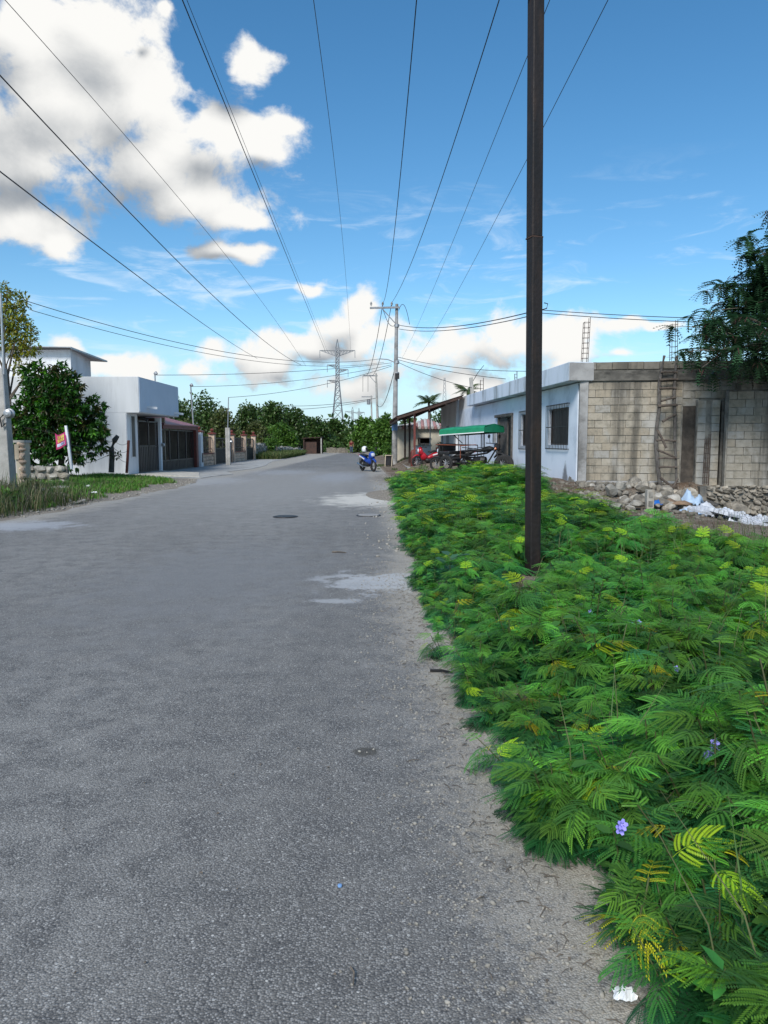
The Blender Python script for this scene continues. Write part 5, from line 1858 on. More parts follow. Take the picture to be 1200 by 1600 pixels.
# grass on the far verge by the rubble wall, and in patches by the carport
n = 16000
ys = rg.uniform(61, 86, n); xs = road_left(ys) - .1 - rg.uniform(0, 2.2, n) * (1 - .3 * (ys - 61) / 25)
me = grass_mesh('verge_grass', xs, ys, rg, .25, .75, [(0.06, 0.11, 0.025), (0.09, 0.13, 0.035), (0.13, 0.14, 0.055)], w=.03)
tag(linkmesh('verge_grass', me), 'long grass along the far grey stone wall', kind='stuff')
n = 9000
ys = rg.uniform(24, 46, n); xs = field_edge(ys) + rg.uniform(-.2, 2.2, n)
keep = fbm(xs * 2, ys * .8, 33) > .18
me = grass_mesh('verge_grass', xs[keep], ys[keep], rg, .05, .16, [(0.05, 0.10, 0.025), (0.09, 0.11, 0.04)], w=.012)
tag(linkmesh('verge_grass', me), 'thin grass tufts on the dusty verge before the carport', kind='stuff')
# grass stalks among the seedlings
n = 3200
ys = rg.uniform(1.2, 12, n) ; xs = field_edge(ys) + .15 + rg.uniform(0, 1, n) * (0.5 * ys + 1)
keep = fbm(xs * 1.2, ys * 1.2, 44) > .15
me = grass_mesh('grass_stalks', xs[keep], ys[keep], rg, .3, .62, [(0.06, 0.12, 0.03), (0.13, 0.14, 0.06)], w=.0035)
tag(linkmesh('grass_stalks', me), 'thin grass stalks between the feathery seedlings', kind='stuff')

# --- trees
def crown_mesh(name, lobes, n, size, rng, cols, asp=0.45, inner=0.35, droop=0.3, cluster=0, curl=.15):
    """leaf-sized folded faces spread through lobes (cx, cy, cz, rx, ry, rz)"""
    lobes = np.array(lobes, float)
    wgt = (lobes[:, 3] * lobes[:, 4] * lobes[:, 5]) ** .7
    li = rng.choice(len(lobes), n, p=wgt / wgt.sum())
    d = rng.normal(size=(n, 3)); d /= np.linalg.norm(d, axis=1)[:, None]
    r = 1 - (1 - inner) * rng.uniform(0, 1, n) ** 1.7
    r = r * (1 + .18 * np.sin(7 * d[:, 0] + 3 * li) * np.sin(6 * d[:, 2] + li) + rng.normal(0, .06, n))
    c = lobes[li, :3] + d * lobes[li, 3:] * r[:, None]
    if cluster:
        # leaves gathered in whorls at twig tips
        m = max(1, n // cluster)
        cen = c[:m]; dd = d[:m]; lii = li[:m]
        c = np.repeat(cen, cluster, 0); d = np.repeat(dd, cluster, 0)
        n = len(c)
        tone = np.repeat(rng.uniform(.6, 1.35, m), cluster) * rng.uniform(.8, 1.2, n)
        ci = np.repeat(rng.integers(0, len(cols), m), cluster)
    else:
        tone = rng.uniform(.65, 1.35, n)
        ci = rng.integers(0, len(cols), n)
    rnd = rng.normal(size=(n, 3)); rnd /= np.linalg.norm(rnd, axis=1)[:, None]
    ax = d * .7 + rnd * .9
    ax[:, 2] -= droop
    ax /= np.linalg.norm(ax, axis=1)[:, None]
    up = np.tile((0, 0, 1.0), (n, 1)) + rng.normal(0, .5, (n, 3))
    sd = np.cross(ax, up); sd /= np.maximum(1e-6, np.linalg.norm(sd, axis=1))[:, None]
    nm = np.cross(sd, ax)
    s = size * rng.uniform(.6, 1.25, n)[:, None]
    V = np.zeros((n, 6, 3))
    V[:, 0] = c
    V[:, 1] = c + ax * s * .5 + sd * s * asp * .5 + nm * s * curl
    V[:, 2] = c + ax * s
    V[:, 3] = c + ax * s * .5 - sd * s * asp * .5 + nm * s * curl
    V[:, 4] = c + ax * s * .5
    V[:, 5] = c + ax * s * .8
    i = np.arange(n)[:, None] * 6
    F = np.concatenate([i + np.array([[0, 1, 2, 4]]), i + np.array([[0, 4, 2, 3]])], 1).reshape(-1, 4)
    C = np.repeat(np.array(cols)[ci] * tone[:, None], 2, 0)
    return npmesh(name, V.reshape(-1, 3), F, MATS['tree_leaf'], C)


def trunk_mb(h, r, limbs, rng, lobes=None, base=(0, 0, 0)):
    mb = MB()
    b = Vector(base)
    t_ = b + Vector((rng.uniform(-.1, .1) * h, rng.uniform(-.1, .1) * h, h))
    mb.tube([b - Vector((0, 0, .2)), b.lerp(t_, .5) + Vector((r * .4, 0, 0)), t_], [r * 1.25, r, r * .7], 8)
    targets = [Vector(l[:3]) for l in lobes] if lobes is not None else []
    for k in range(limbs):
        st = b.lerp(t_, rng.uniform(.55, 1.0))
        e = targets[k % len(targets)] + Vector(rng.normal(0, .1, 3) * h * .5) if targets else st + Vector((rng.normal() * h * .5, rng.normal() * h * .5, h * .6))
        m_ = st.lerp(e, .5) + Vector(rng.normal(0, .06, 3) * h)
        mb.tube([st, m_, e], [r * .5, r * .3, r * .1], 6)
    return mb


def tree(name, label, loc, lobes, n, size, cols, h, r, seed, group=None, limbs=8, cat='tree', **kw):
    rng = np.random.default_rng(seed)
    th = thing(name, label, cat, loc, group=group)
    obj('trunk', trunk_mb(h, r, limbs, rng, lobes), MATS['bark'], th, world=False)
    linkmesh('crown', crown_mesh('crown', lobes, n, size, rng, cols, **kw), None, th, (0, 0, 0), world=False)
    return th


# dense bush-like tree across the road (whorls of long drooping leaves)
c_ = at(88, 640, 25)
lob = [(-.3, 0, 3.55, .7, .7, .5), (.35, 0, 3.35, .55, .6, .5), (0, 0, 1.75, 1.15, 1.1, 1.15), (-.75, .2, 2.2, .8, .8, .95), (.75, .1, 2.0, .75, .8, .8), (.2, -.3, 2.75, .75, .7, .75), (-.5, 0, 3.0, .6, .6, .65), (1.05, 0, 1.45, .65, .7, .7), (-.95, -.1, 1.2, .75, .7, .8), (.35, -.5, 1.0, .9, .6, .55), (1.2, .2, 2.5, .35, .4, .35), (1.45, 0, 1.75, .3, .4, .3), (-1.3, 0, 1.8, .55, .5, .7)]
tree('bushy_tree', 'dense dark green bushy tree with drooping leaves standing by the white wall', (c_.x, 25, .15), lob, 17000, .20,
     [(0.025, 0.085, 0.014), (0.035, 0.12, 0.016), (0.075, 0.21, 0.02), (0.02, 0.06, 0.012), (0.06, 0.06, 0.022), (0.03, 0.095, 0.014)], 1.3, .10, 5, cluster=10, droop=.55, asp=.34, inner=.45)
# olive leaved tree behind it, its crown cut by the picture edge
c_ = at(8, 500, 27)
tree('olive_tree', 'thin olive green tree at the picture edge behind the pipe', (c_.x, 27, .1),
     [(0, 0, 5.9, .7, .7, .6), (.6, 0, 5.5, .5, .6, .5), (-.6, 0, 5.6, .8, .7, .8), (.3, .2, 6.5, .45, .5, .45), (.85, 0, 4.85, .35, .4, .35), (.3, 0, 4.9, .4, .4, .35), (-.2, 0, 6.9, .4, .4, .35), (.5, 0, 4.2, .3, .3, .5), (-1.2, 0, 6.2, .8, .8, .8)], 4200, .17,
     [(0.24, 0.23, 0.025), (0.18, 0.22, 0.025), (0.12, 0.17, 0.025), (0.28, 0.24, 0.04)], 4.0, .09, 6, asp=.45, inner=.3, limbs=12)

# background trees, each its own
FARL = [(0.05, 0.105, 0.025), (0.065, 0.125, 0.028), (0.042, 0.085, 0.022), (0.085, 0.12, 0.04)]
OLV = [(0.09, 0.12, 0.035), (0.11, 0.12, 0.05), (0.075, 0.10, 0.03)]
BRI = [(0.08, 0.17, 0.028), (0.10, 0.19, 0.032), (0.065, 0.14, 0.025)]
GB = 'trees behind the houses at the end of the street'


def bgtree(px, pyt, wpx, Y, label, cols, seed, pyb=None, n=4200, size=.42, flat=1.0, name='broad_tree', group=GB):
    rng = np.random.default_rng(seed)
    t = at(px, pyt, Y)
    hgt = t.z
    rad = wpx / 2 / FPX * Y
    lobes = []
    nl = 9
    bot = hgt * .12
    for k in range(nl):
        a = rng.uniform(0, 2 * PI)
        rr_ = rng.uniform(.15, .72) * rad
        lz = rng.uniform(.32, .86)
        lobes.append((math.cos(a) * rr_, math.sin(a) * rr_ * .8, bot + (hgt - bot) * lz * (1 - .18 * (rr_ / rad)), rad * rng.uniform(.3, .5), rad * .45, (hgt) * rng.uniform(.14, .2) * flat))
    lobes.append((0, 0, hgt * .82, rad * .42, rad * .4, hgt * .18))
    lobes.append((rad * .3, 0, hgt * .35, rad * .7, rad * .6, hgt * .3))
    lobes.append((-rad * .35, 0, hgt * .3, rad * .65, rad * .6, hgt * .3))
    return tree(name, label, (t.x, Y, -.1), lobes, n, size, cols, hgt * .5, hgt * .025, seed, group, asp=.6, inner=.25, droop=.1)


bgtree(315, 610, 95, 92, 'tallest wide crowned tree behind the garage roof', FARL, 31)
bgtree(275, 622, 70, 84, 'broad tree half hidden by the overhanging house', FARL, 32)
bgtree(352, 640, 60, 78, 'loose olive grey tree behind the square meter post', OLV, 33, size=.4)
bgtree(290, 655, 70, 70, 'low greyish tree over the garage roof', OLV, 41, size=.38)
bgtree(385, 628, 62, 98, 'round dark tree behind the middle of the stone fence', FARL, 34)
bgtree(424, 626, 66, 92, 'tall dark tree left of the steel tower', FARL, 35)
bgtree(455, 634, 50, 100, 'dark tree standing closest to the street end on the left', FARL, 36)
bgtree(400, 658, 56, 75, 'lighter green tree over the far grey stone wall', OLV, 37, size=.4)
bgtree(440, 660, 46, 82, 'bright green bushy tree above the end of the stone wall', BRI, 38, size=.4)
bgtree(492, 651, 60, 120, 'dark rounded tree behind the brown shed', FARL, 39, size=.6)
bgtree(522, 656, 40, 128, 'dark tree under the steel tower', FARL, 42, size=.6)
bgtree(545, 672, 46, 125, 'low dark tree behind the walking person', FARL, 43, size=.6)
bgtree(566, 652, 44, 96, 'mid green tree behind the slim far utility pole', BRI, 44, size=.45)
bgtree(603, 646, 38, 66, 'bright green tree just left of the concrete pole', BRI, 45, size=.34)
bgtree(583, 664, 36, 88, 'green bushy tree beside the thin leaning pole', BRI, 46, size=.42)
bgtree(555, 668, 40, 105, 'dense green tree left of the far poles', FARL, 47, size=.5)
bgtree(640, 655, 60, 75, 'dark tree showing through under the carport roof', FARL, 48, size=.45)
bgtree(690, 640, 70, 90, 'dark tree hidden behind the carport and hut', FARL, 49, size=.5)
bgtree(245, 690, 60, 60, 'low shrubby tree inside the fenced yard', OLV, 50, size=.3)
# low scrub in front of the far trees, far treeline
def bush(px, pyt, pyb, wpx, Y, label, cols, seed, size=.22, n=900, name='shrub', group='shrubs along the far wall and street end'):
    t = at(px, pyt, Y); b_ = at(px, pyb, Y)
    h = t.z - b_.z
    rad = wpx / 2 / FPX * Y
    rng = np.random.default_rng(seed)
    lobes = [(rng.uniform(-.6, .6) * rad, rng.uniform(-.4, .4) * rad, h * rng.uniform(.25, .7), rad * rng.uniform(.3, .5), rad * .45, h * rng.uniform(.25, .38)) for _ in range(6)]
    return tree(name, label, (t.x, Y, b_.z), lobes, n, size, cols, h * .5, .03, seed, group, limbs=4, cat='shrub', asp=.5, inner=.1)


bush(418, 680, 714, 26, 66, 'round green shrub in front of the grey stone wall', BRI, 61)
bush(432, 668, 700, 18, 68, 'upright bright leaved shrub above the grey stone wall', BRI, 62)
bush(497, 690, 708, 60, 100, 'dark scrub around the brown shed', FARL, 63, .4)
bush(520, 686, 708, 40, 103, 'dark scrub beside the walking person', FARL, 64, .4)
bush(565, 688, 709, 40, 95, 'dark green scrub behind the parked blue motorcycle', FARL, 65, .35)
bush(590, 696, 716, 26, 70, 'low green scrub near the thin leaning pole', BRI, 66, .25)
bush(606, 690, 720, 22, 58, 'green shrub between the leaning pole and the concrete pole', BRI, 67, .22)

bush(14, 762, 802, 52, 15.5, 'bright green leafy weed at the left picture edge by the road', BRI, 71, .12, 700, name='leafy_weed', group='leafy weeds at the left edge')
bush(45, 745, 775, 44, 18.0, 'pale stalky weed bush in front of the small gate pillar', [(0.12, 0.13, 0.06), (0.16, 0.15, 0.09), (0.08, 0.11, 0.04)], 72, .07, 900, name='leafy_weed', group='leafy weeds at the left edge')
rgx = np.random.default_rng(77)
V_, F_, C_ = [], [], []
lobes = []
for k in range(70):
    x = -150 + 300 * k / 70
    lobes.append((x + rgx.uniform(-3, 3), 175 + rgx.uniform(-8, 8), rgx.uniform(1.5, 4), rgx.uniform(3, 6), 4, rgx.uniform(2.5, 4.2)))
me = crown_mesh('far_wood', lobes, 16000, 1.3, rgx, FARL, asp=.7, inner=.2)
tag(linkmesh('far_wood', me), 'dark distant wood closing the view', kind='stuff')

# --- feathery tree at the right: drooping fans of narrow leaves and brown pods
def feather_tree():
    rng = np.random.default_rng(90)
    Y0 = 17.6
    base_ = at(1330, 760, Y0)
    th = thing('feathery_tree', 'dark feathery leaved tree with hanging brown pods above the block wall', 'tree', (base_.x, Y0, .3))
    ox, oy, oz = base_.x, Y0, .3
    tips, wood = [], MB()
    def W(px, py, dy=0.0):
        p_ = at(px + 50, py, Y0 + dy)
        return Vector((p_.x - ox, p_.y - oy, p_.z - oz))
    fork = W(1300, 600)
    wood.tube([(0, 0, -.3), (.05, 0, 1.2), tuple(fork)], [.22, .19, .15], 10)
    arms = [((1290, 560), (1200, 520), (1110, 512), (1075, 520)), ((1290, 540), (1220, 470), (1150, 450), (1120, 452)), ((1290, 520), (1240, 430), (1180, 405), (1125, 400)), ((1300, 520), (1250, 400), (1205, 350), (1190, 332)),
            ((1300, 580), (1220, 560), (1130, 545), (1072, 548)), ((1290, 540), (1200, 480), (1130, 478), (1090, 475)), ((1300, 560), (1240, 540), (1180, 560), (1150, 590)), ((1320, 520), (1320, 420), (1290, 340), (1260, 310)), ((1310, 560), (1230, 500), (1180, 440), (1150, 420)),
            ((1320, 540), (1380, 480), (1440, 430), (1480, 420)), ((1320, 560), (1400, 540), (1470, 530), (1520, 540)), ((1300, 560), (1230, 570), (1190, 580), (1170, 600))]
    for k, a in enumerate(arms):
        dy0 = rng.uniform(-1.0, 1.8)
        pts = [fork] + [W(x, y, dy0 * (j + 1) / 4) for j, (x, y) in enumerate(a)]
        wood.tube(pts, [.09, .06, .04, .025, .012], 6)
        for j in range(1, 4):
            for q_ in range(24):
                t = rng.uniform(0, 1)
                p_ = pts[j].lerp(pts[j + 1], t)
                sp_ = .26 + .13 * (4 - j)
                e = p_ + Vector((rng.normal(-.05, sp_), rng.normal(0, sp_), rng.normal(.05, sp_ * .62)))
                wood.tube([p_, p_.lerp(e, .5) + Vector((0, 0, .05)), e], [.012, .009, .005], 4)
                tips.append(e)
        tips.append(pts[-1])
    obj('trunk', wood, MATS['bark'], th, world=False)
    nb = NB()
    pods = MB()
    for t in tips:
        nl = int(rng.integers(11, 17))
        tone = rng.uniform(.6, 1.3)
        base_c = np.array((0.042, 0.10, 0.046)) * tone
        for j in range(nl):
            az = rng.uniform(0, 2 * PI); ln = rng.uniform(.24, .40)
            M = rotmat(0, 0, az) @ rotmat(math.radians(rng.uniform(-55, 35)), 0, 0)
            s = np.linspace(0.1, 1, 7)
            # narrow leaflets along each hanging rib
            for sd in (-1, 1):
                p0 = np.stack([np.zeros(7), s * ln, -.55 * ln * s ** 2], -1)
                tip = p0 + np.array((sd * .062, .03, -.012))
                w_ = np.array((0, .021, 0))
                q_ = np.stack([p0 - w_, p0 + w_, tip + w_ * .5, tip - w_ * .5], 1).reshape(-1, 3)
                nb.add(q_ @ M.T + np.array(t), np.arange(28).reshape(-1, 4), base_c * rng.uniform(.8, 1.2))
        if rng.uniform() < .42:
            for j in range(int(rng.integers(3, 9))):
                o_ = Vector(t) + Vector((rng.normal(0, .07), rng.normal(0, .07), rng.uniform(-.03, .03)))
                l_ = rng.uniform(.10, .17)
                sx = rng.normal(0, .04)
                pods.add([o_ + Vector((-.009, 0, 0)), o_ + Vector((.009, 0, 0)), o_ + Vector((.013 + sx, .006, -l_ * .6)), o_ + Vector((sx * 1.4, 0, -l_)), o_ + Vector((-.013 + sx, .0, -l_ * .6))], [(0, 1, 2, 3, 4)])
    linkmesh('crown', nb.mesh('crown', MATS['tree_leaf']), None, th, (0, 0, 0), world=False)
    simple('pod', (0.075, 0.028, 0.02), (0.05, 0.022, 0.018), scale=20, rough=0.7)
    tag(obj('pods', pods, MATS['pod'], th, world=False), kind='stuff')


feather_tree()

# palms behind the roofs
def palm(px, pyt, Y, label, rad, seed, nf=15):
    rng = np.random.default_rng(seed)
    t = at(px, pyt, Y)
    th = thing('palm_tree', label, 'palm', (t.x, Y, 0), group='palms behind the roofs')
    obj('trunk', MB().tube([(0, 0, -.2), (.1, 0, t.z * .5), (0, 0, t.z)], [.2, .14, .11], 8), MATS['bark'], th, world=False)
    nb = NB()
    for k in range(nf):
        az = 2 * PI * k / nf + rng.uniform(-.2, .2)
        el = rng.uniform(-.1, 1.15)
        d = np.array((math.cos(az), math.sin(az)))
        L_ = rad * rng.uniform(.8, 1.1)
        n_ = 12
        prev = None
        for j in range(n_ + 1):
            s = j / n_
            r_ = L_ * s
            c = np.array((d[0] * r_ * math.cos(el * (1 - s * .3)), d[1] * r_ * math.cos(el * (1 - s * .3)), t.z + math.sin(el) * r_ - .5 * L_ * s * s))
            if prev is not None:
                wv = np.array((-d[1], d[0], 0))
                for sd in (-1, 1):
                    ll = L_ * .34 * math.sin(PI * min(1, s * .9 + .12))
                    tip = c + wv * sd * ll * .7 + np.array((d[0], d[1], 0)) * ll * .5 + np.array((0, 0, -.35 * ll))
                    nb.add([prev, c, tip, tip], [(0, 1, 2, 2)] if False else [(0, 1, 2, 3)], np.array((0.06, 0.09, 0.025)) * rng.uniform(.7, 1.3))
            prev = c
    linkmesh('crown', nb.mesh('crown', MATS['tree_leaf']), None, th, (0, 0, 0), world=False)


palm(731, 610, 60, 'palm showing above the roof end beside the concrete stub', 1.7, 1)
palm(670, 629, 66, 'palm showing just above the brown carport roof', 1.9, 2)

# ------------------------------------------------------------------ vehicles
simple('tyre', (0.015, 0.015, 0.016), (0.03, 0.028, 0.026), scale=20, rough=0.85)
simple('blue_plastic', (0.015, 0.07, 0.36), (0.012, 0.05, 0.28), rough=0.3, spec=0.5)
simple('red_plastic', (0.42, 0.012, 0.025), (0.34, 0.010, 0.02), rough=0.3, spec=0.5)
simple('black_plastic', (0.014, 0.014, 0.015), (0.025, 0.025, 0.026), rough=0.5)
simple('chrome', (0.5, 0.5, 0.5), (0.4, 0.4, 0.4), rough=0.25, metal=0.9)
simple('lens', (0.6, 0.62, 0.64), (0.5, 0.52, 0.54), rough=0.12, spec=0.6)
simple('orange_plastic', (0.6, 0.14, 0.02), (0.5, 0.1, 0.02), rough=0.3)
simple('helmet_white', (0.75, 0.76, 0.77), (0.68, 0.69, 0.7), rough=0.25)


def wheel(root, x, r, wid, mat='tyre', z=None):
    """wheel in the XZ plane of its vehicle: tyre, rim, spokes"""
    zc = z if z is not None else r
    prof = [(r - wid * 1.1, -wid * .45), (r - wid * .35, -wid * .5), (r, -wid * .22), (r, wid * .22), (r - wid * .35, wid * .5), (r - wid * 1.1, wid * .45), (r - wid * 1.1, -wid * .45)]
    mb = MB()
    n = 24
    for (rr_, h) in prof:
        for k in range(n):
            a = 2 * PI * k / n
            mb.v.append((x + rr_ * math.cos(a), h, zc + rr_ * math.sin(a)))
    for i in range(len(prof) - 1):
        for k in range(n):
            a0, a1 = i * n + k, i * n + (k + 1) % n
            mb.f.append((a0, a1, a1 + n, a0 + n))
    w_ = obj('wheel', mb, MATS[mat], root, world=False)
    rm = MB()
    for k in range(10):
        a = 2 * PI * k / 10
        rm.tube([(x, 0, zc), (x + (r - wid) * math.cos(a), 0, zc + (r - wid) * math.sin(a))], .008, 5)
    rm.lathe((x, 0, zc), [(0.0, -.05), (.045, -.05), (.045, .05), (0, .05)], 10, 'Y')
    obj('spokes', rm, MATS['galvanised'], w_, world=False)
    return w_


def loft(secs, n=12):
    """closed skin through elliptical sections (x, cy, cz, ry, rz)"""
    mb = MB()
    for (x, cy, cz, ry, rz) in secs:
        for k in range(n):
            a = 2 * PI * k / n
            mb.v.append((x, cy + ry * math.cos(a), cz + rz * math.sin(a)))
    for i in range(len(secs) - 1):
        for k in range(n):
            a0, a1 = i * n + k, i * n + (k + 1) % n
            mb.f.append((a0, a1, a1 + n, a0 + n))
    mb.f.append(tuple(range(n)))
    e = (len(secs) - 1) * n
    mb.f.append(tuple(range(e, e + n)))
    return mb


def motorcycle(name, label, loc, rz, paint, accent, scooter=True, mirrors=True):
    """underbone motorcycle facing +X"""
    th = thing(name, label, 'motorcycle', loc, rz)
    wheel(th, 0.62, .29, .085); wheel(th, -0.62, .29, .10)
    P_ = MATS[paint]
    obj('front_fairing', loft([(.30, 0, .62, .05, .10), (.36, 0, .70, .15, .20), (.44, 0, .78, .19, .22), (.52, 0, .82, .16, .16), (.60, 0, .80, .05, .06)]), P_, th, world=False, smooth=True)
    obj('leg_shield', loft([(.08, 0, .50, .06, .08), (.22, 0, .52, .15, .18), (.36, 0, .58, .17, .24), (.44, 0, .62, .10, .20)]), P_, th, world=False, smooth=True)
    obj('front_mudguard', loft([(.40, 0, .48, .05, .03), (.52, 0, .58, .07, .05), (.64, 0, .61, .07, .04), (.78, 0, .55, .06, .03), (.86, 0, .47, .04, .02)]), P_, th, world=False, smooth=True)
    obj('tail_body', loft([(-.92, 0, .80, .03, .03), (-.80, 0, .78, .09, .08), (-.55, 0, .70, .13, .12), (-.25, 0, .60, .13, .14), (.0, 0, .50, .10, .10), (.12, 0, .46, .06, .07)]), P_, th, world=False, smooth=True)
    obj('side_stripe', MB().bar((-.75, .118, .76), (-.15, .135, .60), .02, .05).bar((-.75, -.118, .76), (-.15, -.135, .60), .02, .05), MATS[accent], th, world=False)
    obj('seat', loft([(-.78, 0, .84, .09, .03), (-.60, 0, .83, .13, .05), (-.35, 0, .80, .13, .05), (-.10, 0, .76, .12, .05), (.05, 0, .76, .06, .03)]), MATS['black_plastic'], th, world=False, smooth=True)
    obj('engine', loft([(-.25, 0, .36, .08, .10), (-.1, 0, .34, .14, .13), (.1, 0, .34, .13, .12), (.25, 0, .38, .06, .08)], 8), MATS['black_iron'], th, world=False)
    fk = MB()
    for sy in (-1, 1):
        fk.tube([(.62, sy * .08, .29), (.50, sy * .08, .66), (.42, sy * .06, .92)], .022, 7)
    obj('fork', fk, MATS['black_iron'], th, world=False)
    hb = MB().tube([(.30, -.33, .98), (.38, -.16, .99), (.40, 0, .96), (.38, .16, .99), (.30, .33, .98)], .015, 7)
    hbo = obj('handlebar', hb, MATS['black_iron'], th, world=False)
    for sy in (-1, 1):
        obj('grip', MB().tube([(.32, sy * .27, .985), (.27, sy * .40, .975)], .021, 7), MATS['black_plastic'], hbo, world=False)
        if mirrors:
            obj('mirror', MB().tube([(.36, sy * .2, .99), (.36, sy * .26, 1.12)], .008, 5).lathe((.36, sy * .27, 1.15), [(0, -.012), (.055, -.01), (.055, .01), (0, .012)], 10, 'X'), MATS['black_plastic'], hbo, world=False)
    obj('headlight', MB().lathe((.57, 0, .82), [(.10, -.04), (.10, .01), (.06, .035), (.0, .04)], 14, 'X'), MATS['lens'], th, world=False)
    obj('tail_light', MB().box((-.93, 0, .80), (.04, .12, .06)), MATS['red_plastic'], th, world=False)
    obj('exhaust', MB().tube([(.05, -.13, .24), (-.3, -.16, .24), (-.5, -.17, .30), (-.85, -.17, .38)], [.022, .025, .05, .05], 9), MATS['chrome'], th, world=False)
    sw = MB()
    for sy in (-1, 1):
        sw.bar((-.62, sy * .09, .29), (-.1, sy * .09, .34), .03, .05)
        sw.tube([(-.55, sy * .12, .34), (-.42, sy * .13, .66)], .025, 7)
    obj('swing_arm', sw, MATS['black_iron'], th, world=False)
    obj('rear_mudguard', MB().tube([(-.95, 0, .62), (-.88, 0, .50), (-.98, 0, .36)], [.05, .045, .03], 6), MATS['black_plastic'], th, world=False)
    obj('rear_rack', MB().tube([(-.60, -.10, .90), (-.92, -.10, .93), (-.98, 0, .93), (-.92, .10, .93), (-.60, .10, .90)], .012, 6), MATS['black_iron'], th, world=False)
    obj('stand', MB().tube([(.0, .1, .28), (-.08, .24, .0)], .012, 5), MATS['black_iron'], th, world=False)
    obj('pump_leg', MB().bar((-.05, .05, .30), (.25, .05, .50), .05, .09), MATS['black_plastic'], th, world=False)
    return th


p = at(575, 735, 36.5)
blue = motorcycle('motorcycle', 'blue motorcycle parked at the road edge with a white helmet on it', (p.x, p.y, .02), math.radians(-62), 'blue_plastic', 'white_paint')
hp = blue.matrix_world if False else None
ca_, sa_ = math.cos(math.radians(-62)), math.sin(math.radians(-62))
hx, hy = p.x + ca_ * .22 - sa_ * -.30, p.y + sa_ * .22 + ca_ * -.30
hm = thing('helmet', 'white helmet hung over the mirror of the blue motorcycle', 'helmet', (hx, hy, 1.13))
obj('shell', MB().lathe((0, 0, 0), [(.10, -.14), (.135, -.10), (.15, 0), (.13, .08), (.08, .13), (0.01, .15)], 16), MATS['helmet_white'], hm, world=False, smooth=True)
obj('visor', MB().lathe((.03, 0, -.03), [(.13, -.05), (.142, 0), (.13, .05)], 14), MATS['black_plastic'], hm, world=False)
p = at(672, 728, 34.8)
motorcycle('motorcycle', 'red and white scooter standing on the carport slab', (p.x, p.y + .9, PLZ), math.radians(198), 'red_plastic', 'white_paint')
p = at(706, 735, 29.5)
motorcycle('motorcycle', 'black motorcycle half hidden by weeds left of the green canopy tricycle', (p.x, p.y, Hs(p.x, p.y)), math.radians(170), 'black_plastic', 'black_iron', mirrors=False)

# motor tricycle with a green canopy
tz = Hs(3.4, 27.0)
hd = math.atan2(-1.3, 1.45)
tri = thing('canopy_tricycle', 'motor tricycle taxi with flat green canopy parked before the dark door', 'tricycle', (3.25, 27.0, tz), hd)
wheel(tri, 1.32, .31, .10)
for sy in (-.55, .55):
    w_ = wheel(tri, -.75, .30, .10)
    w_.location = (0, sy, 0)
fr = MB()
for sy in (-.09, .09):
    fr.tube([(1.32, sy, .31), (1.16, sy, .72), (1.08, sy, 1.0)], .022, 7)
obj('fork', fr, MATS['black_iron'], tri, world=False)
fm = MB()
fm.tube([(1.08, 0, .92), (.7, 0, .70), (.2, 0, .62), (-.75, 0, .55)], .035, 7)
fm.tube([(1.05, 0, .80), (.75, 0, .36), (.1, 0, .32), (-.75, 0, .32)], .03, 7)
fm.tube([(-.75, -.55, .30), (-.75, .55, .30)], .03, 7)
for sy in (-.55, .55):
    fm.bar((-1.25, sy, .52), (-.1, sy, .52), .04, .05)
fm.bar((-1.25, -.55, .52), (-1.25, .55, .52), .04, .05)
fm.bar((-.1, -.55, .52), (-.1, .55, .52), .04, .05)
obj('frame', fm, MATS['black_iron'], tri, world=False)
obj('engine', loft([(.1, 0, .40, .10, .10), (.25, 0, .40, .17, .17), (.5, 0, .42, .17, .17), (.65, 0, .44, .09, .12)], 8), MATS['black_iron'], tri, world=False)
obj('fuel_tank', loft([(.45, 0, .78, .05, .04), (.58, 0, .82, .13, .10), (.8, 0, .86, .14, .10), (.95, 0, .86, .08, .06)]), MATS['black_plastic'], tri, world=False, smooth=True)
obj('saddle', loft([(-.05, 0, .80, .10, .03), (.15, 0, .78, .13, .05), (.4, 0, .77, .11, .05), (.5, 0, .78, .05, .03)]), MATS['black_plastic'], tri, world=False, smooth=True)
hb = obj('handlebar', MB().tube([(.88, -.36, 1.06), (1.0, -.15, 1.05), (1.04, 0, 1.02), (1.0, .15, 1.05), (.88, .36, 1.06)], .015, 7), MATS['black_iron'], tri, world=False)
for sy in (-1, 1):
    obj('mirror', MB().tube([(.98, sy * .24, 1.05), (1.0, sy * .32, 1.24)], .008, 5).lathe((1.0, sy * .34, 1.30), [(0, -.012), (.075, -.01), (.075, .01), (0, .012)], 10, 'X'), MATS['black_plastic'], hb, world=False)
obj('headlight', MB().lathe((1.16, 0, .92), [(.06, -.12), (.12, -.05), (.12, .03), (.0, .06)], 14, 'X'), MATS['black_plastic'], tri, world=False)
obj('turn_signal', MB().lathe((1.16, -.17, .86), [(.02, -.03), (.05, .0), (.03, .04)], 8, 'X'), MATS['orange_plastic'], tri, world=False)
obj('mudguard', loft([(1.02, 0, .55, .06, .03), (1.15, 0, .66, .08, .05), (1.32, 0, .69, .08, .04), (1.5, 0, .62, .06, .03)]), MATS['black_plastic'], tri, world=False, smooth=True)
obj('bench_seat', MB().box((-.85, 0, .70), (.42, 1.05, .12)), MATS['black_plastic'], tri, world=False, bevel=.03)
obj('bench_back', MB().box((-1.12, 0, .90), (.08, 1.05, .28)), MATS['black_plastic'], tri, world=False, bevel=.03)
simple('rusty_red', (0.22, 0.06, 0.03), (0.14, 0.05, 0.03), rough=.7)
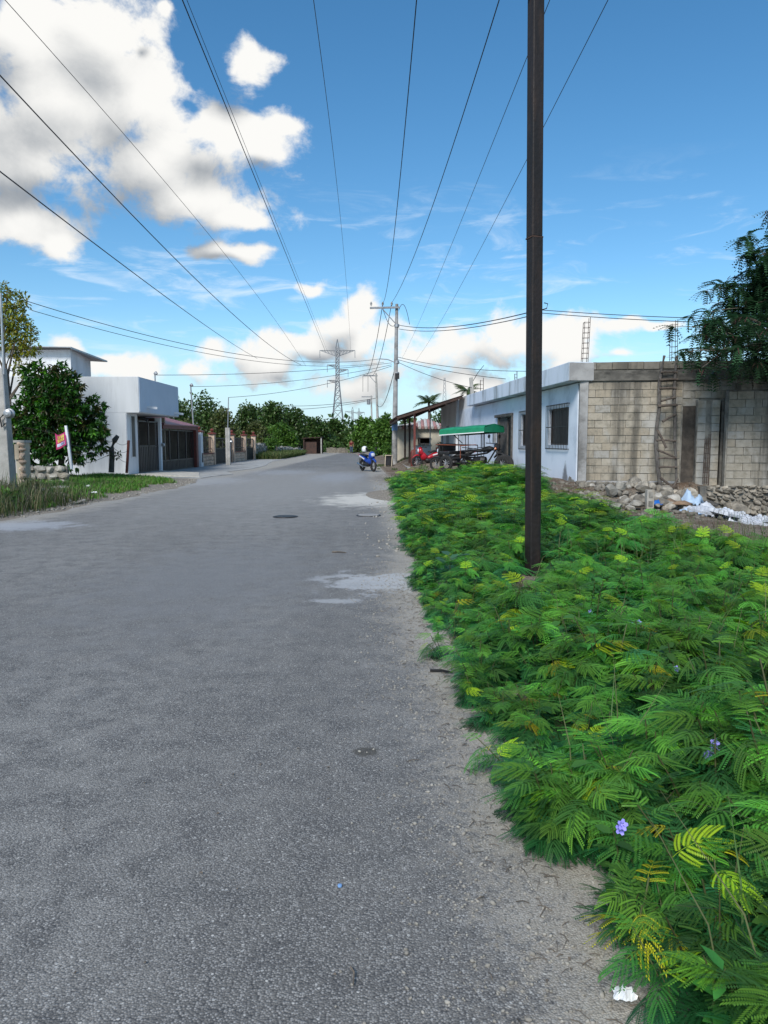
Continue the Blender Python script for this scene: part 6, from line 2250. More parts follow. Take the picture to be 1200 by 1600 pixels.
obj('side_rail', MB().tube([(-.1, -.55, .5), (-.1, -.55, .98), (-1.25, -.55, 1.0)], .02, 6).tube([(-.1, .55, .5), (-.1, .55, .98), (-1.25, .55, 1.0)], .02, 6).tube([(-.1, -.55, .96), (.55, -.5, 1.0)], .016, 6), MATS['rusty_red'], tri, world=False)
CT = lambda x: 1.60 + .05 * (x)          # canopy slope
for x in (-.95, .10, .22, .82, .92):
    for sy in (-.5, .5):
        obj('canopy_post', MB().tube([(x, sy, .52 if x < .3 else .8), (x - .02, sy, CT(x))], .014, 6), MATS['black_iron'], tri, world=False)
for a_, b2 in (((.92, -.5, .80), (.92, .5, .80)), ((-.6, -.5, CT(-.6) - .1), (-.05, -.5, 1.05)), ((-.05, -.52, .9), (1.0, -.5, .82)), ((-.05, .52, .9), (1.0, .5, .82))):
    obj('brace', MB().bar(a_, b2, .025, .025), MATS['black_iron'], tri, world=False)
simple('green_canvas', (0.012, 0.235, 0.115), (0.010, 0.19, 0.095), scale=5, rough=0.6)
mb = MB()
xs_ = [-1.0, -.7, -.35, 0, .35, .7, 1.0]
for i, x in enumerate(xs_):
    for (yy, dz) in ((-.66, -.20), (-.66, -.03), (-.6, .03), (0, .10), (.6, .03), (.66, -.03), (.66, -.20)):
        mb.v.append((x, yy, CT(x) + dz + (.012 * math.sin(i * 2.3 + yy * 3))))
for i in range(len(xs_) - 1):
    for k in range(6):
        a0 = i * 7 + k
        mb.f.append((a0, a0 + 1, a0 + 8, a0 + 7))
cnp = obj('canopy', mb, MATS['green_canvas'], tri, world=False)
sl = cnp.modifiers.new('thickness', 'SOLIDIFY'); sl.thickness = .012
mb = MB()
e = (len(xs_) - 1) * 7
mb.add([(1.002, -.66, CT(1.0) - .2), (1.002, .66, CT(1.0) - .2), (1.002, .66, CT(1.0) - .03), (1.002, 0, CT(1.0) + .1), (1.002, -.66, CT(1.0) - .03)], [(0, 1, 2, 3, 4)])
mb.add([(-1.002, -.66, CT(-1.0) - .2), (-1.002, .66, CT(-1.0) - .2), (-1.002, .66, CT(-1.0) - .03), (-1.002, 0, CT(-1.0) + .1), (-1.002, -.66, CT(-1.0) - .03)], [(4, 3, 2, 1, 0)])
obj('end_flap', mb, MATS['green_canvas'], tri, world=False)
obj('white_trim', MB().bar((-1.0, -.672, CT(-1.0) - .2), (1.0, -.672, CT(1.0) - .2), .012, .035).bar((-1.0, .672, CT(-1.0) - .2), (1.0, .672, CT(1.0) - .2), .012, .035), MATS['white_paint'], tri, world=False)
# loose tyre leaning by the door step
p = at(787, 737, 25.0)
ty = thing('old_tyre', 'big worn black tyre leaning in the weeds by the dark doorway', 'tyre', (p.x, p.y, Hs(p.x, p.y)), math.radians(-20))
prof = [(.19, -.07), (.27, -.09), (.33, -.05), (.33, .05), (.27, .09), (.19, .07), (.19, -.07)]
mb = MB()
for (r_, h) in prof:
    for k in range(22):
        a = 2 * PI * k / 22
        mb.v.append((r_ * math.cos(a), h + .2 * (r_ * math.sin(a) + .33), .32 + r_ * math.sin(a)))
for i in range(6):
    for k in range(22):
        a0, a1 = i * 22 + k, i * 22 + (k + 1) % 22
        mb.f.append((a0, a1, a1 + 22, a0 + 22))
obj('casing', mb, MATS['tyre'], ty, world=False)

# red chair and red tank under the carport
rc = thing('gas_tank', 'tall dark red tank standing behind the front carport post', 'tank', (1.47, 36.6, PLZ))
obj('cylinder', MB().lathe((0, 0, 0), [(.10, 0), (.13, .04), (.13, .72), (.09, .82), (.04, .86)], 14), MATS['red_column'], rc, world=False, smooth=True)
obj('valve', MB().lathe((0, 0, .86), [(.03, 0), (.03, .06), (.015, .09)], 8), MATS['galvanised'], rc, world=False)
p = at(688, 722, 37.5)
ch = thing('plastic_chair', 'dark red plastic chair beside the scooter under the carport', 'chair', (p.x, p.y, PLZ))
obj('seat', MB().box((0, 0, .44), (.44, .44, .05)), MATS['red_column'], ch, world=False, bevel=.02)
obj('backrest', MB().box((0, .2, .72), (.44, .04, .5)), MATS['red_column'], ch, world=False, bevel=.015)
for sx in (-1, 1):
    for sy in (-1, 1):
        obj('leg', MB().bar((sx * .19, sy * .19, 0), (sx * .18, sy * .18, .43), .04, .04), MATS['red_column'], ch, world=False)
    obj('armrest', MB().box((sx * .22, 0, .64), (.04, .4, .03)), MATS['red_column'], ch, world=False)
pt_ = thing('potted_plant', 'leafy potted plant standing on the chair side of the carport', 'plant', (p.x + .15, p.y + 1.0, PLZ))
obj('pot', MB().lathe((0, 0, 0), [(.12, 0), (.18, .3), (.2, .32), (.17, .33)], 14), MATS['rust'], pt_, world=False)
linkmesh('foliage', crown_mesh('foliage', [(0, 0, .75, .25, .25, .4)], 260, .16, np.random.default_rng(4), OLV, asp=.4), None, pt_, (0, 0, 0), world=False)

# chalk board sign
p = at(607, 730, 43)
bd = thing('easel_board', 'small black board in a pale wooden frame on the ground beside the concrete pole', 'board', (p.x, 42.8, .03), math.radians(-12))
tilt = Matrix.Rotation(math.radians(-12), 3, 'X')
obj('panel', MB().box((0, .03, .36), (.36, .02, .56), rot=tilt), MATS['dark_void'], bd, world=False)
for (c, d) in (((-.20, .03, .35), (.05, .04, .70)), ((.20, .03, .35), (.05, .04, .70)), ((0, -.03, .66), (.35, .04, .05)), ((0, .09, .07), (.35, .04, .05))):
    obj('frame_rail', MB().box(c, d, rot=tilt), MATS['tan_wall'], bd, world=False)
obj('rear_leg', MB().bar((-.18, .14, .6), (-.18, .42, 0), .04, .04).bar((.18, .14, .6), (.18, .42, 0), .04, .04), MATS['old_wood'], bd, world=False)

# shed at the far end of the street
sh = thing('tin_shed', 'low dark brown open fronted shed with tin roof at the street end', 'shed', (-8.6, 90, 0))
c0, c1 = at(475, 708, 89), at(502, 708, 89)
obj('back_wall', MB().box(((c0.x + c1.x) / 2, 91.4, .95), (c1.x - c0.x, .1, 1.9)).box((c0.x, 90.2, .95), (.1, 2.4, 1.9)), MATS['rust'], sh)
obj('roof', MB().bar((c0.x - .2, 90.2, 1.9), (c1.x + .1, 90.2, 2.05), 2.8, .07), MATS['rust'], sh)
obj('post', MB().box((c1.x, 89, 1.0), (.14, .14, 2.0)), MATS['post_concrete'], sh)
obj('post', MB().box((c0.x, 89, .95), (.12, .12, 1.9)), MATS['rust'], sh)
obj('front_panel', MB().box(((c0.x + c1.x) / 2 - .3, 89.3, .75), (c1.x - c0.x - .6, .05, 1.45)), MATS['rust'], sh)
ew = thing('end_wall', 'low grey stone wall across the far end of the street', 'wall', (-3, 100, 0))
mb = MB()
rr = random.Random(9)
for k in range(22):
    x = -7.5 + k * .42
    mb.box((x, 97.5 + rr.uniform(-.05, .05), .33), (.45, .4, .55 + rr.uniform(0, .3)))
obj('stonework', mb, MATS['stone'], ew)

# ------------------------------------------------------------------ walking person
def skin(name, verts, edges, radii, mat, parent, sub=2):
    me = bpy.data.meshes.new(name)
    me.from_pydata(verts, edges, [])
    o = bpy.data.objects.new(name, me)
    COL.objects.link(o)
    md = o.modifiers.new('skin', 'SKIN')
    for i, r in enumerate(radii):
        sv_ = me.skin_vertices[0].data[i]
        sv_.radius = r if isinstance(r, tuple) else (r, r)
    me.skin_vertices[0].data[0].use_root = True
    md.use_smooth_shade = True
    s2 = o.modifiers.new('sub', 'SUBSURF'); s2.levels = sub; s2.render_levels = sub
    me.materials.append(mat)
    o.parent = parent
    return o


simple('skin', (0.28, 0.15, 0.09), (0.25, 0.13, 0.08), rough=.6)
simple('maroon_cloth', (0.17, 0.018, 0.022), (0.12, 0.014, 0.018), rough=.9)
simple('denim', (0.06, 0.09, 0.16), (0.045, 0.07, 0.125), rough=.9)
simple('hair', (0.012, 0.01, 0.009), rough=.6)
p = at(549, 709, 92)
man = thing('person', 'person in dark red shirt and blue jeans standing at the far end of the street', 'person', (p.x, 92, .01), 0.2)
bv = [(0, 0, .95), (0, 0, 1.15), (0, 0, 1.38), (0, 0, 1.50), (0, -.01, 1.60), (0, -.01, 1.70),
      (.19, 0, 1.42), (.25, 0, 1.15), (.27, -.06, .90), (.27, -.09, .80), (-.19, 0, 1.42), (-.25, .0, 1.15), (-.26, -.06, .90), (-.26, -.09, .80),
      (.09, 0, .88), (.11, -.05, .50), (.11, -.0, .08), (.12, -.14, .04), (-.09, 0, .88), (-.10, .03, .50), (-.11, .08, .08), (-.12, -.06, .04)]
be = [(0, 1), (1, 2), (2, 3), (3, 4), (4, 5), (2, 6), (6, 7), (7, 8), (8, 9), (2, 10), (10, 11), (11, 12), (12, 13), (0, 14), (14, 15), (15, 16), (16, 17), (0, 18), (18, 19), (19, 20), (20, 21)]
br = [(.14, .09), (.13, .09), (.15, .10), .055, .085, .075, .055, .045, .035, .03, .055, .045, .035, .03, .085, .06, .04, .035, .085, .06, .04, .035]
skin('body', bv, be, br, MATS['skin'], man)
skin('shirt', [(0, 0, .98), (0, 0, 1.18), (0, 0, 1.40), (.20, 0, 1.42), (.25, 0, 1.2), (-.20, 0, 1.42), (-.25, 0, 1.2)], [(0, 1), (1, 2), (2, 3), (3, 4), (2, 5), (5, 6)], [(.17, .12), (.16, .115), (.18, .125), .08, .07, .08, .07], MATS['maroon_cloth'], man)
skin('trousers', [(0, 0, .96), (.09, 0, .86), (.11, -.05, .50), (.11, 0, .12), (-.09, 0, .86), (-.10, .03, .50), (-.11, .08, .12)], [(0, 1), (1, 2), (2, 3), (0, 4), (4, 5), (5, 6)], [(.155, .11), .105, .08, .065, .105, .08, .065], MATS['denim'], man)
obj('hair', MB().lathe((0, .015, 1.62), [(.09, 0), (.105, .06), (.09, .13), (.04, .165), (0.005, .17)], 12), MATS['hair'], man, world=False, smooth=True)
for sx in (-1, 1):
    obj('shoe', loft([(-.13, 0, 0, .03, .02), (-.08, 0, .01, .045, .04), (.03, 0, .02, .045, .05), (.08, 0, .02, .03, .04)], 8), MATS['black_plastic'], man, world=False)
    o = [c for c in man.children if c.name.startswith('shoe')][-1]
    o.rotation_euler = (0, 0, PI / 2); o.location = (sx * .115, -.06 if sx > 0 else .02, .045)

# ------------------------------------------------------------------ verge across the road: sign, posts, stones
simple('banner_red', (0.55, 0.05, 0.14), (0.5, 0.04, 0.18), scale=3, rough=.5)
simple('banner_yellow', (0.75, 0.62, 0.12), (0.7, 0.55, 0.1), rough=.5)
simple('banner_white', (0.66, 0.68, 0.78), (0.58, 0.6, 0.75), rough=.5)
Yb = 21.5
sp_ = thing('sign_post', 'leaning white painted post that carries the red banner', 'post', tuple(at(110, 731, Yb)))
obj('shaft', MB().bar(at(112, 733, Yb), at(103, 665, Yb), .065, .065), MATS['white_paint'], sp_)
obj('second_stake', MB().bar(at(113, 728, Yb + .15), at(108.5, 676, Yb + .15), .03, .03), MATS['old_wood'], sp_)
bn = thing('banner', 'small red banner with yellow lettering and a white strip tied to the leaning post', 'banner', tuple(at(95, 690, Yb)))


def banner_pt(u, v, off=0.0):
    """u along, v up in 0..1; sagging top edge, edge-wise billow"""
    tl, tr, bl, br_ = (84.5, 677), (103, 673), (88, 703), (105, 695)
    x = (tl[0] * (1 - u) + tr[0] * u) * v + (bl[0] * (1 - u) + br_[0] * u) * (1 - v)
    y = (tl[1] * (1 - u) + tr[1] * u) * v + (bl[1] * (1 - u) + br_[1] * u) * (1 - v)
    y += 4.5 * math.sin(PI * u) * v * v
    q = at(x, y, Yb - .03)
    q.y += .06 * math.sin(u * 5 + v * 2) - off
    return q


mb = MB()
NU = 12
for j in range(NU + 1):
    for i in range(NU + 1):
        mb.v.append(tuple(banner_pt(i / NU, j / NU)))
for j in range(NU):
    for i in range(NU):
        q = j * (NU + 1) + i
        mb.f.append((q, q + 1, q + NU + 2, q + NU + 1))
cl = obj('cloth', mb, MATS['banner_red'], bn)


def print_on(u0, u1, v0, v1, mat):
    m_ = MB()
    for i in range(5):
        for j in range(2):
            u = u0 + (u1 - u0) * i / 4
            m_.v.append(tuple(banner_pt(u, v0 if j == 0 else v1, .006)))
    for i in range(4):
        m_.f.append((2 * i, 2 * i + 2, 2 * i + 3, 2 * i + 1))
    return m_


# two rows of blocky yellow characters, too blurred to read, and the pale strip
rr = random.Random(3)
for (v0, v1, us) in ((.62, .88, [.24, .42, .60, .74]), (.40, .60, [.16, .30, .46, .60, .74])):
    for u in us:
        m_ = print_on(u, u + .10, v0, v1, None)
        obj('print', m_, MATS['banner_yellow'], cl)
obj('print_strip', print_on(.08, .88, .12, .32, None), MATS['banner_white'], cl)
for k_ in range(6):
    obj('print', MB().add([tuple(banner_pt(.38 + k_ * .075, .17, .012)), tuple(banner_pt(.42 + k_ * .075, .17, .012)), tuple(banner_pt(.42 + k_ * .075, .27, .012)), tuple(banner_pt(.38 + k_ * .075, .27, .012))], [(0, 1, 2, 3)]), MATS['blue_notice'], cl)
obj('cord', MB().tube([banner_pt(0, 1), at(60, 672, Yb), at(40, 668, Yb)], .006, 4), MATS['cable'], bn)

# crooked branch post, rusty post, fence wires
Yf = 26.5
bp_ = thing('branch_post', 'crooked grey branch used as a fence post in front of the white wall', 'post', tuple(at(174, 735, Yf)))
obj('stem', MB().tube([at(174, 738, Yf), at(175, 712, Yf), at(174, 702, Yf), at(179, 688, Yf), at(184, 681, Yf)], [.10, .09, .10, .10, .07], 8), MATS['grey_wood'], bp_)
obj('twig', MB().tube([at(174, 703, Yf), at(169, 705, Yf), at(166, 702, Yf)], [.04, .02, .01], 6).tube([at(175, 716, Yf), at(183, 711, Yf), at(188, 713, Yf)], [.03, .015, .01], 6), MATS['grey_wood'], bp_)
linkmesh('sprouts', crown_mesh('sprouts', [(at(180, 712, Yf).x - bp_.location.x, 0, at(180, 712, Yf).z - bp_.location.z, .22, .15, .15), (at(168, 704, Yf).x - bp_.location.x, 0, at(168, 704, Yf).z - bp_.location.z, .1, .1, .1)], 70, .12, np.random.default_rng(2), FARL), None, bp_, (0, 0, 0), world=False)
rp = thing('rusty_post', 'thin rust brown fence post against the corner of the white wall', 'post', tuple(at(199, 737, 28.5)))
obj('shaft', MB().bar(at(198, 739, 28.5), at(201, 688, 28.5), .10, .08), MATS['red_column'], rp)
for i_, (ya, yb_, yc) in enumerate(((697, 694, 688), (707, 707, 700), (722, 718, 706))):
    wire(('top', 'middle', 'bottom')[i_] + ' strand of the sagging fence wire between the crooked branch post and the leaning post', at(107, ya - 2 + i_ * 3, Yb), at(178, yc, Yf), sag=.12, r=.008, name='fence_wire', nseg=12)
    wire(('top', 'middle', 'bottom')[i_] + ' strand of fence wire from the branch post to the rusty post', at(178, yc, Yf), at(200, (692, 704, 722)[i_], 28.5), sag=.12, r=.007, name='fence_wire', nseg=8)

gp = thing('gate_pillar', 'small stone gate pillar with a flat concrete cap beside the meter post', 'pillar', tuple(at(29, 755, 20)))
g0 = at(27, 750, 20)
x0, x1 = at(20, 700, 20).x, at(37, 700, 20).x
obj('core', MB().box(((x0 + x1) / 2 + .02, 20.2, .75), (x1 - x0 - .05, .3, 1.45)), MATS['beige_wall'], gp)
rr = random.Random(8)
zz = .15
while zz < 1.38:
    hh_ = rr.uniform(.14, .24)
    linkmesh('stone', rock_mesh(rr.randrange(7), 'flagstone'), None, gp, (x1 - .09, 20.06, zz + hh_ / 2), (0, rr.uniform(-.2, .2), rr.uniform(-.3, .3)), (.26, .2, hh_ * 1.3))
    zz += hh_
obj('cap', MB().box(((x0 + x1) / 2, 20.2, 1.5), (x1 - x0 + .06, .42, .07)), MATS['post_concrete'], gp, bevel=.01)
obj('recess', MB().box((x0 + .10, 20.03, 1.22), (.12, .06, .42)), MATS['tan_wall'], gp)

lw = thing('garden_wall', 'low weathered limestone wall under the bushy tree', 'wall', tuple(at(75, 735, 22.5)))
wa, wb_ = at(38, 738, 22.3), at(104, 733, 22.6)
obj('core', MB().bar((wa.x, 22.4, .42), (wb_.x, 22.7, .42), .25, .62), MATS['mortar'], lw)
rr = random.Random(6)
for row in range(3):
    s = 0
    while s < 1:
        ln = rr.uniform(.18, .4)
        p = Vector((wa.x, 22.25, 0)).lerp(Vector((wb_.x, 22.55, 0)), min(1, s + ln / 2 / (wb_ - wa).length))
        linkmesh('stone', rock_mesh(rr.randrange(7), 'white_stone' if rr.random() < .7 else 'stone'), None, lw, (p.x, p.y, .2 + row * .22), (rr.uniform(-.2, .2), 0, rr.uniform(-.2, .2)), (ln * 1.2, .2, .27))
        s += ln / (wb_ - wa).length

# loose rocks ------------------------------------------------------
def rock(label, px, py, Y, sx, sy, sz, mat='white_stone', seed=0, group=None, name='rock', dz=0.0):
    q = at(px, py, Y)
    o = linkmesh(name, rock_mesh(seed % 7, mat), None, None, (q.x, Y, Hs(q.x, Y) + sz * .3 + dz), (.2 * math.sin(seed), .2 * math.cos(seed * 2), seed * 1.3), (sx, sy, sz))
    return tag(o, label, 'rock', group)


rock('flat pale limestone slab half sunk in the verge grass below the banner', 88, 753, 20.2, 1.3, .5, .16, seed=1)
rock('pale limestone block in the verge grass nearer the road than the slab', 95, 770, 18.2, .75, .45, .22, seed=2)
rock('thin white stone lying at the very edge of the road by the verge', 118, 780, 17.4, .7, .3, .1, seed=3)
rock('rounded brown stone at the foot of the small gate pillar', 42, 742, 19.4, .4, .35, .4, mat='stone', seed=4)
rock('pinkish brown broken stone beside the dry weeds', 53, 751, 19.0, .35, .35, .3, mat='flagstone', seed=5)
rock('grey stone under the meter post', 8, 752, 18.4, .5, .4, .4, mat='white_stone', seed=6)
rock('pale stone in the dry weeds between pillar and road', 66, 758, 18.7, .45, .4, .3, seed=8)
pc = thing('paper_scrap', 'crumpled white paper at the verge edge beside the thin white stone', 'litter', (0, 0, 0))
q = G(101, 786); pc.location = (q.x, q.y, .02)
mb = MB()
rr = random.Random(4)
def crumple(w_, d_, h_, n, seed, fold=3.0):
    rr_ = random.Random(seed)
    m_ = MB()
    for j in range(n + 1):
        for i in range(n + 1):
            u, v = i / n - .5, j / n - .5
            edge = max(0, 1 - (2 * max(abs(u), abs(v))) ** 3)
            z = h_ * edge * (.45 + .55 * math.sin(fold * 5 * u + seed) * math.cos(fold * 4.3 * v + seed * 2)) + rr_.uniform(0, h_ * .25)
            m_.v.append((u * w_ * (1 + .12 * math.sin(9 * v + seed)) + rr_.uniform(-.02, .02) * w_, v * d_ * (1 + .12 * math.sin(8 * u + seed * 3)) + rr_.uniform(-.02, .02) * d_, max(z, 0)))
    for j in range(n):
        for i in range(n):
            q_ = j * (n + 1) + i
            m_.f.append((q_, q_ + 1, q_ + n + 2, q_ + n + 1))
    return m_
def solid_sheet(o, t):
    s_ = o.modifiers.new('thickness', 'SOLIDIFY'); s_.thickness = t; s_.offset = 1
    return o
solid_sheet(obj('sheet', crumple(.26, .2, .14, 7, 4), MATS['helmet_white'], pc, world=False), .004)
for i_, (px, py, lb) in enumerate(((147, 773, 'white scrap lying in the verge dirt below the fence wires'), (138, 757, 'small white scrap in the verge grass above the road'))):
    q = at(px, py, 19.5 + i_ * 1.5)
    o = solid_sheet(obj('paper_scrap', crumple(.18, .14, .07, 5, 20 + i_), MATS['helmet_white']), .004)
    o.location = (q.x, q.y, Hs(q.x, q.y) + .06)
    tag(o, lb, 'litter')

# rubble bank in front of the block wall: the bigger stones one by one
rr = random.Random(31)
GRB = 'loose stones of the bank below the block wall'
for k in range(150):
    px = rr.uniform(905, 1095); 
    fr_ = rr.random()
    Y = 18.5 - 3.0 * fr_
    q = at(px, 780, Y)
    s = rr.uniform(.12, .36) * (1.0 if px > 985 else .8)
    o = linkmesh('rubble_stone', rock_mesh(rr.randrange(7), rr.choice(('stone', 'stone', 'white_stone'))), None, None, (q.x, Y, Hs(q.x, Y) + s * .18 + (0.10 * rr.random() if px > 990 else 0)), (rr.uniform(-.5, .5), rr.uniform(-.5, .5), rr.uniform(0, 6)), (s * rr.uniform(.9, 1.6), s, s * rr.uniform(.6, .9)))
    pale = 'white' in o.data.name
    tag(o, 'pale limestone rubble lying on the bank below the block wall' if pale else 'brownish rough rubble stone lying on the bank below the block wall', 'stone', ('pale ' if pale else 'brown ') + GRB)
big = [(1042, 777, 17.4, .55, .4, .42, 'stone'), (1078, 770, 17.6, .6, .45, .5, 'stone'), (954, 782, 16.9, .36, .3, .36, 'white_stone'), (969, 780, 17.2, .3, .3, .3, 'white_stone'), (1052, 793, 16.3, .5, .3, .3, 'white_stone'), (1030, 787, 16.6, .3, .25, .25, 'white_stone')]
lbs = ['big tan boulder under the foot of the stick ladder', 'big reddish brown boulder beside the rubble foundation', 'angular pale stone at the start of the rubble bank', 'pale stone next to the angular one on the bank', 'long pale stone above the brown cardboard', 'white stone left of the long pale stone']
for i_, (px, py, Y, sx, sy, sz, mt) in enumerate(big):
    rock(lbs[i_], px, py, Y, sx, sy, sz, mat=mt, seed=i_ + 3, dz=.08)
# pebbles and rubble bits scattered between, uncountable
def pebbles(name, label, xs, ys, smin, smax, mat, seed):
    rr_ = random.Random(seed)
    Vs, Fs = [], []
    k0 = 0
    ico = [(np.array([v.co[:] for v in m_.vertices]), np.array([list(p_.vertices) for p_ in m_.polygons])) for m_ in PEB]
    for x, y in zip(xs, ys):
        V0_, F0_ = ico[rr_.randrange(len(ico))]
        s = rr_.uniform(smin, smax) * (1 if rr_.random() < .85 else 1.7)
        a = rr_.uniform(0, 6.3)
        R_ = rotmat(rr_.uniform(-.6, .6), rr_.uniform(-.6, .6), a)
        Vs.append((V0_ * np.array((s * 1.3, s, s * .7))) @ R_.T + np.array((x, y, max(Hs(x, y), .004 if x < field_edge(y) + .1 else -9) + s * .15)))
        Fs.append(F0_ + k0)
        k0 += len(V0_)
    me_ = npmesh(name, np.concatenate(Vs), np.concatenate(Fs), MATS[mat])
    return tag(linkmesh(name, me_), label, kind='stuff')


PEB = []
for sd_ in range(5):
    bm = bmesh.new()
    bmesh.ops.create_icosphere(bm, subdivisions=1, radius=.5)
    rr_ = random.Random(sd_)
    for v in bm.verts:
        v.co *= rr_.uniform(.75, 1.1)
    me_ = bpy.data.meshes.new('pebble'); bm.to_mesh(me_); bm.free()
    PEB.append(me_)
rgp = np.random.default_rng(50)
n = 3800
ys = rgp.uniform(1.2, 9, n) ** 1.0; xs = field_edge(ys) + rgp.normal(-.26, .20, n)
pebbles('gravel', 'small pale gravel along the near road edge', xs, ys, .004, .012, 'white_stone', 1)
n = 900
ys = rgp.uniform(9, 32, n); xs = field_edge(ys) + rgp.normal(0, .35, n)
pebbles('gravel', 'pale gravel on the dusty verge further up the road', xs, ys, .015, .045, 'white_stone', 2)
n = 1100
ys = rgp.uniform(13.5, 19.2, n); xs = rgp.uniform(3.0, 9.5, n)
pebbles('rubble', 'small broken stone and grit between the larger stones of the bank', xs, ys, .03, .11, 'stone', 3)
n = 700
ys = rgp.uniform(11, 27, n); xs = rgp.uniform(1.5, 5.5, n)
keep = fbm(xs * 1.3, ys * 1.3, 8) > .3
pebbles('rubble', 'pale stone chips in the bare patches among the weeds', xs[keep], ys[keep], .04, .12, 'white_stone', 4)
n = 500
ys = rgp.uniform(14, 29, n); xs = road_left(ys) - rgp.exponential(.35, n)
pebbles('gravel', 'small stones along the verge across the road', xs, ys, .015, .05, 'white_stone', 5)

# fallen leaf bits blown over the asphalt
mb = MB()
rr = random.Random(77)
for k in range(150):
    y = rr.uniform(1.6, 14) ; x = rr.uniform(-.5 * y - .3, float(field_edge(y)) - .1)
    a = rr.uniform(0, 6.3); l_ = rr.uniform(.008, .022)
    ca1, sa1 = math.cos(a) * l_, math.sin(a) * l_
    mb.add([(x, y, .008), (x + ca1 * .5 - sa1 * .3, y + sa1 * .5 + ca1 * .3, .013), (x + ca1, y + sa1, .009), (x + ca1 * .5 + sa1 * .3, y + sa1 * .5 - ca1 * .3, .012)], [(0, 1, 2, 3)])
tag(obj('leaf_litter', mb, MATS['bark']), 'small dry leaf bits blown over the asphalt', kind='stuff')
# twigs and dry litter on the near edge
mb = MB()
rr = random.Random(12)
for k in range(520):
    y = rr.uniform(1.3, 7.5); x = float(field_edge(y)) + rr.gauss(-.13, .12)
    a = rr.uniform(0, PI); l_ = rr.uniform(.015, .06)
    z = max(Hs(x, y), .004) + .004
    mb.tube([(x, y, z), (x + math.cos(a) * l_ * .5, y + math.sin(a) * l_ * .5, z + .006), (x + math.cos(a + .08) * l_, y + math.sin(a + .08) * l_, z + .002)], rr.uniform(.0008, .002), 4)
tag(obj('dry_litter', mb, MATS['bark']), 'dry twigs and stems lying along the near road edge', kind='stuff')
for i_, (p0, p1, lb) in enumerate((((672, 1051), (707, 1054), 'short dark stick lying on the asphalt left of the seedlings'), ((519, 864), (541, 865), 'dark twig lying across the middle of the road'), ((1108 - 560, 1518), (1112 - 560, 1545), 'thin reddish twig lying on the near asphalt'))):
    a, b_ = G(*p0), G(*p1)
    tag(obj('stick', MB().tube([a + Vector((0, 0, .014)), a.lerp(b_, .5) + Vector((.005, .01, .018)), b_ + Vector((0, 0, .014))], [.010, .009, .006] if i_ < 2 else [.003, .003, .002], 6), MATS['bark'] if i_ != 0 else MATS['black_iron']), lb, 'stick')
for (px, py, lb) in ((446, 808, 'dark round utility cover set in the asphalt nearer the road centre'), (576, 806, 'grey round utility cover near the dusty road edge')):
    q = G(px, py)
    mc = thing('utility_cover', lb, 'cover', (q.x, q.y, .004))
    obj('lid', MB().lathe((0, 0, 0), [(.215, .004), (.215, .016), (.20, .022), (.02, .024)], 22), MATS['grey_concrete'] if px > 500 else MATS['black_iron'], mc, world=False)
    obj('rim', MB().lathe((0, 0, 0), [(.222, .0), (.25, .0), (.245, .014), (.222, .014)], 22), MATS['black_iron'], mc, world=False)
q = G(531, 1388)
tag(obj('bottle_cap', MB().lathe((q.x, q.y, .006), [(.007, 0), (.008, .004), (.007, .007), (.001, .008)], 12), MATS['blue_notice']), 'tiny blue bottle cap lying on the grey asphalt', 'bottle cap')
q = G(985, 1588)
o = solid_sheet(obj('crushed_cup', crumple(.055, .04, .03, 7, 9), MATS['helmet_white']), .002)
o.location = (q.x - .01, q.y + .02, Hs(q.x, q.y) + .04)
tag(o, 'crushed white plastic cup at the bottom edge under the seedlings', 'litter')

# ------------------------------------------------------------------ rubbish in front of the rubble foundation
simple('white_sack', (0.62, 0.64, 0.68), (0.5, 0.52, 0.56), scale=6, rough=.8, grime=(.3, .29, .27), gscale=2)
simple('cardboard', (0.24, 0.16, 0.10), (0.18, 0.12, 0.08), scale=5, rough=.9)
simple('pale_blue_sheet', (0.40, 0.52, 0.66), (0.34, 0.45, 0.58), scale=5, rough=.6)
simple('bright_blue', (0.03, 0.17, 0.55), (0.02, 0.13, 0.45), rough=.5)


def litter(name, label, px, py, Y, w_, d_, h_, seed, mat, t=.012, rz=0.0, n=12, dz=0.0, cat='litter'):
    q_ = at(px, py, Y)
    o_ = solid_sheet(obj(name, crumple(w_, d_, h_ * .8, n, seed, 1.6), MATS[mat], smooth=True), t)
    o_.location = (q_.x, Y, Hs(q_.x, Y) + .02 + dz)
    o_.rotation_euler = (0, 0, rz)
    return tag(o_, label, cat)


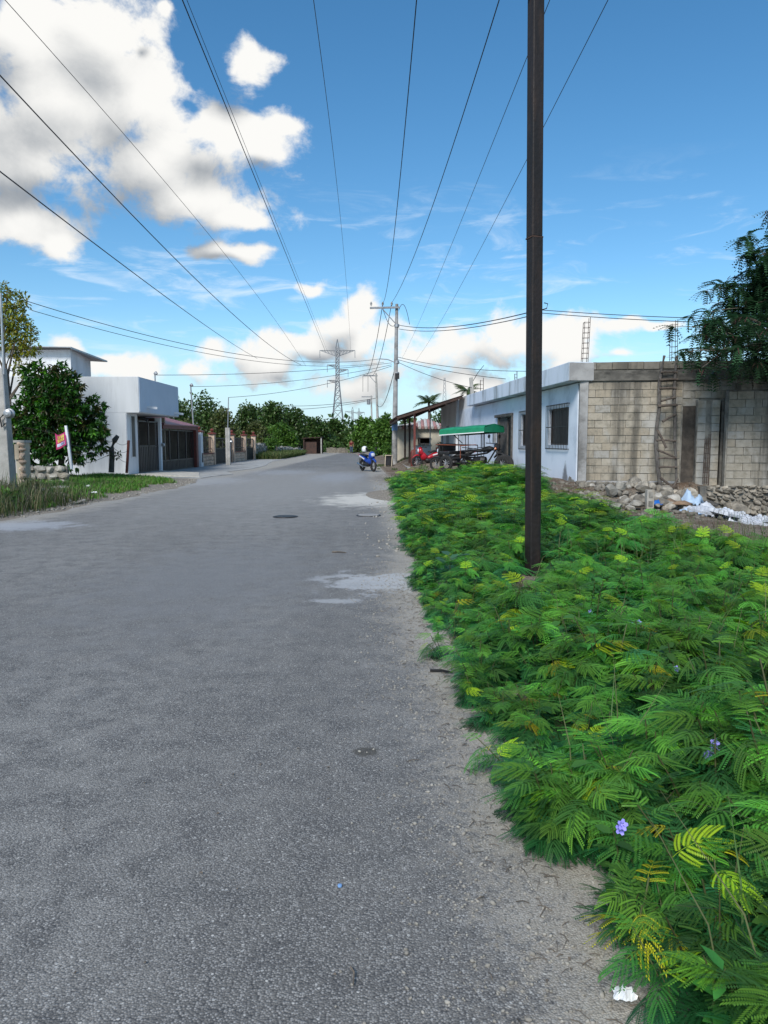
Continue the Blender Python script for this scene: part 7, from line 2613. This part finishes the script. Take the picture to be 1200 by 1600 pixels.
litter('plastic_sheet', 'pale blue crumpled sheet propped on the rubble above the cardboard', 1078, 800, 16.4, .5, .5, .4, 3, 'pale_blue_sheet', rz=.6, dz=.15)
litter('plastic_bag', 'crumpled white and blue plastic bags in the middle of the rubbish', 1100, 820, 15.4, .8, .6, .30, 5, 'white_sack', rz=.3, n=16, dz=.06)
litter('plastic_bag', 'white bag lying nearest the cardboard at the weed edge', 1080, 828, 15.0, .5, .35, .2, 6, 'pale_blue_sheet', rz=-.3)
litter('white_sack', 'rounded white sack at the head of the big white heap', 1140, 820, 15.4, .55, .5, .36, 8, 'white_sack', rz=.2, dz=.05)
litter('cardboard_sheet', 'folded brown cardboard lying on the stones beside the blue sheet', 1052, 812, 15.9, .7, .4, .14, 9, 'cardboard', n=5, t=.03, rz=-.3, dz=.1)
litter('cardboard_sheet', 'grey board lying flat on the rubble left of the rubbish', 1098, 803, 16.6, .6, .35, .12, 10, 'grey_wood', n=4, t=.04, rz=-.6, dz=.2)
litter('dark_sheet', 'dark crumpled sheet at the foot of the rubble foundation', 1165, 815, 16.6, 2.0, .7, .16, 11, 'black_plastic', n=18)
litter('blue_scrap', 'bright blue scrap of plastic beside the upright block', 1024, 803, 15.7, .22, .2, .16, 12, 'bright_blue', n=5, dz=.1)
# heap of egg-tray like white packing, cell by cell
tr = thing('packing_heap', 'heap of white woven packing trays spilling towards the weeds', 'litter', tuple(at(1165, 838, 14.8)))
rr = random.Random(15)
trayV = MB()
for i in range(6):
    for j in range(4):
        trayV.box(((i - 2.5) * .12, (j - 1.5) * .12, .0), (.10, .10, .05))
        trayV.box(((i - 2.5) * .12, (j - 1.5) * .12, .035), (.06, .06, .03))
tray_me = trayV.mesh('tray'); tray_me.materials.append(MATS['white_sack'])
for k in range(16):
    q = at(rr.uniform(1100, 1230), 830, rr.uniform(13.4, 15.8))
    linkmesh('tray', tray_me, None, tr, (q.x, q.y, Hs(q.x, q.y) + .06 + rr.uniform(0, .10)), (rr.uniform(-.25, .25), rr.uniform(-.25, .25), rr.uniform(0, 3.1)), (rr.uniform(.5, 1.0), .8, 1.0))
cbk = thing('concrete_block', 'single pale concrete block standing upright at the edge of the rubble bank', 'block', tuple(at(1014, 803, 15.6)))
q = at(1014, 803, 15.6)
zz = Hs(q.x, 15.6)
obj('block', MB().box((q.x, 15.6, zz + .24), (.155, .15, .42)), MATS['block'], cbk, bevel=.008)
obj('cell', MB().box((q.x, 15.52, zz + .34), (.09, .012, .12)).box((q.x, 15.52, zz + .15), (.09, .012, .12)), MATS['mortar'], cbk)
rock('flat grey slab leaning on the rubble foundation above the dark sheet', 1150, 806, 17.8, .8, .2, .35, mat='stone', seed=9, dz=.1)
